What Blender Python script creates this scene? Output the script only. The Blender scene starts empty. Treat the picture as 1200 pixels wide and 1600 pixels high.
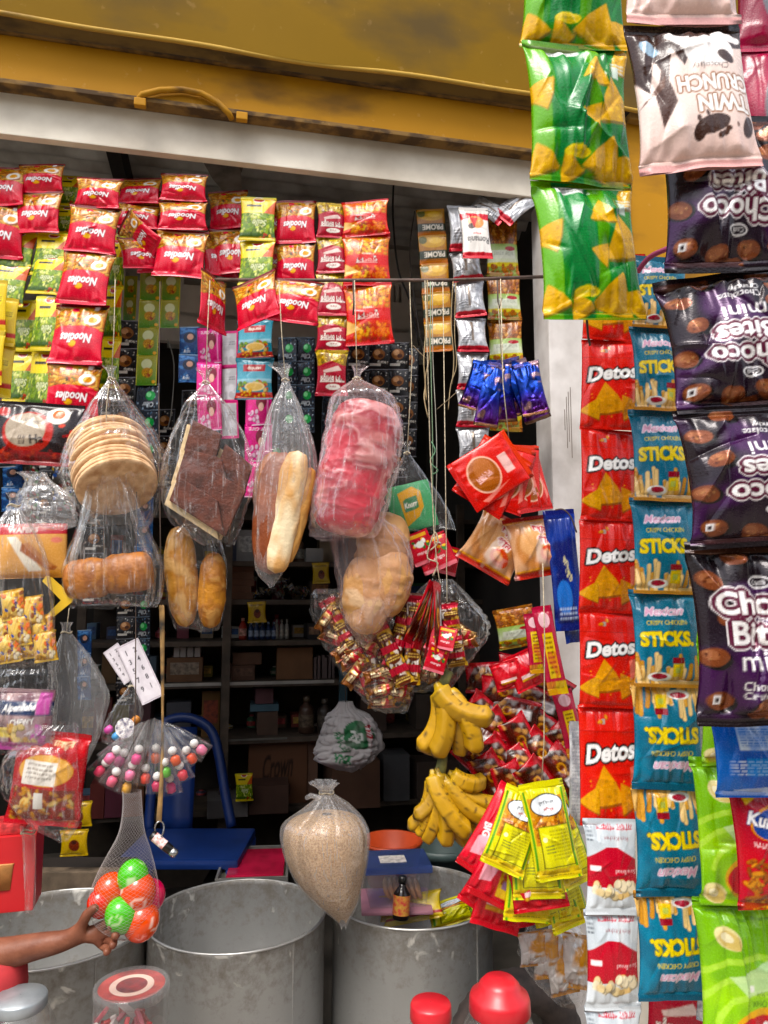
import bpy, bmesh, math, random
import numpy as np
from mathutils import Vector, Matrix, Euler

# ---------------------------------------------------------------- camera, sky, sun, exposure
scene = bpy.context.scene
PITCH = math.radians(6.5)
FPX = 1155.0                      # focal length in photo pixels (1200 x 1600)
CAMZ = 1.5
camd = bpy.data.cameras.new("camera"); cam = bpy.data.objects.new("camera", camd)
scene.collection.objects.link(cam)
cam.location = (0, 0, CAMZ)
cam.rotation_euler = (math.pi/2 + PITCH, 0, 0)
camd.sensor_fit = 'VERTICAL'; camd.sensor_height = 36.0; camd.sensor_width = 27.0
camd.lens = FPX/1600*36.0
camd.clip_start = 0.02; camd.clip_end = 2000
scene.camera = cam

SUN_EL, SUN_AZ = math.radians(60), math.radians(203)     # azimuth clockwise from +Y: behind the camera, a little to its left
world = bpy.data.worlds.new("World"); scene.world = world; world.use_nodes = True
wn = world.node_tree.nodes; wl = world.node_tree.links; wn.clear()
sky = wn.new('ShaderNodeTexSky'); sky.sky_type = 'NISHITA'; sky.sun_disc = False
sky.sun_elevation = SUN_EL; sky.sun_rotation = SUN_AZ; sky.dust_density = 4.0; sky.air_density = 1.2
hsv = wn.new('ShaderNodeHueSaturation'); hsv.inputs['Saturation'].default_value = 0.45
bg = wn.new('ShaderNodeBackground'); bg.inputs['Strength'].default_value = 0.15
wo = wn.new('ShaderNodeOutputWorld')
wl.new(sky.outputs[0], hsv.inputs['Color']); wl.new(hsv.outputs[0], bg.inputs[0]); wl.new(bg.outputs[0], wo.inputs[0])
sund = bpy.data.lights.new("sun", 'SUN'); sun = bpy.data.objects.new("sun", sund); scene.collection.objects.link(sun)
sund.energy = 1.5; sund.angle = math.radians(26); sund.color = (1.0, .955, .89)
_sd = Vector((math.sin(SUN_AZ)*math.cos(SUN_EL), math.cos(SUN_AZ)*math.cos(SUN_EL), math.sin(SUN_EL)))
sun.rotation_euler = (-_sd).to_track_quat('-Z', 'Y').to_euler()
sun.location = _sd*8
scene.view_settings.view_transform = 'Standard'; scene.view_settings.look = 'None'
scene.view_settings.gamma = 1.0; scene.view_settings.use_curve_mapping = False
scene.view_settings.exposure = 0.98
scene.cycles.use_denoising = True
scene.cycles.max_bounces = 8; scene.cycles.transparent_max_bounces = 24
scene.cycles.sample_clamp_indirect = 6.0

random.seed(7)
RNG = np.random.default_rng(11)
COL = scene.collection

# ---------------------------------------------------------------- geometry helpers
def P(px, py, y):
    """The point on the upright plane Y = y that the photo shows at (px, py)."""
    x = (px-600)/FPX; v = (800-py)/FPX
    c, s = math.cos(PITCH), math.sin(PITCH)
    d = Vector((x, c - v*s, s + v*c))
    return Vector((0, 0, CAMZ)) + d*(y/d.y)
def mpp(py, y):
    """metres per photo pixel (across) on the plane Y = y"""
    v = (800-py)/FPX
    return y/(math.cos(PITCH)-v*math.sin(PITCH))/FPX
FY, FA = 1.85, math.radians(12)             # the shop front: crosses the view axis at FY, its right end farther away
FU = Vector((math.cos(FA), math.sin(FA), 0)); FN = Vector((-math.sin(FA), math.cos(FA), 0))
FM = Matrix.Translation((0, FY, 0)) @ Matrix.Rotation(FA, 4, 'Z')       # local x along the front, y inwards, z up
FMI = FM.inverted()
def F(px, py, off=0.0):
    """local (u, off, z) of the photo point (px, py) on the front plane pushed inwards by off"""
    a = P(px, py, 1.0) - Vector((0, 0, CAMZ))
    o = Vector((0, FY, 0)) + FN*off - Vector((0, 0, CAMZ))
    t = o.dot(FN)/a.dot(FN)
    w = Vector((0, 0, CAMZ)) + a*t
    return FMI @ w

def lin(c):
    if isinstance(c, str):
        c = c.lstrip('#'); c = tuple(int(c[i:i+2], 16) for i in (0, 2, 4))
    c = np.array(c, float)/255
    return np.where(c <= .04045, c/12.92, ((c+.055)/1.055)**2.4)
def rgba(c):
    l = lin(c); return (float(l[0]), float(l[1]), float(l[2]), 1.0)

def tag(o, label=None, cat=None, group=None, kind=None):
    if label: o['label'] = label
    if cat: o['category'] = cat
    if group: o['group'] = group
    if kind: o['kind'] = kind
    return o
def link(o, parent=None):
    COL.objects.link(o)
    if parent is not None: o.parent = parent
    return o
def empty(name, label, cat, loc=(0, 0, 0), group=None):
    o = bpy.data.objects.new(name, None); o.empty_display_size = .03
    o.location = loc
    return tag(link(o), label, cat, group)
def mobj(name, me, mat=None, parent=None, loc=None, rot=None, scale=None):
    o = bpy.data.objects.new(name, me)
    if mat is not None and not me.materials: me.materials.append(mat)
    if loc is not None: o.location = loc
    if rot is not None: o.rotation_euler = rot
    if scale is not None: o.scale = scale
    return link(o, parent)
def at_world(o, loc):
    """place a child of a translation-only empty at a world location"""
    o.location = Vector(loc) - (o.parent.location if o.parent else Vector())
    return o

class MB:
    """collects vertices and faces of one piece"""
    def __init__(s): s.v = []; s.f = []; s.c = []
    def add(s, vs, fs, m=None, col=None):
        b = len(s.v)
        s.v += [tuple((m @ Vector(p)) if m is not None else p) for p in vs]
        s.f += [tuple(i+b for i in f) for f in fs]
        s.c += [col]*len(vs)
        return s
    def box(s, c, d, m=None, col=None):
        x, y, z = c; a, b, h = d[0]/2, d[1]/2, d[2]/2
        vs = [(x+i*a, y+j*b, z+k*h) for k in (-1, 1) for j in (-1, 1) for i in (-1, 1)]
        return s.add(vs, [(0, 2, 3, 1), (4, 5, 7, 6), (0, 1, 5, 4), (2, 6, 7, 3), (0, 4, 6, 2), (1, 3, 7, 5)], m, col)
    def tube(s, pts, r, n=8, m=None, caps=True, col=None):
        pts = [Vector(p) for p in pts]; rs = r if hasattr(r, '__len__') else [r]*len(pts)
        vs = []; up = None
        for i, p in enumerate(pts):
            t = (pts[min(i+1, len(pts)-1)] - pts[max(i-1, 0)]).normalized()
            if up is None:
                up = Vector((0, 0, 1)) if abs(t.z) < .9 else Vector((0, 1, 0))
            a = t.cross(up).normalized(); b = a.cross(t).normalized(); up = b
            for k in range(n):
                q = 2*math.pi*k/n
                vs.append(tuple(p + (a*math.cos(q) + b*math.sin(q))*rs[i]))
        fs = [(i*n+k, i*n+(k+1) % n, (i+1)*n+(k+1) % n, (i+1)*n+k) for i in range(len(pts)-1) for k in range(n)]
        if caps:
            fs += [tuple(range(n))[::-1], tuple((len(pts)-1)*n+k for k in range(n))]
        return s.add(vs, fs, m, col)
    def lathe(s, prof, n=32, m=None, col=None, caps=True):
        vs = [(r*math.cos(2*math.pi*k/n), r*math.sin(2*math.pi*k/n), z) for r, z in prof for k in range(n)]
        fs = [(i*n+k, i*n+(k+1) % n, (i+1)*n+(k+1) % n, (i+1)*n+k) for i in range(len(prof)-1) for k in range(n)]
        if caps: fs += [tuple(range(n))[::-1], tuple((len(prof)-1)*n+k for k in range(n))]
        return s.add(vs, fs, m, col)
    def mesh(s, name, smooth=False, bevel=0):
        me = bpy.data.meshes.new(name); me.from_pydata(s.v, [], s.f); me.update()
        if any(c is not None for c in s.c):
            at = me.color_attributes.new('Col', 'FLOAT_COLOR', 'POINT')
            at.data.foreach_set('color', np.array([list(lin(c or '888888'))+[1] for c in s.c], np.float32).ravel())
        if bevel:
            bm = bmesh.new(); bm.from_mesh(me)
            bmesh.ops.bevel(bm, geom=[e for e in bm.edges if len(e.link_faces) == 2 and e.calc_face_angle(0) > .5], offset=bevel, segments=2, affect='EDGES', profile=.7)
            bm.to_mesh(me); bm.free()
        if smooth: me.polygons.foreach_set('use_smooth', [True]*len(me.polygons))
        return me
    def build(s, name, mat, parent=None, smooth=False, bevel=0, loc=None, rot=None):
        return mobj(name, s.mesh(name, smooth, bevel), mat, parent, loc, rot)

def npmesh(name, V, Fq, C=None, smooth=True):
    me = bpy.data.meshes.new(name)
    V = np.asarray(V, np.float32).reshape(-1, 3); Fq = np.asarray(Fq, np.int32).reshape(-1, 4)
    me.vertices.add(len(V)); me.vertices.foreach_set('co', V.ravel())
    me.loops.add(Fq.size); me.loops.foreach_set('vertex_index', Fq.ravel())
    me.polygons.add(len(Fq)); me.polygons.foreach_set('loop_start', np.arange(0, Fq.size, 4, dtype=np.int32))
    me.polygons.foreach_set('use_smooth', np.full(len(Fq), smooth))
    me.update(calc_edges=True)
    if C is not None:
        C = np.asarray(C, np.float32).reshape(-1, 3)
        at = me.color_attributes.new('Col', 'FLOAT_COLOR', 'POINT')
        at.data.foreach_set('color', np.concatenate([C, np.ones((len(C), 1), np.float32)], 1).ravel())
    return me
def wrapgrid(ny, n):
    """quads of ny rows of n points, rows closed into rings"""
    i = np.arange(ny-1)[:, None]; k = np.arange(n)[None]
    k2 = (k+1) % n
    return np.stack([i*n+k, i*n+k2, (i+1)*n+k2, (i+1)*n+k], -1).reshape(-1, 4)
def opengrid(ny, n):
    i = np.arange(ny-1)[:, None]; k = np.arange(n-1)[None]
    return np.stack([i*n+k, i*n+k+1, (i+1)*n+k+1, (i+1)*n+k], -1).reshape(-1, 4)
def vnoise(u, v, fu, fv, rng):
    """smooth value noise, 0..1"""
    L = rng.random((int(fv)+3, int(fu)+3))
    x = np.clip(u, 0, 1)*fu; y = np.clip(v, 0, 1)*fv
    i = np.floor(x).astype(int); j = np.floor(y).astype(int)
    a = x-i; b = y-j; a = a*a*(3-2*a); b = b*b*(3-2*b)
    return (L[j, i]*(1-a)+L[j, i+1]*a)*(1-b) + (L[j+1, i]*(1-a)+L[j+1, i+1]*a)*b

# ---------------------------------------------------------------- materials
_mats = {}
def nodes(m):
    m.use_nodes = True; nt = m.node_tree
    return nt, nt.nodes, nt.links, nt.nodes['Principled BSDF']
def plain(name, col, rough=.6, metal=0, noise=.12, nscale=14, bump=.0, bscale=60, spec=.5, coat=0, col2=None, trans=0):
    """one procedural surface: a colour broken up by noise, with optional relief"""
    if name in _mats: return _mats[name]
    m = bpy.data.materials.new(name); nt, n, l, b = nodes(m)
    tc = n.new('ShaderNodeTexCoord'); nz = n.new('ShaderNodeTexNoise'); nz.inputs['Scale'].default_value = nscale; nz.inputs['Detail'].default_value = 5
    l.new(tc.outputs['Object'], nz.inputs['Vector'])
    mix = n.new('ShaderNodeMix'); mix.data_type = 'RGBA'
    a = np.array(rgba(col)); c2 = np.array(rgba(col2)) if col2 else a*(1-2.2*noise)
    mix.inputs['A'].default_value = tuple(np.minimum(a*(1+noise), 1)[:3])+(1,); mix.inputs['B'].default_value = tuple(c2[:3])+(1,)
    rmp = n.new('ShaderNodeMapRange'); rmp.inputs['From Min'].default_value = .35; rmp.inputs['From Max'].default_value = .68
    l.new(nz.outputs['Fac'], rmp.inputs['Value']); l.new(rmp.outputs[0], mix.inputs['Factor'])
    l.new(mix.outputs['Result'], b.inputs['Base Color'])
    b.inputs['Roughness'].default_value = rough; b.inputs['Metallic'].default_value = metal
    b.inputs['Specular IOR Level'].default_value = spec; b.inputs['Coat Weight'].default_value = coat
    if bump:
        nb = n.new('ShaderNodeTexNoise'); nb.inputs['Scale'].default_value = bscale; nb.inputs['Detail'].default_value = 4
        l.new(tc.outputs['Object'], nb.inputs['Vector'])
        bp = n.new('ShaderNodeBump'); bp.inputs['Strength'].default_value = bump; bp.inputs['Distance'].default_value = .004
        l.new(nb.outputs['Fac'], bp.inputs['Height']); l.new(bp.outputs[0], b.inputs['Normal'])
    _mats[name] = m
    return m
def printed(name, rough=.3, metal=0., coat=.2, bump=.15, bscale=45, spec=.5):
    """printed film or card: colours come with the piece (attribute Col)"""
    if name in _mats: return _mats[name]
    m = bpy.data.materials.new(name); nt, n, l, b = nodes(m)
    at = n.new('ShaderNodeAttribute'); at.attribute_name = 'Col'
    hs = n.new('ShaderNodeHueSaturation'); hs.inputs['Saturation'].default_value = 1.12; hs.inputs['Value'].default_value = .92
    l.new(at.outputs['Color'], hs.inputs['Color']); l.new(hs.outputs[0], b.inputs['Base Color'])
    tc = n.new('ShaderNodeTexCoord'); nz = n.new('ShaderNodeTexNoise'); nz.inputs['Scale'].default_value = bscale; nz.inputs['Detail'].default_value = 3
    l.new(tc.outputs['Object'], nz.inputs['Vector'])
    r = n.new('ShaderNodeMapRange'); r.inputs['To Min'].default_value = rough*.65; r.inputs['To Max'].default_value = rough*1.45
    l.new(nz.outputs['Fac'], r.inputs['Value']); l.new(r.outputs[0], b.inputs['Roughness'])
    b.inputs['Metallic'].default_value = metal; b.inputs['Coat Weight'].default_value = coat; b.inputs['Coat Roughness'].default_value = .12
    b.inputs['Specular IOR Level'].default_value = spec
    if bump:
        bp = n.new('ShaderNodeBump'); bp.inputs['Strength'].default_value = bump; bp.inputs['Distance'].default_value = .003
        l.new(nz.outputs['Fac'], bp.inputs['Height']); l.new(bp.outputs[0], b.inputs['Normal'])
    _mats[name] = m
    return m
def clear(name, tint=(.985, .985, .985), haze=.06, rough=.12, gain=.9, hazecol=(.85, .85, .85), bscale=30, bump=.35, streak=0.):
    """thin clear polythene: see-through, with a film's reflection and a little milkiness"""
    if name in _mats: return _mats[name]
    m = bpy.data.materials.new(name); m.use_nodes = True; nt = m.node_tree; n = nt.nodes; l = nt.links; n.clear()
    out = n.new('ShaderNodeOutputMaterial'); tr = n.new('ShaderNodeBsdfTransparent'); tr.inputs[0].default_value = tint+(1,)
    gl = n.new('ShaderNodeBsdfGlossy'); gl.inputs['Roughness'].default_value = rough; gl.inputs[0].default_value = (1, 1, 1, 1)
    df = n.new('ShaderNodeBsdfDiffuse'); df.inputs[0].default_value = hazecol+(1,)
    tl = n.new('ShaderNodeBsdfTranslucent'); tl.inputs[0].default_value = hazecol+(1,)
    tc = n.new('ShaderNodeTexCoord'); nz = n.new('ShaderNodeTexNoise'); nz.inputs['Scale'].default_value = bscale; nz.inputs['Detail'].default_value = 3; nz.inputs['Distortion'].default_value = 1.2
    l.new(tc.outputs['Object'], nz.inputs['Vector'])
    bp = n.new('ShaderNodeBump'); bp.inputs['Strength'].default_value = bump; bp.inputs['Distance'].default_value = .006
    l.new(nz.outputs['Fac'], bp.inputs['Height'])
    for q in (gl, df, tl): l.new(bp.outputs[0], q.inputs['Normal'])
    fr = n.new('ShaderNodeFresnel'); fr.inputs[0].default_value = 1.45; l.new(bp.outputs[0], fr.inputs['Normal'])
    mu = n.new('ShaderNodeMath'); mu.operation = 'MULTIPLY'; mu.use_clamp = True; mu.inputs[1].default_value = gain; l.new(fr.outputs[0], mu.inputs[0])
    mn = n.new('ShaderNodeMath'); mn.operation = 'MINIMUM'; mn.inputs[1].default_value = .2; l.new(mu.outputs[0], mn.inputs[0]); mu = mn
    hz = n.new('ShaderNodeMixShader'); hz.inputs[0].default_value = .5; l.new(df.outputs[0], hz.inputs[1]); l.new(tl.outputs[0], hz.inputs[2])
    m1 = n.new('ShaderNodeMixShader'); m1.inputs[0].default_value = haze
    if streak:       # highlight streaks painted in as whiter haze, running down the bag
        mp = n.new('ShaderNodeMapping'); mp.inputs['Scale'].default_value = (1, 1, .09); l.new(tc.outputs['Object'], mp.inputs[0])
        n2 = n.new('ShaderNodeTexNoise'); n2.inputs['Scale'].default_value = 150; n2.inputs['Detail'].default_value = 3; l.new(mp.outputs[0], n2.inputs['Vector'])
        r2 = n.new('ShaderNodeMapRange'); r2.inputs['From Min'].default_value = .58; r2.inputs['From Max'].default_value = .72; r2.inputs['To Min'].default_value = haze; r2.inputs['To Max'].default_value = haze+streak
        l.new(n2.outputs['Fac'], r2.inputs['Value']); l.new(r2.outputs[0], m1.inputs[0])
    l.new(tr.outputs[0], m1.inputs[1]); l.new(hz.outputs[0], m1.inputs[2])
    m2 = n.new('ShaderNodeMixShader'); l.new(mu.outputs[0], m2.inputs[0]); l.new(m1.outputs[0], m2.inputs[1]); l.new(gl.outputs[0], m2.inputs[2])
    l.new(m2.outputs[0], out.inputs[0])
    _mats[name] = m
    return m
FILM = printed('printed_film', rough=.25, coat=.05, spec=.45); FOIL = printed('printed_foil', rough=.24, metal=.3, coat=.08)
CARD = printed('printed_card', rough=.55, coat=0, bump=.05, spec=.3)
SHINY = printed('mirror_foil', rough=.16, metal=.85, coat=.2, bump=.3)
MATTE = printed('coloured_surface', rough=.6, coat=0, bump=.1, spec=.35)
STRING = plain('cotton_string', 'b9ab90', .85, noise=.2, nscale=200)
DARKSTRING = plain('dark_cord', '4a3a30', .8)

# ================================================================ the setting
def YF(px, n=0.0, py=900):
    """Y of the plane parallel to the shop front, n metres inside it, where the photo column px meets it"""
    return (FM @ F(px, py, n)).y
def fbox(mb, u0, u1, n0, n1, z0, z1):
    return mb.box(((u0+u1)/2, (n0+n1)/2, (z0+z1)/2), (abs(u1-u0), abs(n1-n0), abs(z1-z0)), FM)
ZBEAM0 = F(400, 256, .02).z; ZBEAM1 = F(400, 197, .02).z
ZSTRIP = F(400, 112, -.02).z; ZLIP = F(400, 90, -.06).z
UPOST = F(862, 700, 0).x; UPW = .17
ULEFT = F(-420, 800, 0).x - 1.1
FLOORZ = .15

def mat_ground():
    return plain('street_ground', '8d8478', .9, noise=.15, nscale=3, bump=.5, bscale=25)
def mat_yellow(name, col, dirt='5a3c14', dscale=5.0, lo=.56, rough=.62):
    if name in _mats: return _mats[name]
    m = bpy.data.materials.new(name); nt, n, l, b = nodes(m)
    tc = n.new('ShaderNodeTexCoord')
    def nz(scale, detail=6, stretch=None):
        q = n.new('ShaderNodeTexNoise'); q.inputs['Scale'].default_value = scale; q.inputs['Detail'].default_value = detail
        if stretch:
            mp = n.new('ShaderNodeMapping'); mp.inputs['Scale'].default_value = stretch
            l.new(tc.outputs['Object'], mp.inputs[0]); l.new(mp.outputs[0], q.inputs['Vector'])
        else: l.new(tc.outputs['Object'], q.inputs['Vector'])
        return q
    base = np.array(rgba(col))
    m1 = n.new('ShaderNodeMix'); m1.data_type = 'RGBA'; m1.inputs['A'].default_value = tuple(base); m1.inputs['B'].default_value = tuple(base[:3]*.62)+(1,)
    a = nz(2.5); l.new(a.outputs['Fac'], m1.inputs['Factor'])
    m2 = n.new('ShaderNodeMix'); m2.data_type = 'RGBA'; m2.inputs['B'].default_value = rgba(dirt)
    l.new(m1.outputs['Result'], m2.inputs['A'])
    d = nz(dscale, 9, (1, 1, 2.2)); r = n.new('ShaderNodeMapRange'); r.inputs['From Min'].default_value = lo; r.inputs['From Max'].default_value = lo+.17; r.inputs['To Max'].default_value = .8
    l.new(d.outputs['Fac'], r.inputs['Value']); l.new(r.outputs[0], m2.inputs['Factor'])
    m3 = n.new('ShaderNodeMix'); m3.data_type = 'RGBA'; m3.inputs['B'].default_value = rgba('d9b27a'); l.new(m2.outputs['Result'], m3.inputs['A'])
    s = nz(38, 3); r3 = n.new('ShaderNodeMapRange'); r3.inputs['From Min'].default_value = .66; r3.inputs['From Max'].default_value = .72; r3.inputs['To Max'].default_value = .12
    l.new(s.outputs['Fac'], r3.inputs['Value']); l.new(r3.outputs[0], m3.inputs['Factor'])
    l.new(m3.outputs['Result'], b.inputs['Base Color'])
    b.inputs['Roughness'].default_value = rough; b.inputs['Specular IOR Level'].default_value = .15
    bp = n.new('ShaderNodeBump'); bp.inputs['Strength'].default_value = .25; bp.inputs['Distance'].default_value = .003
    l.new(d.outputs['Fac'], bp.inputs['Height']); l.new(bp.outputs[0], b.inputs['Normal'])
    _mats[name] = m
    return m
M_STRIP = mat_yellow('yellow_shutter_rail_paint', 'bb8412', '6a4a1c', 4, .5)
M_HOOD = mat_yellow('mustard_hood_paint', '94700e', '54462c', 2.2, .5)
M_EDGE = mat_yellow('grimy_yellow_edge', '8a6a3a', '3a2c22', 22, .42, .7)
M_WHITE = plain('white_plaster', 'e0d8c8', .75, noise=.05, nscale=5, col2='b8ad9c', bump=.12, bscale=40)
M_POST = plain('white_painted_post', 'cfcac6', .55, noise=.06, nscale=9, col2='a9a29c', bump=.1, bscale=30)
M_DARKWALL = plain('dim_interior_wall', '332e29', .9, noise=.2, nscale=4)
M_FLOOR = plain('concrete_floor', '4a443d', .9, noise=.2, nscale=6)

# street and shop floor
mb = MB(); mb.add([(-300, -300, 0), (300, -300, 0), (300, 300, 0), (-300, 300, 0)], [(0, 1, 2, 3)])
tag(mb.build('ground', mat_ground()), kind='structure')
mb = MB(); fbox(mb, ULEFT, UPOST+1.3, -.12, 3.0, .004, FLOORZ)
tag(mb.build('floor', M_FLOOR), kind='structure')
# unseen houses over the street, behind the viewer, added to block low sky
for i, (x, w, h, c) in enumerate(((-9, 5.6, 4.6, '8a7c66'), (-3.2, 5.4, 3.9, '6f7a70'), (2.6, 5.6, 5.2, '94806a'), (8.6, 5.8, 4.3, '7a6a60'))):
    mb = MB(); mb.box((x, -7.5, h/2+.002), (w, 2.4, h)); hs = tag(mb.build('unseen_house', plain('house_paint_'+c, c, .9, noise=.15, nscale=2)), kind='structure')
    for k in range(3):
        mb = MB(); mb.box((x-w/3+k*w/3, -6.29, 1.2), (w*.24, .03, 2.0)); mb.build('doorway', plain('dark_doorway', '1c1a18', .8), hs)
        mb = MB(); mb.box((x-w/3+k*w/3, -6.1, 2.5), (w*.3, .45, .05)); mb.build('canopy', plain('tin_canopy', '5a5a58', .6), hs)
# walls of the room; left one cut low, unseen, to light the roof
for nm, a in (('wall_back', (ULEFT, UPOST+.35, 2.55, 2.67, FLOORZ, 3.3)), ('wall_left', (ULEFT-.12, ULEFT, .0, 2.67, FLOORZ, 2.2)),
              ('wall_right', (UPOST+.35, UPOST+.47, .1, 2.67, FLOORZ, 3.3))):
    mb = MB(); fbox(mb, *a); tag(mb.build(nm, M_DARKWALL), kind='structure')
mb = MB(); fbox(mb, ULEFT, ULEFT+1.0, .015, .1, FLOORZ, ZBEAM0); tag(mb.build('wall_front', M_WHITE), kind='structure')
mb = MB(); fbox(mb, UPOST+UPW+.002, UPOST+1.5, .015, .1, FLOORZ, F(1030, 452, 0).z); tag(mb.build('wall_front', M_WHITE), kind='structure')
# corrugated roof: waves across the room, falling to the back
nw = 400; rows = []
for i in range(nw+1):
    y = -.02 + 2.72*i/nw
    rows.append((y, 3.08 - .05*y + .011*math.cos(2*math.pi*y/.076)))
V = []; 
for y, z in rows:
    for x in (ULEFT-.1, UPOST+.5):
        V.append(FM @ Vector((x, y, z)))
roof = mobj('roof', npmesh('roof', [tuple(v) for v in V], opengrid(nw+1, 2)), plain('galvanised_corrugated_sheet', 'dcdcd6', .55, metal=.0, noise=.1, nscale=7, col2='a09a90', bump=.2))
tag(roof, kind='structure')
mb = MB(); a = F(152, 240, .3); fbox(mb, a.x-.022, a.x+.022, .02, 2.5, 2.92, 3.02)
tag(mb.build('roof_beam', plain('dark_timber', '2c2622', .8)), kind='structure')

# white lintel and post
mb = MB(); fbox(mb, ULEFT, UPOST+UPW, .02, .045, ZBEAM0, ZBEAM1+.05)
tag(mb.build('lintel', M_WHITE, bevel=.003), kind='structure')
post = MB(); fbox(post, UPOST, UPOST+UPW, 0, .1, FLOORZ, ZBEAM0-.001)
post = post.build('doorpost', M_POST, bevel=.006)
tag(post, 'white painted doorpost with scratch marks beside the hanging snack strips', 'doorpost')
a = F(885, 640, -.0005)
for k, (dx, z0, z1) in enumerate(((0, 620, 700), (.006, 612, 690), (.0125, 605, 715), (-.006, 640, 672))):
    mb = MB(); p0 = F(885, z0, 0).z; p1 = F(885, z1, 0).z
    fbox(mb, a.x+dx, a.x+dx+.0012, -.0012, .0, p1, p0); mb.build('scratch', plain('dark_scratch', '6b6056', .9), post)

# rolled-up yellow shutter
sh = empty('rolling_shutter', 'rolled up yellow metal shutter with a grimy pull handle above the opening', 'shutter', FM @ Vector((0, 0, ZBEAM1)))
def spart(name, mb, mat, bevel=0, smooth=False):
    o = mb.build(name, mat, sh, smooth, bevel); o.location = -sh.location; return o
UR = F(1150, 500, 0).x + .6
mb = MB(); fbox(mb, ULEFT, UPOST+UPW-.01, -.022, .012, ZBEAM1+.008, ZSTRIP); spart('bottom_rail', mb, M_STRIP, .003)
mb = MB(); fbox(mb, ULEFT, UPOST+UPW-.012, -.027, .012, ZBEAM1-.004, ZBEAM1+.008); spart('rail_lip', mb, M_EDGE, .002)
# folded ledge above the rail: two shallow steps
mb = MB(); fbox(mb, ULEFT, UPOST+UPW+.01, -.03, .012, ZSTRIP+.001, ZSTRIP+.008); spart('fold', mb, M_EDGE, .003)
mb = MB(); fbox(mb, ULEFT, UPOST+UPW+.01, -.024, .012, ZSTRIP+.0085, ZSTRIP+.05); spart('fold', mb, mat_yellow('dull_yellow_fold', 'a07c3c', '4c3a24', 8, .5, .6), .003)
# hood: a big sheet bowing forward over the rail, with a rolled bright edge
N = 24; prof = []
for i in range(N+1):
    t = i/N
    prof.append((-.075 - .13*math.sin(t*1.3), ZLIP + .75*t))
V = []
for y, z in prof:
    for x in np.linspace(ULEFT, UPOST+UPW+.75, 90):
        V.append(tuple(FM @ Vector((x, y + .004*math.sin(x*3.1+z*2) + .003*math.sin(x*7.7), z + (.004*math.sin(x*5.3) + .003*math.sin(x*11.9+1))*max(0, 1-4*(z-ZLIP))))))
hood = mobj('hood', npmesh('hood', V, opengrid(N+1, 90)), M_HOOD, sh); hood.location = -sh.location
pts = [FM @ Vector((x, -.075, ZLIP + .004*math.sin(x*5.3) + .003*math.sin(x*11.9+1))) for x in np.linspace(ULEFT, UPOST+UPW+.74, 60)]
mb = MB(); mb.tube(pts, .006, 8); spart('rolled_edge', mb, mat_yellow('yellow_edge_highlight', 'c09a42', '6b5330', 9, .55), smooth=True)  # highlight along the lip put into a paler yellow, dirt over it
# back of the hood box
mb = MB(); fbox(mb, ULEFT, UPOST+UPW+.75, .02, .04, ZBEAM1+.06, ZLIP+.8); spart('box_back', mb, plain('shutter_box_dark', '3a3226', .9))
# handle: bowed bar on two brackets
h = [(215, 158), (222, 148), (250, 141), (285, 140), (315, 146), (340, 160), (358, 178), (362, 186)]
hp = [FM @ F(x, y, -.034 if 0 < i < len(h)-1 else -.022) for i, (x, y) in enumerate(h)]
hp = [hp[0]] + [hp[i].lerp(hp[i+1], t) for i in range(len(hp)-1) for t in (.5, 1)]
mb = MB(); mb.tube(hp, .0075, 10); hd = spart('handle', mb, mat_yellow('worn_handle', 'b8841a', '5a4020', 14, .5, .6), smooth=True)
for x, y in ((219, 161), (378, 183)):
    c = F(x, y, -.03); mb = MB(); mb.box(c, (.028, .016, .02), FM)
    o = mb.build('bracket', M_STRIP, hd, bevel=.003)
# side guide and yellow wall panel right of the post
UG = UPOST+UPW+.004
mb = MB(); fbox(mb, UG, UG+.9, -.035, .01, F(1030, 452, 0).z, ZLIP-.012); spart('side_panel', mb, M_STRIP, .003)
mb = MB(); fbox(mb, UG+.03, UG+.055, -.05, -.034, F(1030, 452, 0).z, ZLIP-.014); spart('guide_rib', mb, M_EDGE, .003)
mb = MB(); fbox(mb, UG+.06, UG+.9, -.06, -.036, F(1030, 205, 0).z, ZLIP-.016); spart('side_ledge', mb, _mats['dull_yellow_fold'], .003)

# grey cabinet on the wall behind the noodle strips
y = YF(400, .75)
cab = empty('wall_cabinet', 'pale grey wooden wall cabinet behind the hanging noodle strips', 'cabinet', P(400, 525, y))
M_GREYW = plain('faded_grey_board', 'a39f98', .8, noise=.12, nscale=8); M_GREYL = plain('faded_grey_rail', 'c9c4bb', .75, noise=.1, nscale=8)
def cpart(name, px0, py0, px1, py1, dy, th, mat):
    a = F(px0, py1, .75+dy); b = F(px1, py0, .75+dy)
    mb = MB(); fbox(mb, a.x, b.x, .75+dy, .75+dy+th, a.z, b.z)
    o = mb.build(name, mat, cab, bevel=.002); o.location = -cab.location
cpart('back_panel', 188, 385, 640, 522, .0, .02, M_GREYW)
for y0, y1 in ((392, 404), (474, 487), (514, 527)): cpart('rail', 186, y0, 642, y1, -.03, .028, M_GREYL)
for x0, x1 in ((186, 196), (278, 288), (338, 350), (468, 480), (628, 642)): cpart('stile', x0, 404.5, x1, 473.5, -.028, .026, M_GREYL)
for k in range(5): cpart('louvre', 585+k*8.4, 405, 590+k*8.4, 473, -.02, .018, M_GREYL)

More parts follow.
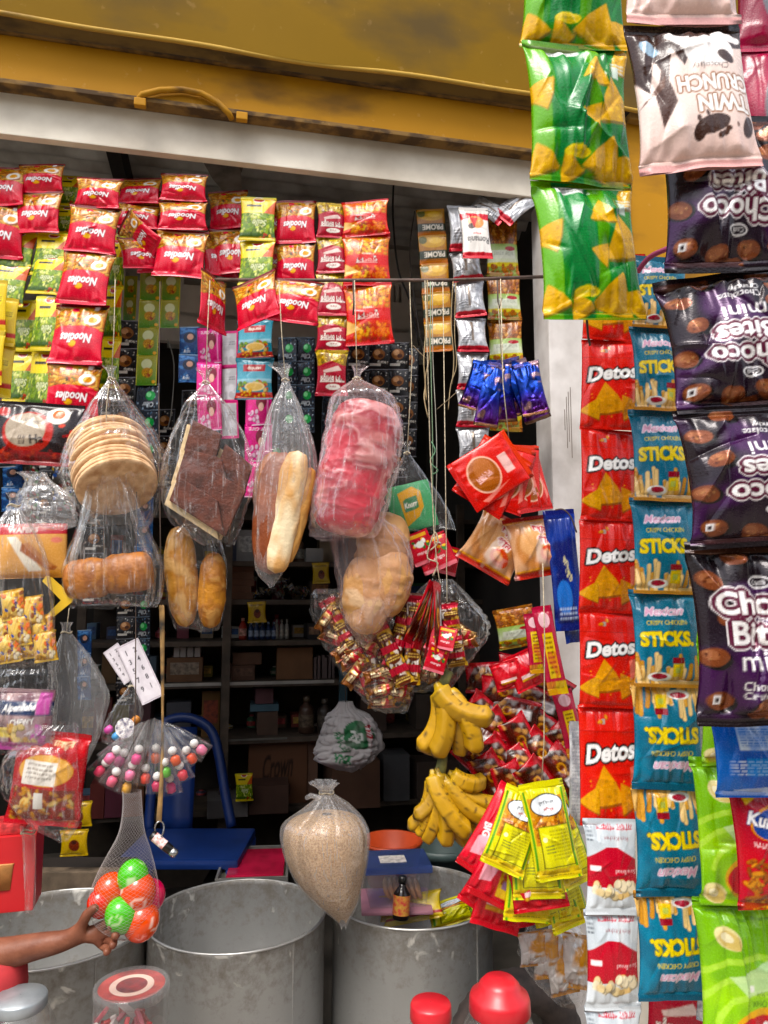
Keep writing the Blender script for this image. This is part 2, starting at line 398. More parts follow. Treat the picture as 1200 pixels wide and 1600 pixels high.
# ceiling fan
fy = YF(362, .6)
fan = empty('ceiling_fan', 'dusty grey ceiling fan hanging under the corrugated roof', 'fan', P(364, 262, fy))
M_FAN = plain('dusty_fan_paint', '8c857b', .6, noise=.2, nscale=20)
mp = mpp(270, fy)
def fpart(mb, name, smooth=True): return mb.build(name, M_FAN, fan, smooth)
mb = MB(); mb.lathe([(.006, .09), (22*mp, .085), (22*mp, .05), (14*mp, -.008), (5*mp, -.028), (5*mp, -.03)], 20); fpart(mb, 'canopy_cup')
mb = MB(); mb.tube([(0, 0, -.027), (0, 0, -.12)], .009, 8); fpart(mb, 'rod')
mb = MB(); mb.lathe([(.02, -.115), (.075, -.125), (.085, -.15), (.07, -.175), (.02, -.185)], 24); fpart(mb, 'motor')
for ang in (28, 148, 268):
    mb = MB(); m = Matrix.Rotation(math.radians(ang), 4, 'Z') @ Matrix.Rotation(math.radians(12), 4, 'X')
    o = [(.08, .02), (.12, .03), (.2, .045), (.32, .05), (.37, .04), (.385, 0)]
    ring = [(x, w, -.15) for x, w in o] + [(x, -w, -.15) for x, w in o[::-1][1:]]
    n = len(ring); vs = ring + [(x, y_, z-.004) for x, y_, z in ring]
    mb.add(vs, [tuple(range(n)), tuple(range(2*n-1, n-1, -1))] + [(k, (k+1) % n, n+(k+1) % n, n+k) for k in range(n)], m)
    fpart(mb, 'blade', False)

# ================================================================ printed artwork (drawn here as colour values on the packet's own grid)
_tc = bpy.data.curves.new('lettering', 'FONT'); _to = bpy.data.objects.new('lettering', _tc); COL.objects.link(_to)
_tcache = {}
def glyphs(s, bold):
    k = (s, bold)
    if k not in _tcache:
        _tc.body = s; _tc.offset = bold; _tc.resolution_u = 3
        bpy.context.view_layer.update(); _to.to_mesh_clear(); me = _to.to_mesh()
        v = np.zeros(len(me.vertices)*3, np.float32); me.vertices.foreach_get('co', v); v = v.reshape(-1, 3)[:, :2]
        me.calc_loop_triangles(); t = np.zeros(len(me.loop_triangles)*3, np.int32); me.loop_triangles.foreach_get('vertices', t)
        if not len(v): v = np.zeros((1, 2)); t = np.zeros(0, int)
        lo, hi = v.min(0), v.max(0)
        _tcache[k] = ((v-(lo+hi)/2), t.reshape(-1, 3), hi-lo)
    return _tcache[k]

class Art:
    SS = 3
    def __init__(s, w, h, col, nx=64, seed=1):
        s.w, s.h, s.nx = w, h, nx; s.ny = max(8, int(round(nx*h/w)))
        s.W, s.H = nx*s.SS, s.ny*s.SS; s.k = s.W/w
        s.a = np.empty((s.H, s.W, 3)); s.a[:] = lin(col)
        s.X, s.Y = np.meshgrid((np.arange(s.W)+.5)/s.k, (np.arange(s.H)+.5)*h/s.H)
        s.r = np.random.default_rng(seed)
    def _win(s, x0, y0, x1, y1):
        k = s.k; ky = s.H/s.h
        return slice(max(0, int(y0*ky)-1), min(s.H, int(y1*ky)+2)), slice(max(0, int(x0*k)-1), min(s.W, int(x1*k)+2))
    def put(s, m, col, al=1.0, win=None):
        c = lin(col) if isinstance(col, str) else np.asarray(col)
        m = (m*al)[..., None]
        if win is None: s.a = s.a*(1-m)+c*m
        else: s.a[win] = s.a[win]*(1-m)+c*m
        return s
    def rect(s, x0, y0, x1, y1, col, al=1.0):
        return s.put(((s.X >= x0) & (s.X < x1) & (s.Y >= y0) & (s.Y < y1)).astype(float), col, al)
    def grad(s, y0, y1, c0, c1):
        t = np.clip((s.Y-y0)/(y1-y0), 0, 1)[..., None]; m = ((s.Y >= y0) & (s.Y < y1))[..., None]
        s.a = np.where(m, lin(c0)*(1-t)+lin(c1)*t, s.a); return s
    def ell(s, cx, cy, rx, ry, col, rot=0, al=1.0, soft=0):
        R = max(rx, ry)*(1.05+soft); w = s._win(cx-R, cy-R, cx+R, cy+R)
        X, Y = s.X[w]-cx, s.Y[w]-cy; c, q = math.cos(math.radians(rot)), math.sin(math.radians(rot))
        d = ((X*c+Y*q)/rx)**2+((Y*c-X*q)/ry)**2
        m = (d < 1).astype(float) if not soft else np.clip((1+soft-d)/soft, 0, 1)
        return s.put(m, col, al, w)
    def poly(s, pts, col, al=1.0):
        xs = [p[0] for p in pts]; ys = [p[1] for p in pts]; w = s._win(min(xs), min(ys), max(xs), max(ys))
        X, Y = s.X[w], s.Y[w]; m = np.zeros(X.shape, bool)
        for (x0, y0), (x1, y1) in zip(pts, pts[1:]+pts[:1]):
            if y0 == y1: continue
            m ^= ((y0 > Y) != (y1 > Y)) & (X < (x1-x0)*(Y-y0)/(y1-y0)+x0)
        return s.put(m.astype(float), col, al, w)
    def line(s, pts, wd, col, al=1.0):
        for (x0, y0), (x1, y1) in zip(pts, pts[1:]):
            w = s._win(min(x0, x1)-wd, min(y0, y1)-wd, max(x0, x1)+wd, max(y0, y1)+wd); X, Y = s.X[w], s.Y[w]
            dx, dy = x1-x0, y1-y0; L = dx*dx+dy*dy+1e-9; t = np.clip(((X-x0)*dx+(Y-y0)*dy)/L, 0, 1)
            s.put((((X-x0-t*dx)**2+(Y-y0-t*dy)**2) < (wd/2)**2).astype(float), col, al, w)
        return s
    def text(s, t, cx, cy, h, col, rot=0, shear=0, wmax=None, bold=.0, edge=None, ew=.1, sx=1):
        v, tr, ext = glyphs(t, bold)
        k = h/max(ext[1], .01); kx = k*sx
        if wmax and ext[0]*kx > wmax: kx = wmax/ext[0]
        x = v[:, 0]*kx + shear*v[:, 1]*k; y = -v[:, 1]*k
        a = math.radians(rot); X = cx+x*math.cos(a)-y*math.sin(a); Y = cy+x*math.sin(a)+y*math.cos(a)
        px = X*s.k-.5; py = Y*s.H/s.h-.5
        m = np.zeros((s.H, s.W))
        for i, j, q in tr:
            x0, x1, x2, y0, y1, y2 = px[i], px[j], px[q], py[i], py[j], py[q]
            ax, bx = max(0, math.floor(min(x0, x1, x2))), min(s.W-1, math.ceil(max(x0, x1, x2)))
            ay, by = max(0, math.floor(min(y0, y1, y2))), min(s.H-1, math.ceil(max(y0, y1, y2)))
            if ax > bx or ay > by: continue
            gx = np.arange(ax, bx+1)[None]; gy = np.arange(ay, by+1)[:, None]
            d = (x1-x0)*(y2-y0)-(x2-x0)*(y1-y0)
            if abs(d) < 1e-9: continue
            e1 = ((x1-x0)*(gy-y0)-(gx-x0)*(y1-y0))/d; e2 = ((gx-x0)*(y2-y0)-(x2-x0)*(gy-y0))/d
            m[ay:by+1, ax:bx+1] = np.maximum(m[ay:by+1, ax:bx+1], ((e1 >= -.02) & (e2 >= -.02) & (e1+e2 <= 1.02)))
        if edge:
            n = max(1, int(round(ew*s.k))); e = m.copy()
            for _ in range(n):
                e = np.maximum.reduce([e, np.roll(e, 1, 0), np.roll(e, -1, 0), np.roll(e, 1, 1), np.roll(e, -1, 1)])
            s.put(e, edge)
        return s.put(m, col)
    def mottle(s, col, al=.5, f=6, lo=.5, hi=.7, box=None):
        n = vnoise(s.X/s.w, s.Y/s.h, f, f*s.h/s.w, s.r)*.6 + vnoise(s.X/s.w, s.Y/s.h, f*2.7, f*2.7*s.h/s.w, s.r)*.4
        m = np.clip((n-lo)/(hi-lo), 0, 1)
        if box is not None: m = m*((s.X >= box[0]) & (s.X < box[2]) & (s.Y >= box[1]) & (s.Y < box[3]))
        return s.put(m, col, al)
    def bits(s, box, n, cols, r0, r1, asp=.7, al=1, shade=True):
        """a heap of small pieces (beans, puffs, nuts)"""
        for _ in range(n):
            x = s.r.uniform(box[0], box[2]); y = s.r.uniform(box[1], box[3]); r = s.r.uniform(r0, r1); c = cols[int(s.r.integers(len(cols)))]
            q = s.r.uniform(0, 180); l = lin(c)*s.r.uniform(.8, 1.15)
            if shade: s.ell(x+.12*r, y+.18*r, r*1.12, r*asp*1.15, np.minimum(l*.4, 1), q, al)
            s.ell(x, y, r, r*asp, np.minimum(l, 1), q, al)
        return s
    def squiggle(s, box, n, cols, wd):
        """a tangle of noodles"""
        for _ in range(n):
            x = s.r.uniform(box[0], box[2]); y = s.r.uniform(box[1], box[3]); a = s.r.uniform(0, 6.28); pts = [(x, y)]
            for _ in range(7):
                a += s.r.uniform(-.9, .9); x = min(max(x+math.cos(a)*wd*2.2, box[0]), box[2]); y = min(max(y+math.sin(a)*wd*1.6, box[1]), box[3]); pts.append((x, y))
            c = lin(cols[int(s.r.integers(len(cols)))])
            s.line([(p, q+wd*.45) for p, q in pts], wd, np.minimum(c*.5, 1)); s.line(pts, wd*.8, c)
        return s
    def tri(s, cx, cy, r, rot, col, rng=None):
        """a corn chip"""
        pts = [(cx+r*math.cos(math.radians(rot+q))*f, cy+r*math.sin(math.radians(rot+q))*f) for q, f in ((0, 1), (60, .56), (120, 1), (180, .56), (240, 1), (300, .56))]
        c = lin(col)
        s.poly([(x+.05*r, y+.1*r) for x, y in pts], np.minimum(c*.35, 1), .8); s.poly(pts, c)
        for _ in range(int(10)):
            q = s.r.uniform(0, 360); d = r*.5*math.sqrt(s.r.random()); s.ell(cx+d*math.cos(q), cy+d*math.sin(q), r*.09, r*.06, np.minimum(c*(1.5 if s.r.random() < .5 else .6), 1), 0, .6)
        return s
    def small(s, x0, y0, x1, y1, n, col, al=.9):
        """rows of fine print"""
        H = (y1-y0)/n
        for i in range(n):
            x = x0
            while x < x1:
                l = s.r.uniform(.05, .18)*(x1-x0); s.rect(x, y0+i*H, min(x+l, x1), y0+i*H+H*.5, col, al); x += l+.03*(x1-x0)
        return s
    def rot180(s): s.a = s.a[::-1, ::-1].copy(); return s
    def grid(s):
        q = s.SS
        return s.a.reshape(s.ny, q, s.nx, q, 3).mean((1, 3))

def packmesh(name, art, dep=.18, seed=0, seal=.07, pinch=.05, wr=1.0, back='c9c9c9', flat=.0, sag=.0, mat=None, serr=True):
    """a filled film packet, 1 wide and art.h/art.w high, centred; front faces -Y. dep = thickness as a share of the width"""
    rng = np.random.default_rng(seed+100)
    nx, ny = art.nx, art.ny; asp = art.h/art.w
    u, v = np.meshgrid(np.linspace(0, 1, nx), np.linspace(0, 1, ny))
    t = np.clip((v-seal)/(1-2*seal), 0, 1)
    pv = np.sin(np.pi*t)**.55; pu = np.clip(1-np.abs(2*u-1)**2.6, 0, 1)**.62
    if sag: pv = pv*(1+sag*(t-.5))
    z = dep*.5*pv*pu
    end = np.exp(-t/.16)+np.exp(-(1-t)/.16)
    rip = vnoise(u, v*0+.3, 9, 3, rng)-.5; rip2 = vnoise(u, v*0+.7, 17, 3, rng)-.5
    z += wr*dep*.20*end*(rip+.6*rip2)*np.minimum(pv*3, 1)
    n1 = vnoise(u, v, 3, 3*asp, rng); n2 = vnoise(u+.3*v, v, 5, 5*asp, rng) ; n3 = vnoise(u, np.clip(v*.8+.2*u, 0, 1), 9, 7*asp, rng)
    cre = np.zeros_like(u)
    for _ in range(15):        # straight film creases: facets with a sharp fold line
        x0, y0 = rng.random(), rng.random(); q = rng.uniform(0, math.pi) if rng.random() < .5 else (math.pi/2+rng.uniform(-.5, .5))
        L = rng.uniform(.15, .45); s = rng.uniform(.018, .05); dx, dyv = u-x0, (v-y0)*asp
        al = dx*math.cos(q)+dyv*math.sin(q); ac = -dx*math.sin(q)+dyv*math.cos(q)+.25*al*al*rng.uniform(-1, 1)
        cre += rng.choice([-1, 1])*rng.uniform(.4, 1)*np.where(ac > 0, np.exp(-ac/s/2.2), np.exp(ac/s*1.6))*np.exp(-(al/L)**4)
    z += wr*dep*(.08*(n1-.5) + .075*cre + .015*(n3-.5))*np.minimum(pv*1.4, 1)*(.25+.75*pu)
    z += .012*np.sin(v*3+rng.random()*6)*(1-pv)*np.sin(u*4+rng.random()*6)*1.5*wr
    w = 1-pinch*2*pv+.008*(vnoise(u*0+.5, v, 3, 9, rng)-.5)
    if serr: z += .0035*np.cos(v*ny*1.1)*(pv < .05)
    x = (u-.5)*w
    zz = (.5-v)*asp + (.012*asp*(vnoise(u, v*0, 4, 2, rng)-.5))*np.abs(2*v-1)**3
    nb = 8
    ub, vb = np.meshgrid(np.linspace(1, 0, nb+2)[1:-1], np.linspace(0, 1, ny))
    tb = np.clip((vb-seal)/(1-2*seal), 0, 1); pvb = np.sin(np.pi*tb)**.55; pub = np.clip(1-np.abs(2*ub-1)**2.6, 0, 1)**.62
    wb = w[:, :1]; xb = (ub-.5)*wb; zb = -dep*.42*pvb*pub*(1-flat)-.003; zzb = (.5-vb)*asp
    ring = lambda a, b: np.concatenate([a, b], 1)
    V = np.stack([ring(x, xb), -ring(z, zb), ring(zz, zzb)], -1)
    G = art.grid(); C = np.concatenate([G, np.repeat(G.mean(1, keepdims=True)*.9, nb, 1)], 1)
    me = npmesh(name, V, wrapgrid(ny, nx+nb)[:, ::-1], C)
    me.materials.append(mat or FILM)
    return me

_designs = {}
def design(key, fn, n=3, **kw):
    """n differently crumpled packets of one print"""
    art = fn()
    _designs[key] = [packmesh(key, art, seed=hash_(key)+i*13, **kw) for i in range(n)]
def hash_(s): return sum((i+1)*ord(c) for i, c in enumerate(s)) % 997
_vari = {}
def pick(key):
    L = _designs[key]; _vari[key] = _vari.get(key, 0)+1
    return L[_vari[key] % len(L)]
def aspect(me):
    if 'asp' not in me:
        z = np.zeros(len(me.vertices)*3, np.float32); me.vertices.foreach_get('co', z); z = z[2::3]; me['asp'] = float(z.max()-z.min())
    return me['asp']
def place(name, key, a, b, w, y, parent=None, tilt=0, turn=0, dy=0, yb=None):
    """a packet whose seals lie at photo points a (top) and b (bottom), w photo pixels wide, on the plane Y = y"""
    me = pick(key)
    A = P(a[0], a[1], y); B = P(b[0], b[1], yb if yb is not None else y)
    W = w*1.07*mpp((a[1]+b[1])/2, y); H = (A-B).length
    d = (A-B).normalized()
    roll = math.atan2(d.x, d.z)
    o = bpy.data.objects.new(name, me)
    fl = -1 if False else 1
    M = Matrix.Translation((A+B)/2+Vector((0, dy, 0))) @ Matrix.Rotation(roll, 4, 'Y') @ Matrix.Rotation(math.radians(turn), 4, 'Z') @ Matrix.Rotation(math.radians(tilt)+math.atan2(-d.y, max(d.z, .1)), 4, 'X') @ Matrix.Diagonal((W, W, H/aspect(me), 1))
    link(o, parent)
    if parent is not None: M = Matrix.Translation(-parent.location) @ M
    o.matrix_basis = M
    return o
def strip(name, label, cat, nodes, keys, y, group=None, tilt=5, turn=0, part='packet', jitter=6, over=1.05, alt=0.0, hang=None):
    """a hanging chain of packets; nodes = photo points (x, y, width) of the seals from top to bottom"""
    root = empty(name, label, cat, P(nodes[0][0], nodes[0][1], y), group)
    if isinstance(keys, str): keys = [keys]*(len(nodes)-1)
    r = random.Random(hash_(label))
    for i, k in enumerate(keys):
        a, b = nodes[i], nodes[i+1]
        w = (a[2]+b[2])/2
        dx, dyy = (b[0]-a[0])*(over-1)/2, (b[1]-a[1])*(over-1)/2
        place(part, k, (a[0]-dx, a[1]-dyy), (b[0]+dx, b[1]+dyy), w, y, root, tilt=-tilt+r.uniform(-jitter, jitter), turn=turn+r.uniform(-jitter, jitter)*1.3, dy=(alt if i % 2 else -alt)-.0015*i)
    if hang:
        mb = MB(); p0 = P(nodes[0][0], nodes[0][1]+3, y); p1 = Vector(hang) if not isinstance(hang, (int, float)) else p0+Vector((0, 0, hang))
        mb.tube([p0, p0.lerp(p1, .5)+Vector((.002, 0, 0)), p1], .0012, 5); o = mb.build('string', STRING, root, True); o.location = -root.location
    return root
def fan(name, label, cat, packs, y, group=None, part='packet', step=-.006, cord=None, tilt=4):
    """packets threaded on one cord and spread out; packs = (key, top point, bottom point, width) from back to front"""
    root = empty(name, label, cat, P(packs[-1][1][0], packs[-1][1][1], y), group)
    r = random.Random(hash_(label))
    for i, q in enumerate(packs):
        key, a, b, w = q[:4]; turn = q[4] if len(q) > 4 else r.uniform(-14, 14)
        place(part, key, a, b, w, y+step*i, root, tilt=-tilt+r.uniform(-5, 5), turn=turn)
    if cord:
        mb = MB(); mb.tube([P(x, yy, y+step*len(packs)*.5) for x, yy in cord], .0012, 5); o = mb.build('cord', STRING, root, True); o.location = -root.location
    return root

# ---------------------------------------------------------------- packet prints
def d_noodle():
    A = Art(10, 10.4, 'd81c36', 60, 3)
    A.rect(0, .5, 10, 4.6, 'b9783a').squiggle((.3, .8, 9.7, 4.4), 55, ['d9a24e', 'e8bf6a', 'c67f35', 'b3652a', 'dca85a'], .42)
    A.bits((.5, 1, 9.5, 4.2), 16, ['6f7a2a', 'b04020', 'e0c070', '5a3a1a'], .18, .38)
    A.ell(7.6, 3.0, 1.5, .95, 'f4efe4', -8).ell(7.7, 3.05, .8, .55, 'e8a23a', -8)
    A.rect(0, 0, 10, .6, '7e1420'); A.rect(7.4, .5, 8.2, 1.1, 'e8e8e8'); A.rect(8.4, .4, 9.6, 1.0, '2a2a20'); A.rect(3.4, .7, 4.6, 1.5, 'd8455a')
    A.mottle('ac1028', .4, 4, .5, .75, (0, 4.6, 10, 10.4))
    A.ell(5, 4.7, 4.2, .55, 'd81c36', 0, 1)
    A.ell(4.4, 7.15, .75, .5, 'f0b428')
    A.text('Noodles', 4.9, 6.25, 1.55, 'ffffff', 180, .18, 5.9, .02, '8e0f22', .12)
    A.text('instant', 5.2, 5.2, .55, 'e26a76', 180)
    A.rect(0, 9.6, 10, 10.4, 'e02440')
    return A
def d_noodle2():
    A = Art(10, 12, 'cf1f20', 56, 5)
    A.grad(0, 12, 'e26a1c', 'c81420')
    A.bits((1, 1, 9.4, 5), 90, ['e9a83a', 'd98a2a', 'f0c460', 'b8601c'], .3, .62)
    A.rect(0, 5.2, 10, 7.6, 'c8141f', .85).text('নুডলস', 5, 6.3, 1.6, 'f3e9dd', 180, 0, 5.4, .02, '6a2030', .12).text('masala', 5, 5.1, .6, 'f3e9dd', 180)
    A.bits((2, 8, 9, 11), 70, ['e9a83a', 'd98a2a', 'f0c460', 'a04018'], .3, .55).mottle('d8201c', .55, 3, .5, .7)
    A.poly([(0, 7), (3.4, 9), (0, 10)], 'f3d38a', .8)
    A.rect(0, 0, 10, .6, 'b9141c').rect(0, 11.4, 10, 12, 'c8141f')
    return A
def d_soup():
    A = Art(8, 10, '7d9a2e', 52, 8)
    A.grad(3, 10, '86a632', '46661e').bits((0, 3.4, 8, 8.2), 110, ['a9bd3c', '7f9e2b', 'c7d268', '5d7f22', 'd9dc8a'], .25, .6, .6)
    A.rect(0, .2, 8, 4.0, 'ecd01c').poly([(8, .6), (8, 4.0), (5.4, 4.0)], 'cf5a1e').rect(1.4, 2.0, 4.8, 2.5, '2a2a1a')
    A.ell(4.1, .8, 1.3, .7, 'f0eee6').ell(4.1, .8, 1.1, .55, 'b02430')
    A.text('Selle', 4.4, 6.2, 1.3, 'e9efb8', 180, .3, 4.6, .01, '39501a', .1)
    A.rect(0, 9.2, 8, 10, 'd8c020').rect(0, 8.4, 8, 9.2, '3d5a20').bits((4.6, 8, 7.6, 9.4), 8, ['c9402a', 'e0b040'], .2, .4)
    return A
def d_yellow():
    A = Art(8, 11, 'e3c21c', 36, 9); A.rect(0, 8, 8, 9, 'b8322a').rect(0, 9, 8, 11, 'd9b81c').ell(4, 4, 2.5, 1.2, 'f1dc5a').small(2, 3.4, 6, 4.6, 3, '6a4a12')
    A.rect(0, 0, 8, .8, 'c9a818'); return A
def d_tea():
    A = Art(6, 7.4, 'a9a83a', 40, 10); A.grad(0, 7.4, '9c9638', '487f30').rect(0, 0, .35, 7.4, 'b5ac40').rect(5.65, 0, 6, 7.4, 'b5ac40')
    A.ell(3, 2.2, 1.5, 1.2, 'd8ddb4', 0, .8).ell(3.2, 4.3, 1.5, 1.2, 'b9832e', 10, .9).bits((1.8, 3.6, 4.6, 5.1), 14, ['a03f22', 'd8b33a', '8e5a1e'], .2, .45).text('চা', 3, 4.4, 1.2, 'a03a1e', 180)
    A.ell(5, 6.5, .5, .4, 'e0a01e'); return A
def d_black():
    A = Art(6, 7, '17161a', 40, 11); A.bits((.2, .2, 5.8, 6.8), 34, ['5a5048', '8d8276', 'c9c2b8', '3a2a22', 'd8d4cc'], .08, .3)
    A.ell(3, 3, 1.6, 1.3, '8a5a36').ell(2.6, 2.6, .8, .7, 'c99a72').ell(3.5, 3.4, .7, .5, '4a2818').rect(.6, 5.2, 3.6, 5.8, 'd9d4cc').text('café', 3.6, 5.0, .8, 'e9e4da', 180)
    A.rect(0, 0, 6, .3, '8a8a90').rect(0, 6.75, 6, 7, '8a8a90'); return A
def d_clear():
    A = Art(6, 5.4, '1c2430', 40, 12); A.bits((.2, .2, 5.8, 5.2), 30, ['45607a', '8fa2b4', 'c5d0d8', '22384e'], .08, .28)
    A.ell(3.6, 2.4, 1.2, .9, '2f9a4c').ell(3.2, 2.2, .6, .5, '8fe0a0').text('Clear', 3, 4.1, .9, 'e6edf2', 180, .15, 4); A.rect(0, 0, 6, .25, '6a7a8a'); return A
def d_pink():
    A = Art(6, 7.4, 'd81a78', 40, 13); A.mottle('ee5aa4', .7, 5, .5, .7).ell(3.6, 2.6, 1.2, 1.5, '7a1430').ell(3.6, 3.6, .6, .9, 'e9b9a8').text('hair care', 3.2, 1.2, .9, 'f8dfe8', 180, 0, 4.4)
    A.rect(4.9, 0, 5.2, 7.4, 'f3a6cc').bits((.4, 4.4, 3, 7), 12, ['f39ac4', 'f8d0e2'], .2, .5); A.rect(0, 7.1, 6, 7.4, 'f6c6dc'); return A
def d_pinkcard():
    A = Art(6, 10, 'd81a78', 36, 14); A.rect(.8, .8, 5.4, 9.2, 'b9b6ba').small(1.2, 3, 5, 4.2, 2, '6a6a70').mottle('e4e2e6', .7, 3, .45, .6, (.8, .8, 5.4, 9.2)); return A
def d_blue():
    A = Art(6, 8, '173a6e', 40, 15); A.mottle('5a8ac0', .7, 5, .5, .7).ell(3, 3, 1.8, 1.5, '0f1d38').ell(3.2, 2.8, .9, .8, 'c99a86').text('লুক', 2.2, 6.4, 1.2, 'eef2f6', 180).rect(0, 0, 6, .3, '9ab4d0'); return A
def d_teal():
    A = Art(8, 8.8, '1f7f92', 52, 16); A.grad(0, 5, '16697e', '6fb6cc').rect(0, 4.6, 8, 5.4, 'bfe0e6', .5)
    A.bits((.3, 5.2, 7.8, 7.2), 40, ['7a9a3a', 'c98a3a', 'e2c27a', '4f7a2a', 'b0402a'], .25, .6).ell(4.2, 6.2, 2.2, .9, 'e6cf9a').ell(4.2, 6.2, 1.8, .7, 'd8b46a').rect(0, 7.3, 8, 8.4, 'b0302a').bits((0, 7, 8, 8.3), 14, ['c9402a', 'd9a03a'], .2, .5)
    A.rect(1.6, 1.6, 6.4, 3.1, 'a82a32').text('starship', 4, 2.35, .9, 'f4ece0', 180, 0, 4.2, .02).rect(0, 8.4, 8, 8.8, '0f5a6c'); return A
def d_chana():
    A = Art(8, 9.6, 'a8142c', 48, 17); A.rect(0, 0, 8, 3.3, '8a6a1a').bits((-.2, .2, 8.2, 3.2), 130, ['d6b440', 'b8922a', 'e8cf6a', '8e6a1c'], .25, .5, .75)
    A.poly([(0, 3.6), (4, 2.4), (8, 3.6), (8, 5), (0, 5)], 'a8142c').poly([(1.6, 4.4), (5.8, 3.4), (6.8, 4.4), (2, 4.9)], 'e8dfd4', .7)
    A.text('ঝাল চানাচুর', 4.2, 5.9, 1.9, 'f6efe4', 180, 0, 6.6, .02, '7a0c1e', .1).ell(4.4, 7.7, 1.9, .6, 'f3ece2').text('chana', 4.4, 7.7, .5, 'a8142c', 180)
    A.rect(0, 8.6, 8, 9.2, 'c2283c'); return A
def d_orange():
    A = Art(7, 7, 'a2672e', 44, 18); A.grad(0, 7, 'b98a44', '8a4c20').ell(3.6, 1.8, 2.9, 1.3, 'c79a3e').ell(1.2, 1.2, 1, .9, '5a5a24').ell(4.2, 1.5, 1.5, .7, 'e0b85a').rect(0, 3.7, 7, 5.6, '2f3626').text('PROME', 3.8, 4.65, 1.25, 'e9e0d0', 180, 0, 5, .02).rect(0, 6, 7, 7, 'b96a28'); return A
def d_silver():
    A = Art(7, 8.4, 'b4b4b6', 44, 19); A.mottle('e6e6e8', .7, 4, .45, .65).mottle('7e7e84', .5, 5, .55, .7).rect(3.1, 1.4, 3.7, 6, '7c6e62').rect(4, 3.2, 5.2, 4.1, 'f4f4f4').small(.8, 4.8, 3.0, 6.8, 4, '2e2e34').rect(0, 7.1, 7, 8.4, 'b81c2c').rect(0, 0, 7, .4, 'a8a8ac'); return A
def d_white_front():
    A = Art(7, 11, 'ddd8d2', 44, 20); A.rect(0, 0, 7, 1.6, 'c9c4be').rect(0, 1.6, 7, 3, 'c01e2c').ell(3.6, 3.6, 2, 1.4, 'd99a6a').ell(2.4, 4.6, .9, .6, '3a2018').text('Romania', 3.8, 7.4, 1.3, '1c1a1c', 180, .1, 5.4, .02).small(2.6, 6, 4.6, 6.5, 1, 'c01e2c').rect(0, 9.7, 7, 11, 'c01e2c').poly([(2, 2.6), (3, 5), (4.2, 2.6)], 'c85a5a'); return A
def d_puff():
    A = Art(7.4, 11, 'a8b46a', 48, 21); A.rect(0, 0, 7.4, 5, '7a4a22').bits((0, .2, 7.4, 5), 150, ['b9783e', 'a2602c', 'd09a5a', '8a4a20'], .25, .55).grad(5, 8.4, '9ab85a', 'd2d8c0').rect(1, 6.2, 6.6, 7.8, 'd8dad0', .7).text('মটর ভাজা', 3.9, 6.9, 1.0, '8d9080', 180, .1, 5).ell(5.4, 5.9, 1.2, .45, 'a8323a').rect(0, 8.4, 7.4, 9.2, 'd6c02e', .85).rect(0, 9.2, 7.4, 11, '8a9a50').bits((0, 9, 7.4, 11), 40, ['b9783e', 'a2602c'], .25, .5); return A
def d_chipgreen():
    A = Art(15, 20, '1f7a34', 84, 22); A.mottle('4f9a2a', .7, 3, .45, .7)
    A.poly([(0, 0), (3.4, 0), (2.2, 8), (3.0, 20), (0, 20)], '6aae24', .9).poly([(8.4, 0), (10.4, 0), (9.2, 20), (7.6, 20)], '5aa022', .85)
    A.poly([(3, 0), (8.2, 0), (7.8, 17), (3.6, 17)], '18803c').small(3.8, 8, 7.2, 15.6, 18, '14622c', .8)
    for x, y, r, q in ((12.6, 9.5, 2.9, 20), (10.6, 17.2, 2.6, 50), (1.4, 17.6, 1.9, 10), (14, 17.6, 2.0, 80), (9.3, 5.6, 1.8, 33), (5.4, 18.4, 1.5, 0), (1.1, 8.4, 1.9, 75), (14.4, 2.5, 2.2, 15), (8.6, 11.4, 1.4, 70)): A.tri(x, y, r*1.4, q, 'e0ac22')
    A.rect(3.2, .9, 7.6, 2.2, 'e6e9e6').small(3.6, 1.1, 7.2, 2.0, 2, '4a5a50').ell(6.2, 16.4, 1.9, .75, 'e8d23a').ell(6.2, 16.4, 1.6, .5, 'd9bb24').text('crunchy', 6.2, 16.4, .55, '2d6a1a', 180)
    A.rect(12.2, 3.5, 13.4, 5.4, 'cfe0d2').small(12.2, 3, 14.4, 4.6, 3, 'dfe8df')
    return A
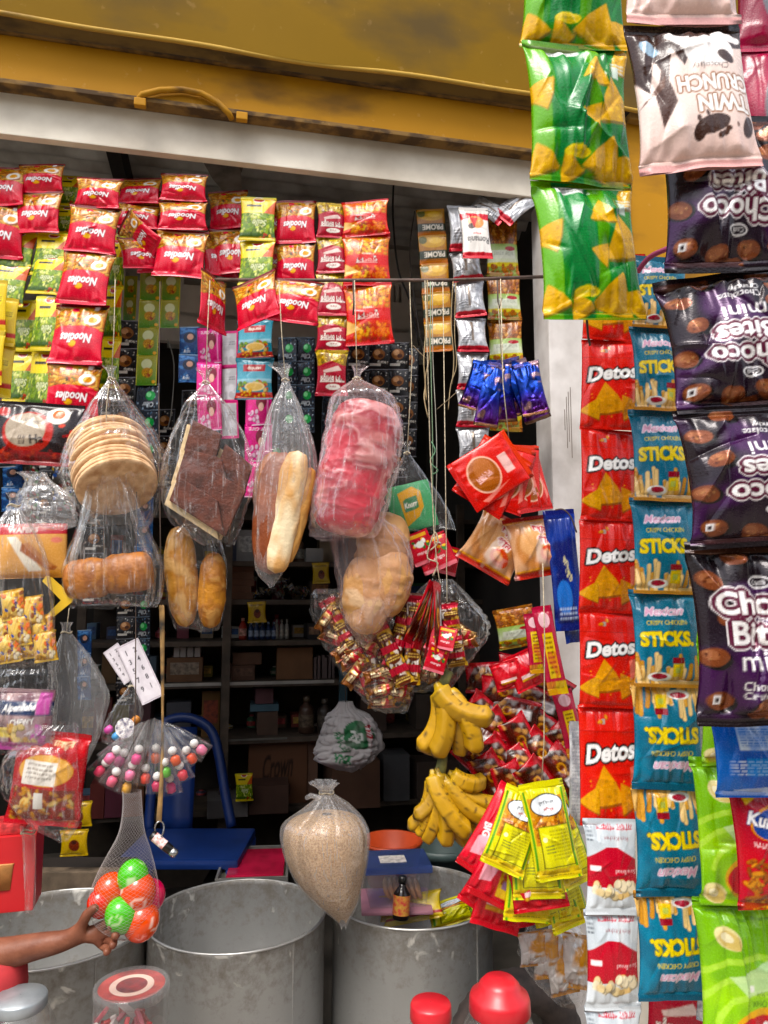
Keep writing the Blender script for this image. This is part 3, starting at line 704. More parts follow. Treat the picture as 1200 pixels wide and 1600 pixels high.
def d_twin():
    A = Art(16, 20, 'e3cfc6', 96, 23); A.grad(11, 20, 'e8d8d0', 'e2c0b6').rect(0, 0, 16, 1.4, '2c2422')
    A.poly([(0, 1.2), (16, 1.2), (16, 4.2), (13.5, 5.2), (12, 3.4), (10, 6.2), (8.6, 4.0), (6.6, 7.4), (5.2, 5), (4.2, 9), (2.6, 6), (1.6, 10.4), (0, 8)], '3a2620')
    A.ell(10.4, 5.3, 3.6, 2.4, 'efe9e6').ell(6.6, 3.4, 1.7, 1.1, 'efe9e6', 30).ell(13.4, 3.0, 2.2, .9, 'efe9e6', 10).ell(2.5, 4, 1.4, .9, '9ab4c8', 40).ell(12.6, 6.4, 1.3, .8, '3a2620', 30)
    A.poly([(3.6, 7), (5, 12), (3, 15), (2.2, 11)], '4a2f26').poly([(0, 12), (3.8, 8.4), (3.4, 10)], '6a4a3c')
    A.text('Chocolaty', 10.2, 7.6, 1.15, '2a1c18', 180, .2, 5.4)
    A.text('CRUNCH', 10.4, 9.9, 2.1, 'f6f2ee', 180, -.04, 10.4, .035, '8a5a34', .22).text('TWIN', 11.4, 12.6, 2.1, 'f6f2ee', 180, -.04, 7.4, .035, '8a5a34', .22)
    A.ell(9.4, 15.2, 2.5, 1.1, '3a241c', -14).ell(7.6, 16.1, .8, .9, '3a241c', 20).ell(14.6, 15.4, .8, 1.5, '3a241c', 25).bits((6, 13.6, 14, 17), 8, ['4a3026', '6b4a3a'], .2, .45)
    A.rect(0, 19, 16, 20, 'dca8a4'); return A
def d_choco(up=False):
    A = Art(14.5, 20, '1d1418', 96, 24 if not up else 25)
    A.grad(0, 20, '1c1418', '241624').mottle('3f1a48', .9, 2.0, .48, .66)
    for x, y in ((1.6, 4.4), (3, 8.2), (12.6, 3.2), (13.2, 17), (2, 17.2), (6, 18), (9.6, 17.4), (4.6, 1.6), (11, 1.3), (13.8, 12.8), (1.2, 12.6), (7.8, 19.2), (12.2, 5.6)):
        A.ell(x+.15, y+.2, 1.5, 1.15, '0f0a0c', 20).ell(x, y, 1.35, 1.0, '7a4630', A.r.uniform(-40, 40)).ell(x-.3, y-.25, .75, .5, '9a6448', 20).bits((x-.8, y-.5, x+.8, y+.5), 5, ['5a2a18', 'c08a60'], .1, .2)
    r = 0 if up else 180
    def T(s, x, y, h, **k):
        if up: x, y = 14.5-x, 20-y
        A.text(s, x, y, h, k.pop('col', 'f4f0ee'), r, **k)
    T('Chocolate', 8.3, 4.4, .9, wmax=4.6, sx=.9); T('Crunchy', 8.8, 3.3, .9, wmax=4.0); 
    T('mini', 8.4, 7.0, 1.9, wmax=4.8, bold=.0)
    for col, ew in (('e8e0e0', .62), ('5a2438', .44)):
        T('Bites', 8.2, 9.9, 2.5, wmax=8.0, bold=.015, edge=col, ew=ew); T('Choco', 8.2, 13.1, 2.5, wmax=9.2, bold=.015, edge=col, ew=ew)
    T('Bites', 8.2, 9.9, 2.5, wmax=8.0, bold=.02); T('Choco', 8.2, 13.1, 2.5, wmax=9.2, bold=.02)
    x, y = (8.2, 15.3) if not up else (6.3, 4.7)
    A.ell(x, y, 1.2, .7, 'e8e4e4').ell(x, y, 1.0, .52, '241a22').text('Cadi', x, y, .5, 'f0ecec', r)
    A.rect(1.2, 16.6, 2.0, 17.6, 'eceaea').rect(1.4, 16.85, 1.8, 17.35, '2a1a20')
    A.rect(0, 0, 14.5, .8, '1a1216').rect(0, 19.2, 14.5, 20, '1a1216'); return A
def d_detos():
    A = Art(11, 17, 'd5211a', 64, 26); A.mottle('e03420', .5, 3, .5, .7).rect(0, 0, 11, .35, 'b3160f').rect(0, 3.6, 11, 3.8, 'b81a12')
    A.text('Detos', 5.5, 6.5, 2.7, 'f7f4f2', -7, .25, 9.9, .035, '1a1414', .36).small(5.6, 8.3, 9.8, 8.6, 1, 'a01a12').tri(4.5, 12, 3.6, 22, 'dd9424').tri(8.4, 12.9, 2.6, -5, 'd88a1e').tri(2.0, 13.4, 2.2, 55, 'e2a236')
    A.bits((1.5, 10.5, 9.8, 15), 40, ['f0c050', 'b8661a'], .05, .14, shade=False).rect(3.9, 1.9, 4.6, 2.7, 'a89a92').bits((1, 1.4, 10, 3), 3, ['e0902a'], .2, .35).poly([(8.6, 8.6), (10.6, 7.8), (10, 11), (8.8, 12.2)], 'e8b0a0', .45); return A
def d_sticks(up=True):
    A = Art(12, 17.6, '156480', 72, 27); A.mottle('1d7c9a', .7, 3, .45, .7).rect(0, 0, 12, 1, '0f546e')
    A.text('Mexican', 5.4, 4.0, 1.5, 'd8a6c0', -3, .4, 7.4, .02, 'f0e6ee', .1).text('CRISPY CHICKEN', 5.6, 6.1, .8, 'd8c44a', -2, 0, 7.2, .01).text('STICKS.', 5.6, 9.0, 2.7, 'e8cc38', -2, 0, 9.6, .05, '2e5a58', .14)
    for i in range(34):
        x = A.r.uniform(-.3, 12.2); L = A.r.uniform(3, 5.6)*(1 if x < 4.5 or x > 8 else .55); q = A.r.uniform(-.18, .18)+(x-6)*.03; c = lin(['e2b878', 'd39e56', 'eecb92', 'c08a48'][i % 4])
        A.line([(x, 17.2), (x+q*L, 17.2-L)], .82, np.minimum(c*.45, 1)); A.line([(x, 17.2), (x+q*L, 17.2-L)], .64, c)
    A.ell(4.2, 15.7, 1.9, .8, 'ece8e4').ell(4.2, 15.6, 1.3, .5, 'a01c34').rect(6.4, 13.4, 8.2, 15.6, 'e0be3a').rect(6.3, 12.3, 8.4, 13.3, '8e1628').rect(6.8, 14, 7.8, 15, 'b8c060')
    A.rect(0, 16.9, 12, 17.6, 'b88448')
    return A if up else A.rot180()
def d_makhana():
    A = Art(11, 15.6, 'd4dade', 60, 28); A.mottle('b8c2ca', .6, 3, .5, .7).poly([(0, 6.4), (4.2, 4.6), (6.6, 4.6), (11, 6.6), (11, 11), (0, 11)], 'b81a2c')
    A.bits((1, 10.2, 10.4, 12.4), 34, ['e8d2a2', 'd8b880', 'f2e4c4'], .55, .95, .85).poly([(0, 11.6), (3, 12.6), (5.4, 13.7), (8, 12.6), (11, 11.8), (11, 15.6), (0, 15.6)], 'd4dade')
    A.text('মাখন পাফস', 6.2, 1.4, 1.1, 'c0404e', 180, 0, 7.6, .02).text('Rich Kitchen', 6.4, 3.2, .7, '8a3038', 180, 0, 5).rect(.6, 7.6, 2.8, 8.4, 'f4ecec').text('Sona Bread', 8.2, 8.4, .7, 'ecd0d0', 180, 0, 5); A.small(.3, .6, 1.6, 4, 5, '6a727a'); return A
def d_lime(t=True):
    A = Art(13, 18, '7ab81e', 84, 29); A.mottle('a6d648', .7, 2.4, .45, .65)
    for r in (11, 8.4, 5.6): A.line([(6.5+r*math.cos(a)*.9, 14+r*math.sin(a)*.7) for a in np.linspace(3.3, 6.1, 14)], .7, 'b6de62', .8)
    for x, y in ((3.2, 4.2), (11.8, 5.2), (2, 16.4), (10.4, 9)): A.ell(x, y, 1.7, 1.2, 'e6d9a0', 25).ell(x+.2, y+.2, 1.4, .9, 'd8c078', 25).ell(x-.2, y-.1, .8, .5, 'efe6c0', 25)
    A.poly([(3, 8.4), (13, 5.4), (13, 9), (5, 10.4)], 'd6eac0', .6)
    A.ell(7.6, 14.6, 4.4, 2.9, 'e0a82c', 4).ell(7.6, 14.8, 4.1, 2.3, 'c01c28', 4).text("Lay's", 7.6, 14.6, 2.6, 'f6f2f0', 180, .15, 6.4, .04)
    A.text('American Style', 8.4, 10.2, .62, '2f5a14', 180, 0, 4.6).text('Cream & Onion', 8.4, 11.3, .8, '2f5a14', 180, 0, 5.4).rect(5.4, 9.2, 6, 9.9, 'eceae0'); A.rect(0, 0, 13, .7, '6aa61a').small(5, 2.4, 12, 2.8, 1, '3f7016'); return A
def d_kurkure():
    A = Art(13, 17, 'ac1428', 70, 30); A.mottle('c42a30', .6, 3, .45, .7).ell(5.2, 5.4, 3.2, 2.2, 'd8902a', -15).ell(5.3, 5.5, 3.0, 2.0, '1c3f8a', -15).text('Kurkure', 5.6, 5.4, 1.9, 'f4f0ee', 12, .2, 7.4, .03, '1c2f6a', .1).text('NAUGHTY TOMATO', 5.4, 8.6, .75, 'f0dcd8', 8, 0, 6.6).bits((1.2, 10, 8, 16.6), 70, ['a8622a', 'c98a48', '8e4a1e'], .4, .9, .35).bits((7, 9.6, 12, 12), 8, ['d89a3a'], .3, .6, .3).poly([(8, 11.8), (13, 12.6), (13, 14.4), (9, 13.8)], 'f0c0c8', .7).poly([(1, 0), (4, 1.6), (2, 3)], 'e8c23a').rect(9.4, 9, 10.2, 9.8, 'ecebea'); return A
def d_bluepack():
    A = Art(13, 15, '174fa4', 60, 31); A.rect(0, 0, 13, 1, '123c84').rect(4, 2.4, 12, 6.6, 'c9d4de').small(4.4, 2.8, 11.6, 6.2, 7, '5a7ab0').small(2, 8.4, 12, 11.2, 5, 'd6dce6').rect(5, 8, 10.6, 11, '2f8ac8', .6).mottle('2a72c8', .6, 3, .5, .7).poly([(3, 13.6), (11, 12.8), (11, 14.4), (4, 14.6)], 'd2dae2', .6); return A
def d_magenta():
    A = Art(14, 20, '8a1236', 40, 32); A.mottle('b01c48', .7, 3, .45, .7).ell(8, 10, 4, 6, '6c6c72', 5).ell(8.4, 10, 3.4, 5.4, '8a8a90', 5).rect(0, 0, 14, 1.4, 'a0183e'); return A
def d_redbis():
    A = Art(10, 13, 'c9231f', 56, 33); A.mottle('dd3a2c', .5, 3, .45, .7).ell(5, 8, 3.5, 3.1, 'e8b8a4').ell(5, 8, 3.2, 2.8, '9a5a34').ell(4.2, 7.6, 2.2, 1.8, 'b0704a').text('ভোজন', 5.4, 8.2, 1.4, 'f0c0bc', 80, 0, 3.2, .02).rect(3.4, 2.4, 7, 4.2, 'e8cfc8', .75).rect(0, 0, 10, .9, 'd8574a').rect(0, 12.2, 10, 13, 'b81c18').poly([(8, 4), (9.6, 10), (8.8, 11)], 'f0a89c', .6); return A
def d_bun():
    A = Art(12, 12, 'b98058', 56, 34); A.mottle('dab08c', .7, 2.5, .4, .65).ell(5.6, 6.4, 4.4, 4.2, 'bd7f4c', 0, .8, .3).ell(4.6, 5.4, 2.6, 2.4, 'd8a878', 0, .8, .5).rect(0, 0, 12, 1.3, 'b3241c').rect(0, .9, 12, 1.3, 'e09a2c').rect(0, 10.6, 12, 12, 'c02a1c').rect(0, 10.4, 12, 10.8, 'e8a22c').text('জাল', 7.4, 3.2, 1.6, 'b01830', 12, 0, 4.4, .03, 'f0e4dc', .2).text('পান', 7.4, 5.4, 1.6, 'b01830', 12, 0, 4.4, .03, 'f0e4dc', .2).ell(8, 8.2, 2.2, 1.6, 'd0482a', 20).ell(7.6, 8, 1.2, .8, 'e8904a', 20).mottle('f0e6de', .5, 4, .62, .75); return A
def d_bluewrap():
    A = Art(8, 16, '141f62', 44, 35); A.mottle('24409a', .7, 3, .45, .65).text('বিস্কুট', 4.4, 8, 1.5, 'd8cf9a', 66, 0, 7, .02).ell(3, 11.6, 2, 2.2, '4a7ac8').small(1.4, 13, 6, 14.8, 3, 'b8c6e0').rect(0, 0, 8, .7, '14206a'); return A
def d_bluepurple():
    A = Art(6, 14, '1c3a8e', 30, 36); A.grad(7, 14, '1f3a90', '5a1a5a').mottle('b08a68', .6, 2.2, .62, .7).rect(0, 13.2, 6, 14, '6a4a34'); return A
def d_rsachet():
    A = Art(10, 6, '4a1a14', 40, 37); A.mottle('2a1410', .9, 4, .45, .62).mottle('b4b0ae', .85, 2.2, .55, .66).bits((.6, .8, 9.4, 5.2), 26, ['7a2e1e', '4a2418', 'b88a58', '5a1a16', '9a6a3a', '2a1810'], .3, .7).rect(6.2, 2.2, 8.6, 3.9, 'e4e2e2').small(6.4, 2.5, 8.4, 3.6, 3, '8a8a90').ell(4.2, 3, 1, .8, 'c99042').ell(4.2, 3, .6, .5, '6a2a18').rect(0, 0, 10, .8, 'b81c28').rect(0, 5.2, 10, 6, 'b81c28').poly([(0, 0), (2.4, 0), (0, 4)], 'b01c26'); return A
def d_cookie_tube():
    A = Art(7, 16, 'a81c3a', 40, 38); A.rect(1.8, 5, 5.4, 13, 'd8b83a').small(2.4, 5.6, 4.8, 12.6, 8, '5a2a14').rect(0, 13.6, 7, 16, 'c9a83a').mottle('c8405a', .5, 3, .5, .7).ell(3.5, 2.6, 2, 1.4, 'e8d8dc', 0, .6); return A
def d_spice():
    A = Art(10, 19, 'd3cb1c', 72, 39); A.rect(.5, 0, 1.0, 19, '5a9a2a').rect(9.0, 0, 9.5, 19, '5a9a2a').rect(0, 0, 10, 1.6, 'd8d22c')
    A.rect(1.2, 3, 8.8, 12, 'c98f3a').bits((1.4, 6, 8.8, 11), 60, ['b9773a', 'd9a45a', '9a5a28'], .3, .6).ell(5.2, 4.6, 3.7, 2.2, '23231e').ell(5.2, 4.6, 3.45, 1.95, 'dfe6ea').text('মুড়ি মশলা', 5.2, 4.2, 1.0, '2a2424', 0, 0, 5.2, .03).text('চিকেন', 5.4, 5.4, .8, 'b03a30', 0, 0, 3, .03)
    A.rect(2.2, 8.6, 9.0, 16.4, 'd9d42c').line([(2.2, 8.6), (9, 8.6), (9, 16.4), (2.2, 16.4), (2.2, 8.6)], .2, '6a6a1a').small(4.4, 9.4, 8.6, 15.4, 9, 'a39c20', .8).ell(3.2, 11, .5, .5, 'f2efc0').small(3, 12.2, 5, 14, 3, '5a6a4a').rect(.4, 16.8, 9.6, 18.4, 'd6b820').small(2, 18, 8, 18.3, 1, '6a6a1a'); return A
def d_masala():
    A = Art(10, 17, 'c4172a', 56, 40); A.mottle('dc3a44', .5, 3, .45, .7).poly([(3, 2), (10, 0), (10, 15), (5, 15.4)], 'd8b02c').bits((5, 5, 9.6, 13), 60, ['c9843a', 'e0b25a', 'a05a24', 'b0303a'], .3, .65).ell(7.2, 3.4, 2.2, 1.7, 'e8eaec').text('Ci', 7.2, 3.4, 1.6, '222222').text('BIG', 1.8, 9, 1.3, 'f4e6e6', 75, 0, 3, .03).poly([(1, 10.6), (4, 9), (3.2, 13.4), (1.2, 14)], 'f0b8c4', .8).rect(5.4, 12.4, 8, 13.8, '8a6a8a').rect(0, 15.8, 10, 17, 'b8141f'); return A
def d_redtail():
    A = Art(9, 13, 'bf1724', 40, 41); A.mottle('e04a50', .5, 3, .5, .7).rect(2, 8, 7, 9.2, 'e8c8c8').rect(2, 9.3, 6.4, 10, 'd8a83a').poly([(3, 1), (6, 2), (5, 6)], 'f0a0a8', .6); return A
def d_wafer():
    A = Art(6, 12, 'cfc8c2', 36, 42); A.mottle('c98a2a', .95, 1.4, .5, .6).mottle('f0eeec', .8, 1.6, .56, .66).mottle('9a4a1c', .4, 2, .64, .75); return A
def d_greencard():
    A = Art(10, 9, '4f9a6a', 60, 43); A.mottle('5fae7c', .4, 3, .5, .7).poly([(2.6, 1.6), (6, .8), (7.6, 2), (7.6, 5), (6.2, 6.6), (3.2, 8)], 'd9a02c').poly([(3.4, 3.2), (4.2, 2.8), (6.6, 2.6), (6.6, 4.9), (5.6, 5.2), (3.4, 5.4)], '3f7a52').text('Knorr', 5, 4.1, 1.05, 'f0ece0', -4, .2, 2.8, .03); return A
def d_sachetred():
    A = Art(8, 10, 'b32430', 44, 44); A.mottle('d85a62', .5, 3, .5, .7).rect(1, .8, 7, 1.8, 'd8a02c').bits((1.4, 2.6, 6.6, 5.6), 16, ['e0b43a', 'e8e4e0', '3a7a3a', '9a1424'], .3, .8).text('mango', 4, 6.8, 1, 'f4e8e8', 0, 0, 5).rect(0, 8.8, 8, 10, 'd87a84').ell(4, 4, 1.3, 1, 'dfe4d8'); return A
def d_ramen():
    A = Art(14, 11, '1e1416', 70, 45); A.ell(6, 5.6, 4.1, 3.6, 'b03028').ell(5.6, 5.2, 3.3, 3.0, 'a89a88').text('spicy chicken', 5.4, 3.6, .9, '2a1c1a', 8, 0, 5).text('Ha', 7.6, 6.8, 1.6, '1c1414', -10, 0, 2.2, .03).text('맵', 5.2, 7, 1.5, '2a1c1a', 5).ell(10.4, 2.4, 1.8, 1.6, 'ece6da').ell(10.4, 2.2, 1.0, .9, 'd8622c').rect(0, 8.8, 14, 11, '9a1c20').bits((0, 8.6, 14, 10.6), 40, ['c03a24', '7a1214'], .2, .5).ell(1.8, 2.2, .9, .8, 'b02a24').bits((11, 4, 14, 8), 16, ['b02a2a', 'd85a4a'], .2, .5); return A
def d_redsnack():
    A = Art(12, 15, 'a8161e', 60, 46); A.rect(.6, 1, 11.4, 3, 'b81c22').text('চানাচুর', 8, 2, 1.2, 'f0dcb0', 0, 0, 5, .02).ell(6, 6, 4.4, 2.4, 'd0a05a').rect(2.4, 4.6, 8, 8.2, 'd8d2c8').small(3, 5, 7.4, 7.6, 4, '8a8278').rect(.8, 8.8, 11, 14, '7a2a1c').bits((1, 9, 11, 14), 50, ['b8783a', 'c99042', '8a3a1c', 'e0c07a', 'a81c1c'], .4, .9, .45).rect(4.8, 9.4, 6.2, 12, 'e0dcd4').rect(0, 14.2, 12, 15, 'b81c28'); return A
def d_candybag():
    A = Art(12, 10, '7a5a62', 56, 47); A.mottle('c9b2ae', .6, 3, .45, .65).rect(0, 2, 12, 4.2, '1c2f52').text('Alpenliebe', 5.8, 3.1, 1.5, 'f4f2f0', -4, .3, 9.6, .03).text('CHEWY', 6.6, 5.2, 1.0, 'f0ece8', -4, 0, 5, .04, '2a1c30', .1).rect(.4, 6.2, 4.8, 7.8, 'd8c26a').bits((3, 5.6, 11, 9), 24, ['b85aa0', 'c9a05a', '7a3a4a', 'e0c88a'], .4, .9).rect(9, .6, 11.4, 4, 'b85a9a').rect(0, 8.6, 12, 10, 'a8528e'); return A
def d_waferbox():
    A = Art(12, 9.5, 'e0a868', 60, 48); A.rect(0, 0, 12, 2, 'b8202c').text('WAFERS', 5, 1.2, 1.0, 'f2e6e0', 0, 0, 6, .04).poly([(2.6, 2.4), (4.2, 2.4), (8.6, 8.6), (6.4, 8.8)], 'f2ead8').poly([(5, 3.4), (10.6, 7.6), (9.6, 8.6), (4.8, 4.8)], 'a8643e').poly([(5.2, 3.6), (6.2, 3.4), (10, 7.2), (9.4, 7.8)], 'c08458').ell(10.4, 3, .9, .5, 'e08a7a').poly([(0, 8.6), (12, 8), (12, 9.5), (0, 9.5)], 'd89a58'); return A
def d_goldchoc():
    A = Art(8, 9, 'b8842c', 36, 49); A.mottle('e8c878', .8, 3, .45, .6).bits((0, .5, 8, 8.5), 22, ['d86a2a', 'f0e2c0', '8a4a1c', '2a4a9a', 'e0a83a'], .3, .8).text('Toffee', 5.6, 4, 1, '2a3a7a', 90, .2, 4.4, .03).rect(0, 8.3, 8, 9, 'd8b25a'); return A
def d_sachetpile():
    A = Art(6, 6, '3a3430', 30, 50); A.bits((0, 0, 6, 6), 30, ['b8b4ac', '8a2a2a', '2a4a8a', 'c9a03a', '3a7a3a', '1a1a1c', 'e0dcd4'], .3, .8, .6, shade=False); return A
def d_yellowsmall():
    A = Art(6, 7, 'b9961e', 32, 51); A.ell(3.2, 4, 1.2, 1.5, '6a2a1c').small(1, 1, 5, 1.8, 1, '6a4a12').ell(3.2, 3.2, .6, .5, '3a1812'); return A
def d_silvercol():
    A = Art(5, 14, 'b9bcc2', 28, 52); A.mottle('f0f2f4', .8, 4, .45, .65).mottle('6a6e78', .6, 5, .55, .7).small(.6, 1, 4.4, 13, 26, '8a8e98', .7); return A
def d_candystrip():
    A = Art(6, 20, '4a2418', 34, 54); A.mottle('c9a04a', .9, 3, .5, .62).mottle('e8e0d8', .8, 4, .6, .7)
    for k in range(4): A.rect(0, .6+k*5, 6, 2.2+k*5, 'b01c30').ell(3, 3.8+k*5, 2.2, 1.1, '5a2a18').small(1, 3.2+k*5, 5, 4.4+k*5, 2, 'e0c070')
    return A
def d_chocoup(): return d_choco(True)
def d_sticksdown(): return d_sticks(False)
def d_lollycard():
    A = Art(6, 13, 'd4cdd2', 44, 53); A.mottle('e6e0e4', .5, 3, .5, .7)
    for i in range(5):
        for j in range(2): A.text(str((i*2+j) % 9+1), 1.8+j*2.2, 2+i*2.0, 1.1, '3a3438', 0, 0, 1.4, .02)
    A.line([(.3, .3), (5.7, .3), (5.7, 12.7), (.3, 12.7), (.3, .3)], .15, 'a89aa4'); return A

for k, fn, n, kw in (
    ('noodle', d_noodle, 6, dict(dep=.20, wr=1.7, back='b01a2c')), ('noodle2', d_noodle2, 2, dict(dep=.20, wr=1.4, back='b8141c', pinch=.05)),
    ('soup', d_soup, 3, dict(dep=.14, wr=1.0, back='6a7a2a', mat=FILM)), ('yellowp', d_yellow, 2, dict(dep=.12)),
    ('tea', d_tea, 2, dict(dep=.06, wr=.8, pinch=.0, seal=.05)), ('black', d_black, 3, dict(dep=.07, pinch=.0, wr=1.5, mat=FOIL, seal=.05)),
    ('clearsh', d_clear, 2, dict(dep=.07, pinch=0., wr=1.5, mat=FOIL, seal=.06)), ('pink', d_pink, 2, dict(dep=.06, pinch=.0, mat=FOIL)), ('pinkcard', d_pinkcard, 1, dict(dep=.05, pinch=0)),
    ('blue', d_blue, 1, dict(dep=.06, pinch=0, mat=FOIL)), ('teal', d_teal, 2, dict(dep=.14, wr=1.1)), ('chana', d_chana, 3, dict(dep=.18, pinch=.07, wr=1.2)),
    ('orange', d_orange, 2, dict(dep=.10, pinch=.01, wr=.8)), ('silver', d_silver, 3, dict(dep=.30, pinch=.07, wr=1.6, mat=FOIL)), ('whitefront', d_white_front, 1, dict(dep=.26, wr=1.3)),
    ('puff', d_puff, 2, dict(dep=.2, pinch=.04, wr=1.1)), ('chipgreen', d_chipgreen, 3, dict(dep=.34, pinch=.05, wr=1.9, seal=.05, back='2a7a34')),
    ('twin', d_twin, 2, dict(dep=.30, pinch=.045, wr=1.8, back='d8c8c0')), ('choco', d_choco, 4, dict(dep=.34, pinch=.05, wr=2.2, mat=FOIL, back='2a1c2a')), ('chocoup', d_chocoup, 1, dict(dep=.34, wr=2.4, mat=FOIL, back='2a1c2a')),
    ('detos', d_detos, 6, dict(dep=.22, pinch=.02, wr=1.5, seal=.03, back='b8201a')), ('sticks', d_sticks, 5, dict(dep=.26, pinch=.05, wr=1.6, back='156480')), ('sticksdown', d_sticksdown, 3, dict(dep=.26, pinch=.05, wr=1.6, back='156480')),
    ('makhana', d_makhana, 2, dict(dep=.26, pinch=.06, wr=1.2, back='c9d0d4')), ('lime', d_lime, 3, dict(dep=.36, pinch=.05, wr=1.9, back='8ac02a')), ('kurkure', d_kurkure, 1, dict(dep=.32, pinch=.05, wr=1.3)),
    ('bluepack', d_bluepack, 1, dict(dep=.26, wr=1.2)), ('magenta', d_magenta, 2, dict(dep=.34, pinch=.06, wr=1.2)), ('redbis', d_redbis, 3, dict(dep=.14, pinch=.01, wr=1.3)),
    ('bun', d_bun, 2, dict(dep=.42, pinch=.05, wr=1.3)), ('bluewrap', d_bluewrap, 2, dict(dep=.30, pinch=.05, wr=1.8)), ('bluepurple', d_bluepurple, 4, dict(dep=.34, pinch=.05, wr=2.2, mat=SHINY)),
    ('rsachet', d_rsachet, 4, dict(dep=.22, pinch=.03, wr=2.0, seal=.08)), ('cookietube', d_cookie_tube, 2, dict(dep=.42, pinch=.03, wr=1.2)), ('spice', d_spice, 5, dict(dep=.34, pinch=.03, wr=2.0)),
    ('masala', d_masala, 2, dict(dep=.32, pinch=.03, wr=2.0)), ('redtail', d_redtail, 3, dict(dep=.26, pinch=.02, wr=2.2)), ('wafer', d_wafer, 4, dict(dep=.5, pinch=.08, wr=1.8)),
    ('greencard', d_greencard, 1, dict(dep=.10, pinch=0, wr=.3, seal=.01)), ('sachetred', d_sachetred, 3, dict(dep=.08, pinch=0, wr=1.2)), ('ramen', d_ramen, 1, dict(dep=.2, pinch=.03, wr=1.2)),
    ('redsnack', d_redsnack, 1, dict(dep=.34, pinch=.03, wr=1.5)), ('candybag', d_candybag, 1, dict(dep=.34, pinch=.03, wr=1.8)), ('waferbox', d_waferbox, 1, dict(dep=.2, pinch=0, wr=.4, seal=.02)),
    ('goldchoc', d_goldchoc, 2, dict(dep=.3, pinch=.04, wr=2.0)), ('sachetpile', d_sachetpile, 2, dict(dep=.3, wr=2)), ('yellowsmall', d_yellowsmall, 1, dict(dep=.2)), ('silvercol', d_silvercol, 2, dict(dep=.3, wr=2.2, mat=FOIL, pinch=.05)),
    ('candystrip', d_candystrip, 4, dict(dep=.45, pinch=.06, wr=3.0, mat=FOIL)),
    ('lollycard', d_lollycard, 1, dict(dep=.02, pinch=0, wr=.6, seal=.02))):
    design(k, fn, n, **kw)

# ================================================================ hanging strips
# ---- right-hand side, nearest to the camera
strip('snack_packet_strip', 'hanging strip of green corn chip packets at the top beside the yellow shutter', 'snack packets',
      [(893, -110, 158), (897, 74, 160), (909, 288, 165), (928, 500, 150)], 'chipgreen', 1.02, tilt=2, turn=8, over=1.03)
strip('snack_packet_strip', 'pale pink chocolate biscuit packets hung upside down at the top', 'biscuit packets',
      [(1055, -190, 165), (1066, 38, 168), (1092, 268, 182)], 'twin', .86, tilt=3, turn=4)
strip('snack_packet_strip', 'long hanging strip of dark purple mini biscuit packets with white lettering', 'biscuit packets',
      [(1118, 195, 172), (1132, 425, 182), (1160, 640, 205), (1186, 850, 215), (1206, 1128, 215)], ['choco', 'choco', 'choco', 'chocoup'], .90, tilt=4, turn=-6, over=1.05, alt=.008)
strip('snack_packet_strip', 'dark red and grey packets hanging at the top corner behind the pink ones', 'snack packets',
      [(1205, -90, 110), (1208, 82, 110), (1211, 262, 110), (1216, 420, 110)], 'magenta', 1.06, tilt=3)
strip('snack_packet_strip', 'teal fried stick snack packets hung beside the red corn chip strip', 'snack packets',
      [(1030, 402, 88), (1031, 512, 84), (1033, 642, 92), (1035, 782, 98), (1038, 925, 104), (1040, 1070, 106), (1040, 1228, 106), (1045, 1392, 108), (1048, 1552, 108)],
      ['sticks']*5+['sticksdown']*3, 1.2, tilt=5, turn=3, over=1.05, jitter=3)
strip('snack_packet_strip', 'long strip of red corn chip packets hanging against the white doorpost', 'snack packets',
      [(960, 395, 92), (958, 532, 92), (955, 672, 92), (953, 814, 92), (952, 957, 92), (951, 1104, 92), (952, 1286, 92)],
      ['detos']*6, 1.34, tilt=1, turn=0, over=1.02, jitter=4, hang=P(960, -40, 1.34))
strip('snack_packet_strip', 'white and red puffed snack packets hanging below the red corn chip strip', 'snack packets',
      [(955, 1284, 78), (956, 1424, 84), (957, 1574, 84), (958, 1720, 84)], 'makhana', 1.31, tilt=4)
strip('snack_packet_strip', 'dark red chickpea snack packets with mustard grains under the teal packets', 'snack packets',
      [(1066, 1380, 85), (1060, 1510, 95), (1056, 1660, 95)], 'chana', 1.34, tilt=3)
strip('snack_packet_strip', 'narrow teal packets hanging edge on behind the teal stick snack strip', 'snack packets',
      [(1078, 640, 44), (1084, 790, 44), (1090, 930, 46), (1094, 1075, 46), (1098, 1225, 46)], 'sticks', 1.3, tilt=0, turn=38)
strip('snack_packet_strip', 'silver backed packets hanging between the teal and lime green strips', 'snack packets',
      [(1104, 1040, 40), (1110, 1240, 44), (1112, 1420, 44), (1112, 1600, 44)], 'silvercol', 1.26, tilt=0, turn=-20)
strip('snack_packet_strip', 'bright lime green potato chip packets hanging at the lower corner', 'snack packets',
      [(1130, 820, 90), (1138, 1010, 100), (1152, 1190, 120), (1158, 1405, 150), (1166, 1640, 150)], 'lime', 1.12, tilt=3, turn=6)
strip('snack_packet_strip', 'blue packet with a white panel hung above the red snack packet', 'snack packet', [(1168, 1118, 110), (1174, 1242, 112)], 'bluepack', .98, tilt=4)
strip('snack_packet_strip', 'red corn puff packet with a blue oval badge over the lime green packets', 'snack packet', [(1206, 1228, 132), (1214, 1412, 134)], 'kurkure', 1.0, tilt=6, turn=10)

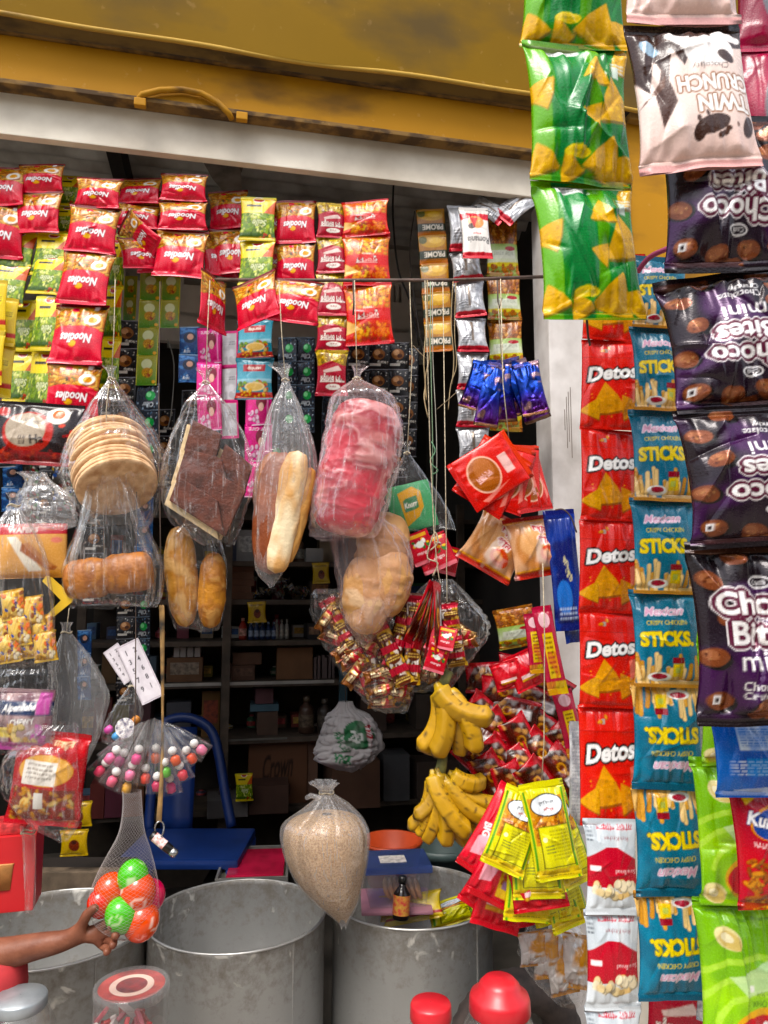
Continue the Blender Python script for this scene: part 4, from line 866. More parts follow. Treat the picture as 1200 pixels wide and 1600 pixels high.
# ---- row of noodle strips under the lintel
def ny(px, n=.10): return YF(px, n, 450)
strip('noodle_packet_strip', 'red noodle packets at the very end of the row by the picture edge', 'noodle packets', [(6, 262, 70), (2, 322, 72), (-6, 402, 78)], 'noodle', ny(0), tilt=3)
strip('noodle_packet_strip', 'short strip of two red noodle packets with one folded over', 'noodle packets', [(66, 258, 70), (62, 300, 72), (56, 364, 76)], 'noodle', ny(60, .08), tilt=3)
strip('noodle_packet_strip', 'longest strip of red noodle packets hanging down to the biscuit bag', 'noodle packets',
      [(157, 280, 70), (150, 324, 74), (140, 394, 78), (128, 476, 80), (120, 571, 80), (112, 656, 80)], 'noodle', ny(130, .02), tilt=3)
strip('noodle_packet_strip', 'strip of red noodle packets with twisted ones at its end', 'noodle packets', [(220, 278, 66), (216, 319, 68), (212, 358, 68)], 'noodle', ny(215, .10), tilt=3)
fan('noodle_packet_bunch', 'twisted red noodle packets bunched sideways behind the third red strip', 'noodle packets', [('noodle', (216, 372, ), (226, 420), 62, 30), ('noodle', (192, 345), (244, 392), 44, -35)], ny(215, .08))
strip('noodle_packet_strip', 'strip of three red noodle packets above the yellow green tea sachets', 'noodle packets', [(288, 272, 68), (286, 314, 70), (286, 360, 74), (279, 434, 80)], 'noodle', ny(285, .05), tilt=3)
strip('noodle_packet_strip', 'red noodle packets half hidden behind the green soup strip', 'noodle packets', [(356, 300, 58), (358, 356, 60), (366, 428, 62)], 'noodle', ny(355, .12), tilt=3)
strip('noodle_packet_strip', 'strip of red noodle packets hanging over the iron bar beside the soup strip', 'noodle packets', [(462, 314, 62), (462, 380, 60), (462, 446, 60)], 'noodle', ny(462, .07), tilt=3)
tag(place('noodle_packet', 'noodle', (466, 436), (456, 506), 78, 1.70, tilt=-5), 'red noodle packet lying over the iron bar with its lettering upside down', 'noodle packet')
tag(place('noodle_packet', 'noodle', (392, 432), (408, 506), 78, 1.715, tilt=-10, turn=-25), 'crumpled red noodle packet on the iron bar above the teal packets', 'noodle packet')
tag(place('noodle_packet', 'noodle', (338, 430), (328, 516), 60, 1.73, tilt=-6, turn=62), 'red noodle packet hanging edge on at the end of the iron bar', 'noodle packet')
tag(place('noodle_packet', 'noodle', (338, 366), (346, 436), 56, ny(340, .13), tilt=-10, turn=40), 'red noodle packet turned aside behind the gap in the row', 'noodle packet')
strip('soup_packet_strip', 'green and yellow soup packets hung among the red noodle strips', 'soup packets', [(404, 308, 52), (402, 376, 54), (400, 446, 54)], 'soup', ny(402, .06), tilt=6)
fan('soup_packet_bunch', 'two pairs of green and yellow soup packets spread side by side', 'soup packets',
    [('soup', (30, 358), (18, 428), 54, 6), ('soup', (84, 362), (74, 432), 52, -4), ('soup', (18, 408), (8, 480), 54, 4), ('soup', (80, 396), (68, 462), 54, -8)], ny(50, .10))
strip('soup_packet_strip', 'green and yellow soup strip hanging beside the longest noodle strip', 'soup packets', [(76, 462, 40), (70, 548, 42), (62, 640, 44)], 'soup', ny(70, .06), tilt=5)
strip('soup_packet_strip', 'dim soup packets hanging behind the longest red noodle strip', 'soup packets', [(184, 372, 28), (178, 450, 28), (174, 530, 30), (170, 606, 30)], 'soup', ny(178, .10), tilt=2)
strip('soup_packet_strip', 'green soup packets in the shade between the first noodle strips', 'soup packets', [(110, 274, 34), (104, 322, 34), (100, 366, 34)], 'soup', ny(105, .14), tilt=2)
strip('powder_packet_strip', 'plain yellow packets hanging by the picture edge above the ramen packet', 'powder packets', [(14, 466, 26), (8, 540, 28), (0, 620, 30)], 'yellowp', ny(5, .03), tilt=3, turn=25)
strip('powder_packet_strip', 'second plain yellow strip half hidden by the first one', 'powder packets', [(-2, 440, 26), (-6, 520, 26), (-12, 600, 28)], 'yellowp', ny(-5, .0), tilt=3, turn=15)
for nm, x, w, ys in (('first column of yellow green tea sachets above the dark coffee sachets', 236, 31, [427, 470, 512, 557, 602]), ('second column of yellow green tea sachets beside the first', 268, 28, [428, 470, 512]), ('dull column of yellow tea sachets in the shade', 205, 19, [432, 466, 500])):
    strip('tea_sachet_strip', nm, 'tea sachets', [(x-(q-427)*.04, q, w) for q in ys], 'tea', ny(236, .2+(.02 if w < 20 else 0)), tilt=0, jitter=2, part='sachet')
strip('coffee_sachet_strip', 'black coffee sachets in a strip beside the tea sachets', 'coffee sachets', [(199, 502, 36), (197, 546, 36), (195, 590, 36), (193, 634, 36), (190, 680, 36)], 'black', ny(197, .22), tilt=0, part='sachet')
strip('coffee_sachet_strip', 'silvery black coffee sachets hanging below the tea sachets', 'coffee sachets', [(232, 600, 34), (231, 642, 34), (230, 684, 34), (229, 726, 34)], 'clearsh', ny(232, .2), tilt=0, part='sachet')
for i, x in enumerate((560, 592, 622)):
    strip('coffee_sachet_strip', ['black coffee sachets next to the orange noodle strip', 'middle one of three black coffee sachet strips', 'black coffee sachets nearest the dangling strings'][i], 'coffee sachets',
          [(x-k*.6, 536+42*k, 33) for k in range(4+i)], 'black', ny(x, .2+.01*i), tilt=0, jitter=3, part='sachet')
for i, x in enumerate((449, 477)):
    strip('shampoo_sachet_strip', ['dark shampoo sachets with green marks behind the cream bun bag', 'second dark green shampoo strip next to the mustard snack strip'][i], 'shampoo sachets',
          [(x, 528+37*k, 28) for k in range(5)], 'clearsh', ny(x, .22), tilt=0, jitter=3, part='sachet')
strip('shampoo_sachet_strip', 'blue sachets hanging next to the bright pink strip', 'sachets', [(297, 512, 30), (296, 555, 30), (295, 597, 30)], 'blue', ny(297, .18), tilt=0, part='sachet')
strip('shampoo_sachet_strip', 'bright pink sachets above the chocolate cake bag', 'sachets', [(327, 514, 34), (327, 566, 36), (327, 618, 36), (328, 672, 36)], 'pink', ny(327, .15), tilt=0, part='sachet')
strip('shampoo_sachet_strip', 'pink edged strip of white blisters beside the pink sachets', 'sachets', [(358, 518, 26), (358, 573, 27), (358, 628, 27), (359, 684, 27)], 'pinkcard', ny(358, .16), tilt=0, part='sachet')
strip('shampoo_sachet_strip', 'pink sachets seen through the cream bun bag', 'sachets', [(404, 610, 38), (404, 664, 40), (404, 720, 40), (404, 776, 40)], 'pink', ny(404, .16), tilt=0, part='sachet')
strip('soup_packet_strip', 'two teal packets with red name badges below the iron bar', 'soup packets', [(399, 500, 54), (398, 560, 57), (397, 624, 56)], 'teal', ny(399, .06), tilt=3)
strip('snack_packet_strip', 'magenta chickpea snack strip with mustard coloured bands in the noodle row', 'snack packets', [(518, 318, 44), (518, 371, 46), (519, 427, 48), (519, 494, 49), (519, 550, 50), (518, 618, 46)], 'chana', ny(518, .05), tilt=2)
strip('noodle_packet_strip', 'orange red noodle packets with fiery prints at the end of the noodle row', 'noodle packets', [(570, 314, 70), (572, 368, 70), (574, 446, 72), (578, 538, 72)], 'noodle2', ny(570, .02), tilt=3)
strip('snack_packet_strip', 'orange brown packets printed upside down beside the dangling strings', 'snack packets', [(672, 328, 42), (675, 369, 42), (678, 413, 42), (681, 459, 42), (684, 504, 42), (686, 550, 40)], 'orange', ny(678, .10), tilt=0)
strip('snack_packet_strip', 'silver foil packets with red ends hanging in a long strip', 'snack packets', [(722, 322, 46), (726, 392, 46), (731, 440, 46), (736, 496, 47), (738, 552, 48), (738, 610, 48), (738, 668, 50), (742, 722, 50)], 'silver', ny(735, .06), tilt=8)
strip('snack_packet_strip', 'white and red packet hanging in front of the silver strip', 'snack packet', [(741, 322, 46), (745, 406, 44)], 'whitefront', ny(741, .0), tilt=6)
fan('snack_packet_bunch', 'silver packets twisted together under the end of the lintel', 'snack packets', [('silver', (742, 312), (788, 344), 34, 10), ('silver', (828, 302), (782, 344), 40, -12)], ny(790, .05))
strip('snack_packet_strip', 'pale green packets of brown puffs next to the doorpost', 'snack packets', [(783, 345, 46), (786, 430, 50), (788, 500, 52), (791, 570, 50), (791, 672, 50)], 'puff', ny(788, .1), tilt=3)
fan('wrapper_bunch', 'bunch of shiny blue and purple wrapped bars hanging near the doorpost', 'wrapped bars',
    [('bluepurple', (790, 560), (815, 650), 40), ('bluepurple', (800, 565), (842, 658), 44, 10), ('bluepurple', (778, 562), (788, 660), 40), ('bluepurple', (760, 566), (735, 640), 40), ('bluepurple', (772, 564), (758, 668), 36), ('bluepurple', (820, 564), (838, 650), 40, -10)], ny(780, -.05), step=-.007, cord=[(784, 568), (780, 500), (776, 436)])

# more strips that close the curtain at the picture edge
strip('soup_packet_strip', 'soup strip in the shade under the paired soup packets', 'soup packets', [(38, 470, 44), (34, 548, 44), (30, 630, 44)], 'soup', ny(30, .13), tilt=2)
strip('soup_packet_strip', 'soup strip hanging behind the plain yellow packets at the picture edge', 'soup packets', [(4, 360, 50), (0, 440, 50), (-6, 520, 50)], 'soup', ny(5, .14), tilt=2)
strip('soup_packet_strip', 'soup strip filling the gap between the twisted noodle packets and the tea sachets', 'soup packets', [(166, 300, 40), (166, 372, 40), (164, 444, 40)], 'soup', ny(166, .15), tilt=2)
strip('noodle_packet_strip', 'deep red noodle packets in shade behind the twisted ones', 'noodle packets', [(244, 300, 60), (244, 362, 60), (246, 424, 60)], 'noodle', ny(244, .17), tilt=2)
strip('noodle_packet_strip', 'red noodle packets hanging far back between the soup strip and the next noodle strip', 'noodle packets', [(432, 318, 56), (432, 376, 56), (432, 436, 56)], 'noodle', ny(432, .18), tilt=2)
strip('noodle_packet_strip', 'dark red strip behind the yellow packets by the ramen packet', 'noodle packets', [(46, 480, 34), (42, 560, 34), (38, 640, 34)], 'redtail', ny(45, .17), tilt=2)
strip('coffee_sachet_strip', 'black coffee sachets hidden behind the twisted noodle packets', 'coffee sachets', [(176, 610, 34), (174, 655, 34), (172, 700, 34), (170, 745, 34)], 'black', ny(175, .26), tilt=0, part='sachet')

for i, (x, y0, k, w, n, st, off) in enumerate(((258, 640, 'black', 30, 3, 42, .33), (300, 610, 'black', 30, 2, 42, .34), (430, 690, 'clearsh', 28, 3, 38, .3), (520, 620, 'clearsh', 30, 4, 38, .3), (545, 690, 'black', 30, 3, 42, .32), (100, 690, 'sachetpile', 34, 3, 36, .3), (150, 745, 'black', 30, 5, 40, .34), (228, 740, 'blue', 26, 4, 38, .36), (12, 610, 'black', 34, 3, 40, .26), (640, 545, 'black', 28, 4, 42, .26))):
    strip('sachet_strip', ['black sachets behind the cake bag', 'short black strip behind the pink sachets', 'dark green marked sachets low behind the cream bun bag', 'dark sachets behind the red wrapped loaf', 'black sachets low behind the red wrapped loaf', 'speckled sachets behind the biscuit bag', 'black sachets behind the pleated bread bag', 'blue sachets deep behind the pleated bread bag', 'black sachets at the picture edge above the ramen packet', 'black sachets by the sagging electric cable'][i], 'sachets', [(x-j, y0+st*j, w) for j in range(n+1)], k, ny(x, off), tilt=0, part='sachet')

# ================================================================ inside the shop
ORD = ['first', 'second', 'third', 'fourth', 'fifth', 'sixth', 'seventh', 'eighth', 'ninth', 'tenth', 'eleventh', 'twelfth', 'thirteenth', 'fourteenth', 'fifteenth', 'sixteenth', 'seventeenth', 'eighteenth', 'nineteenth', 'twentieth']
SN = 1.55                                   # shelf rack: distance behind the shop front
def sF(px, py, dn=0): return F(px, py, SN+dn)
M_SHELF = plain('dark_shelf_board', '54483c', .7, noise=.2); M_SHEDGE = plain('pale_shelf_edge', 'a8a49c', .5)
M_TEALP = plain('teal_painted_post', '31505c', .5)
SHELVES = [(805, 'top'), (877, 'upper'), (937, 'second'), (1001, 'middle'), (1065, 'white edged'), (1153, 'lower'), (1262, 'bottom')]
rack = empty('shelf_rack', 'dark shelf rack with many shelves against the back of the shop', 'shelf', FM @ Vector((0, SN, FLOORZ)))
def rpart(nm, mb, mat, bevel=.0015):
    o = mb.build(nm, mat, rack, bevel=bevel); o.location = -rack.location
shz = {}
SX0, SX1 = sF(120, 1000).x, sF(880, 1000).x
for py, nm in SHELVES:
    z = sF(420, py).z; shz[nm] = z
    mb = MB(); fbox(mb, SX0, SX1, SN, SN+.38, z-.022, z); rpart('shelf_board', mb, M_SHELF)
    if nm == 'white edged':
        mb = MB(); fbox(mb, sF(245, 1065).x, sF(522, 1065).x, SN-.006, SN-.001, z-.012, z+.002); rpart('edge_strip', mb, M_SHEDGE)
    if nm == 'lower':
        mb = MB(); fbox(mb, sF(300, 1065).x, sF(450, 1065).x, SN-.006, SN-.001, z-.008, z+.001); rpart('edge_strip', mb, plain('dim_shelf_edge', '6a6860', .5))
for px, mat in ((124, M_SHELF), (352, M_SHELF), (535, M_TEALP), (720, M_SHELF), (876, M_SHELF)):
    u = sF(px, 1080).x; mb = MB(); fbox(mb, u-.018, u+.018, SN-.03, SN-.007, FLOORZ, sF(px, 790).z); rpart('upright', mb, mat)
mb = MB(); fbox(mb, SX0, SX1, SN+.385, SN+.4, FLOORZ, sF(420, 780).z); rpart('back_board', mb, plain('rack_back', '4a4036', .9))

boxes = {}
def carton(name, label, cat, px0, py0, px1, shelf, col, dn=.06, depth=.16, mat=None, group=None, lid=None, tape=None, word=None):
    """a box standing on a shelf of the rack; py0 = its top in the photo"""
    z0 = shz[shelf] if isinstance(shelf, str) else shelf
    a = sF(px0, 1000, dn); b = sF(px1, 1000, dn); z1 = sF((px0+px1)/2, py0, dn).z
    w = b.x-a.x; h = max(z1-z0, .03)
    o = empty(name, label, cat, FM @ Vector(((a.x+b.x)/2, SN+dn+depth/2, z0+.001)), group)
    R = FA+random.uniform(-.06, .06)
    m = mat or plain('card_'+col, col, .75, noise=.1, nscale=9)
    mb = MB(); mb.box((0, 0, h/2), (w, depth, h)); mb.build('body', m, o, bevel=.002, rot=(0, 0, R))
    if lid:
        mb = MB(); mb.box((0, -depth/2-.001, h*.55), (w*.8, .002, h*.5)); mb.build('label_panel', plain('panel_'+lid, lid, .6, noise=.25, nscale=60), o, rot=(0, 0, R))
    if tape:
        mb = MB(); mb.box((0, 0, h+.0012), (w*.98, depth*.25, .002)); mb.build('tape', plain('tape_'+tape, tape, .4), o, rot=(0, 0, R))
    return o
def bottle(name, label, cat, px, py0, wpx, shelf, col, cap, dn=.08, group=None, rough=.35):
    z0 = shz[shelf] if isinstance(shelf, str) else shelf
    a = sF(px, 1000, dn); h = sF(px, py0, dn).z-z0; r = wpx*mpp(1000, (FM @ a).y)/2
    o = empty(name, label, cat, FM @ Vector((a.x, SN+dn, z0+.001)), group)
    mb = MB(); mb.lathe([(r*.9, 0), (r, .006), (r, h*.62), (r*.85, h*.72), (r*.4, h*.8), (r*.38, h*.86)], 16); mb.build('body', plain('bottle_'+col, col, rough, noise=.1), o, True)
    mb = MB(); mb.lathe([(r*.46, h*.86), (r*.46, h), (r*.3, h*1.005)], 12); mb.build('cap', plain('cap_'+cap, cap, .4), o, True)
    mb = MB(); mb.lathe([(r*1.012, h*.18), (r*1.012, h*.52)], 16, caps=False); mb.build('label_band', plain('band_'+cap, cap, .5, noise=.3, nscale=70), o, True)
    return o
# top / upper shelves
carton('medicine_box', 'pale grey box printed with rows of squares on the back shelf', 'box', 367, 828, 394, 'upper', '8e8d8c', lid='b9b8b6')
carton('carton', 'plain white carton on the upper back shelf right of the cream bun', 'box', 478, 857, 505, 'upper', 'a5a19e')
carton('carton', 'grey blue carton on the upper back shelf under the chocolate cake', 'box', 402, 838, 424, 'upper', '5a5f6a')
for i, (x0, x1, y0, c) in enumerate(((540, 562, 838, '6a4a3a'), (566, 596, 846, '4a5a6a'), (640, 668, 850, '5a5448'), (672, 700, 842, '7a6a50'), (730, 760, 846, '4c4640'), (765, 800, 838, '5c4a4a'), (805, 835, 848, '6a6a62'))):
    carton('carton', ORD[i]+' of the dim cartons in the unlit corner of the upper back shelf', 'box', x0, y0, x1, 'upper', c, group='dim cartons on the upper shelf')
# second shelf
for k in range(5):
    carton('flat_carton', ['lowest', 'second lowest', 'middle', 'second highest', 'highest'][k]+' flat brown carton of the pile on the second back shelf', 'box', 357, 937-10*(k+1), 396-(k % 2)*3, shz['second']+.0305*k, '6b4630', group='pile of flat brown cartons', depth=.2)
for i in range(38):
    r = random.Random(i); px = r.uniform(400, 480); y = SN+.05+r.uniform(0, .12); a = sF(px, 930, .05)
    o = mobj('sachet', pick('sachetpile'), None, None, FM @ Vector((a.x, y, shz['second']+.014+r.uniform(0, .085)*(1-abs(px-445)/60))), (r.uniform(-1, 1), r.uniform(-1, 1), r.uniform(0, 6)), (.035, .035, .035))
    tag(o, 'small shiny sachet in the heap on the second back shelf', 'sachet', 'heap of small sachets on the shelf')
tag(place('snack_packet', 'yellowsmall', (501, 879), (502, 912), 26, (FM @ sF(500, 900, -.03)).y), 'small yellow packet hanging at the edge of the second back shelf', 'packet')
carton('tin_box', 'orange edged box beside the yellow packet on the second back shelf', 'box', 484, 908, 516, 'second', '3a2c24', lid='8a5a2a')
# middle shelf
tag(place('snack_packet', 'yellowsmall', (401, 940), (402, 973), 28, (FM @ sF(400, 950, -.03)).y), 'small yellow packet hanging above the blue bottles', 'packet')
bottle('drink_can', 'bright red tall bottle on the middle back shelf', 'bottle', 379, 966, 12, 'middle', 'a8301f', 'd8a090')
bottle('drink_can', 'dark red bottle standing left of the bright red one', 'bottle', 356, 968, 11, 'middle', '7a2a22', 'b09088')
for i in range(5): bottle('water_bottle', ORD[i]+' of the five blue bottles on the middle back shelf', 'bottle', 392+i*9, 972, 8.5, 'middle', '1d3560', '8a98b0', group='row of blue bottles')
for i in range(3): bottle('water_bottle', ORD[i]+' of the three white bottles on the middle back shelf', 'bottle', 432+i*8, 968, 7, 'middle', '8a8780', 'a09a90', group='row of white bottles')
carton('carton', 'dark box with orange stripes on the middle back shelf', 'box', 480, 975, 500, 'middle', '2c2a2c', lid='8a6a50')
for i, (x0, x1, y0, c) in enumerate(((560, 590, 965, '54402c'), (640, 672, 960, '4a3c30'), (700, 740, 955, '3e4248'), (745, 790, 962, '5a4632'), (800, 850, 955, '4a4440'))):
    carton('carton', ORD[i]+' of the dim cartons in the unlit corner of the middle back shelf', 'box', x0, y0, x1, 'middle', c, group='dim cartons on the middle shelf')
# white edged shelf
carton('carton', 'low brown carton with a small white sticker on the white edged shelf', 'box', 362, 1040, 398, 'white edged', '5e4030', lid='6a4a38')
carton('carton', 'brown carton stacked on another one on the white edged shelf', 'box', 365, 1020, 410, sF(380, 1039, .06).z, '664632')
carton('carton', 'large open brown carton on the white edged back shelf', 'box', 434, 1012, 490, 'white edged', '7a5434', tape='a08458')
for i in range(6): carton('booklet', ORD[i]+' of the thin pale booklets standing on the white edged shelf', 'booklet', 492+i*5.4, 1028-(i % 3)*2, 496+i*5.4, 'white edged', '6a5a58', group='row of thin booklets', depth=.12)
carton('carton', 'brown carton with a label on the white edged shelf above the blue chair', 'box', 262, 1028, 318, 'white edged', '6e4c30', lid='8a7a68')
for i in range(4):
    o = carton('cigarette_box', ORD[i]+' of the white cigarette packs lying on the brown carton', 'box', 272+i*11, 1012, 281+i*11, sF(290, 1027, .06).z, 'c0b8b4', group='cigarette packs on the carton', depth=.07)
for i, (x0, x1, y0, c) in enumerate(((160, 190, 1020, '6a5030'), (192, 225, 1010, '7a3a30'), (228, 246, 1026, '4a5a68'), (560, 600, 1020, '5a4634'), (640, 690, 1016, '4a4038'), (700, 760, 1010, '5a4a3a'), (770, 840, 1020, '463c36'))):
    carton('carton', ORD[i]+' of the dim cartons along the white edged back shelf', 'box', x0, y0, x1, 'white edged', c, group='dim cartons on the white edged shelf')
# lower shelf
carton('tin_box', 'pinkish box on the lower back shelf', 'box', 400, 1076, 428, sF(410, 1100, .06).z, '6a4448')
carton('tin_box', 'pale blue tray under the pinkish box on the lower back shelf', 'box', 394, 1101, 438, sF(410, 1112, .06).z, '4a6a78')
carton('tin_box', 'brown box under the pale blue tray on the lower back shelf', 'box', 404, 1113, 436, 'lower', '5a4436')
bottle('plastic_jar', 'round brown jar on the lower back shelf', 'jar', 480, 1088, 24, 'lower', '4a3428', '6a5a48')
bottle('plastic_jar', 'round dark jar next to the brown one on the lower back shelf', 'jar', 508, 1092, 22, 'lower', '3a322c', '5a5248')
carton('carton', 'yellow and red carton on the lower back shelf behind the chair', 'box', 318, 1080, 346, 'lower', '6a4a1c', lid='8a3a20')
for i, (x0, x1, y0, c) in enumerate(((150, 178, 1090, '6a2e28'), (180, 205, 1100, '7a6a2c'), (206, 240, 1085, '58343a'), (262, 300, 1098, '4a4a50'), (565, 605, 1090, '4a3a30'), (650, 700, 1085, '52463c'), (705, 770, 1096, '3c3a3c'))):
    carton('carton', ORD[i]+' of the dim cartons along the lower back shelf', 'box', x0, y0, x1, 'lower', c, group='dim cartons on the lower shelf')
# bottom shelf and floor
c = carton('carton', 'brown carton with black handwriting like print below the shelves', 'box', 408, 1160, 500, 'bottom', '6e4e3c', depth=.25)
A = Art(10, 4.4, '6e4e3c', 60, 60); A.text('Crown', 5, 1.8, 1.7, '2a1c16', -3, .3, 5, .02).text('Tea', 6, 3.3, 1.1, '2a1c16', -3, .3, 2.4).rect(.6, 3.4, 1.6, 3.9, '4a3226')
z0 = shz['bottom']; a, b = sF(408, 1000, .0), sF(500, 1000, .0); h = sF(450, 1160, .0).z-z0
o = mobj('printed_face', packmesh('printed_face', A, dep=.004, wr=0, pinch=0, seal=.01, mat=CARD, serr=False), None, c, (-.02, -.145, h/2), (0, 0, FA), (b.x-a.x, 1, h/.44))
carton('carton', 'brown carton on the floor under the white carrier bag', 'box', 520, 1190, 594, 'bottom', '5c3e2c', dn=-.1, depth=.3)
carton('carton', 'dark brown carton on the bottom shelf behind the puffed rice bag', 'box', 395, 1228, 456, 'bottom', '4a3024', dn=-.1)
carton('carton', 'small white box on the bottom shelf by the chair', 'box', 330, 1250, 392, 'bottom', '5e5a58', dn=-.12)
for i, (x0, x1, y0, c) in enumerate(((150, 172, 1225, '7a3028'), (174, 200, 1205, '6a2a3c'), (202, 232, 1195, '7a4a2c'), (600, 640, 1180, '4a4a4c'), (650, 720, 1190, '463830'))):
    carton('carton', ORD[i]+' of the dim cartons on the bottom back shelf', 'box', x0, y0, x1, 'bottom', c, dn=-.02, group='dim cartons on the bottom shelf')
tag(place('snack_packet', 'soup', (381, 1208), (382, 1252), 26, (FM @ sF(380, 1200, -.16)).y), 'green packet standing on the small white box by the chair', 'packet')
tag(place('snack_packet', 'yellowsmall', (122, 1252), (122, 1292), 42, YF(120, .62)), 'upper yellow packet with a brown picture behind the red snack bag', 'packet')
tag(place('snack_packet', 'yellowsmall', (116, 1296), (116, 1338), 42, YF(120, .61)), 'lower yellow packet with a brown picture behind the red snack bag', 'packet')
# small stock that fills the shelves behind the bigger boxes
CLUT = ['a04a3c', '5c7a94', 'b0983c', '7a604c', '9a948a', '4a7a58', 'a85868', 'c0ac90', '54566a', 'a87a44', 'd0ccc4']
for si, nm in enumerate(('upper', 'second', 'middle', 'white edged', 'lower', 'bottom')):
    rr = random.Random(si+40); py = dict((b, a) for a, b in SHELVES)[nm]
    for i in range(20):
        x0 = 132+i*36+rr.uniform(-3, 6); w_ = rr.uniform(15, 30); top = py-rr.uniform(20, 44)
        if rr.random() < .6: carton('small_box', '%s small box counted along the back row of the %s shelf' % (ORD[i], nm), 'box', x0, top, x0+w_, nm, rr.choice(CLUT), dn=.235, depth=.1, lid=rr.choice([None, 'cac4b4', 'd8ac50', 'b84848', '4a6aa0']), group='small stock on the %s shelf' % nm)
        else: bottle('small_bottle', '%s small bottle counted along the back row of the %s shelf' % (ORD[i], nm), 'bottle', x0+8, top, 15, nm, rr.choice(CLUT), rr.choice(['cac4b4', 'e0d8c8', 'b84848', 'd8b040']), dn=.27, group='small stock on the %s shelf' % nm)
# packets hung behind, left of the rack
for i, (x, y0, k, w, n, s) in enumerate(((132, 985, 'blue', 20, 3, 36), (196, 930, 'black', 26, 5, 34), (222, 930, 'clearsh', 24, 3, 34), (70, 700, 'black', 26, 4, 36), (20, 690, 'blue', 30, 3, 36), (45, 705, 'sachetpile', 30, 3, 36))):
    strip('sachet_strip', ['pale blue sachets below the bread rolls bag', 'dark sachets hanging deep in the shop above the paper cards', 'dark green marked sachets deep in the shop', 'black sachets behind the crumpled clear bag', 'blue sachets by the picture edge under the ramen packet', 'speckled sachets under the ramen packet'][i], 'sachets',
          [(x, y0+s*j, w) for j in range(n+1)], k, YF(x, .3 if i > 2 else .75), tilt=0, part='sachet')

# blue plastic chair
cy = YF(300, 1.12)
chair = empty('plastic_chair', 'blue plastic chair with an open arched back behind the drums', 'chair', P(318, 1640, cy))
M_BLUE = plain('blue_plastic', '12306e', .4, noise=.12, nscale=8, spec=.5)
def chp(nm, mb, smooth=True, bevel=0):
    o = mb.build(nm, M_BLUE, chair, smooth, bevel); o.location = -chair.location; return o
arch = [(232, 1300), (236, 1240), (240, 1170), (252, 1135), (275, 1122), (305, 1124), (330, 1142), (342, 1180), (352, 1240), (362, 1292)]
arch = [P(x, y, cy+.02+.10*(1300-y)/180) for x, y in arch]
def smoothpts(p, k=4):
    out = []
    for i in range(len(p)-1):
        a, b, c, d = p[max(i-1, 0)], p[i], p[i+1], p[min(i+2, len(p)-1)]
        for j in range(k):
            t = j/k; out.append(.5*((2*b)+(c-a)*t+(2*a-5*b+4*c-d)*t*t+(3*b-a-3*c+d)*t**3))
    return out+[p[-1]]
mb = MB()
for s in (0,):
    mb.tube(smoothpts(arch), [.019]*len(smoothpts(arch)), 10)
chp('back_frame', mb)
sp = []
for j in range(9):
    v = j/8
    for i in range(7):
        u = i/6; q = P(246+u*62+v*6-u*v*14, 1136+v*160, cy+.105-.09*v+.01*math.cos(u*6)); sp.append(tuple(q))
bk = mobj('back_splat', npmesh('back_splat', sp, opengrid(9, 7)), M_BLUE, chair); bk.location = -chair.location
md = bk.modifiers.new('thick', 'SOLIDIFY'); md.thickness = .006
a, b = P(232, 1300, cy-.0), P(400, 1300, cy)
mb = MB(); mb.box(((a.x+b.x)/2, cy-.17, a.z), (b.x-a.x, .34, .03)); chp('seat', mb, False, .012)
for sx in (a.x+.02, b.x-.02):
    for sy in (cy-.01, cy-.33):
        mb = MB(); mb.tube([(sx, sy, a.z-.015), (sx*1.03, sy, FLOORZ)], [.022, .016], 8); chp('leg', mb)

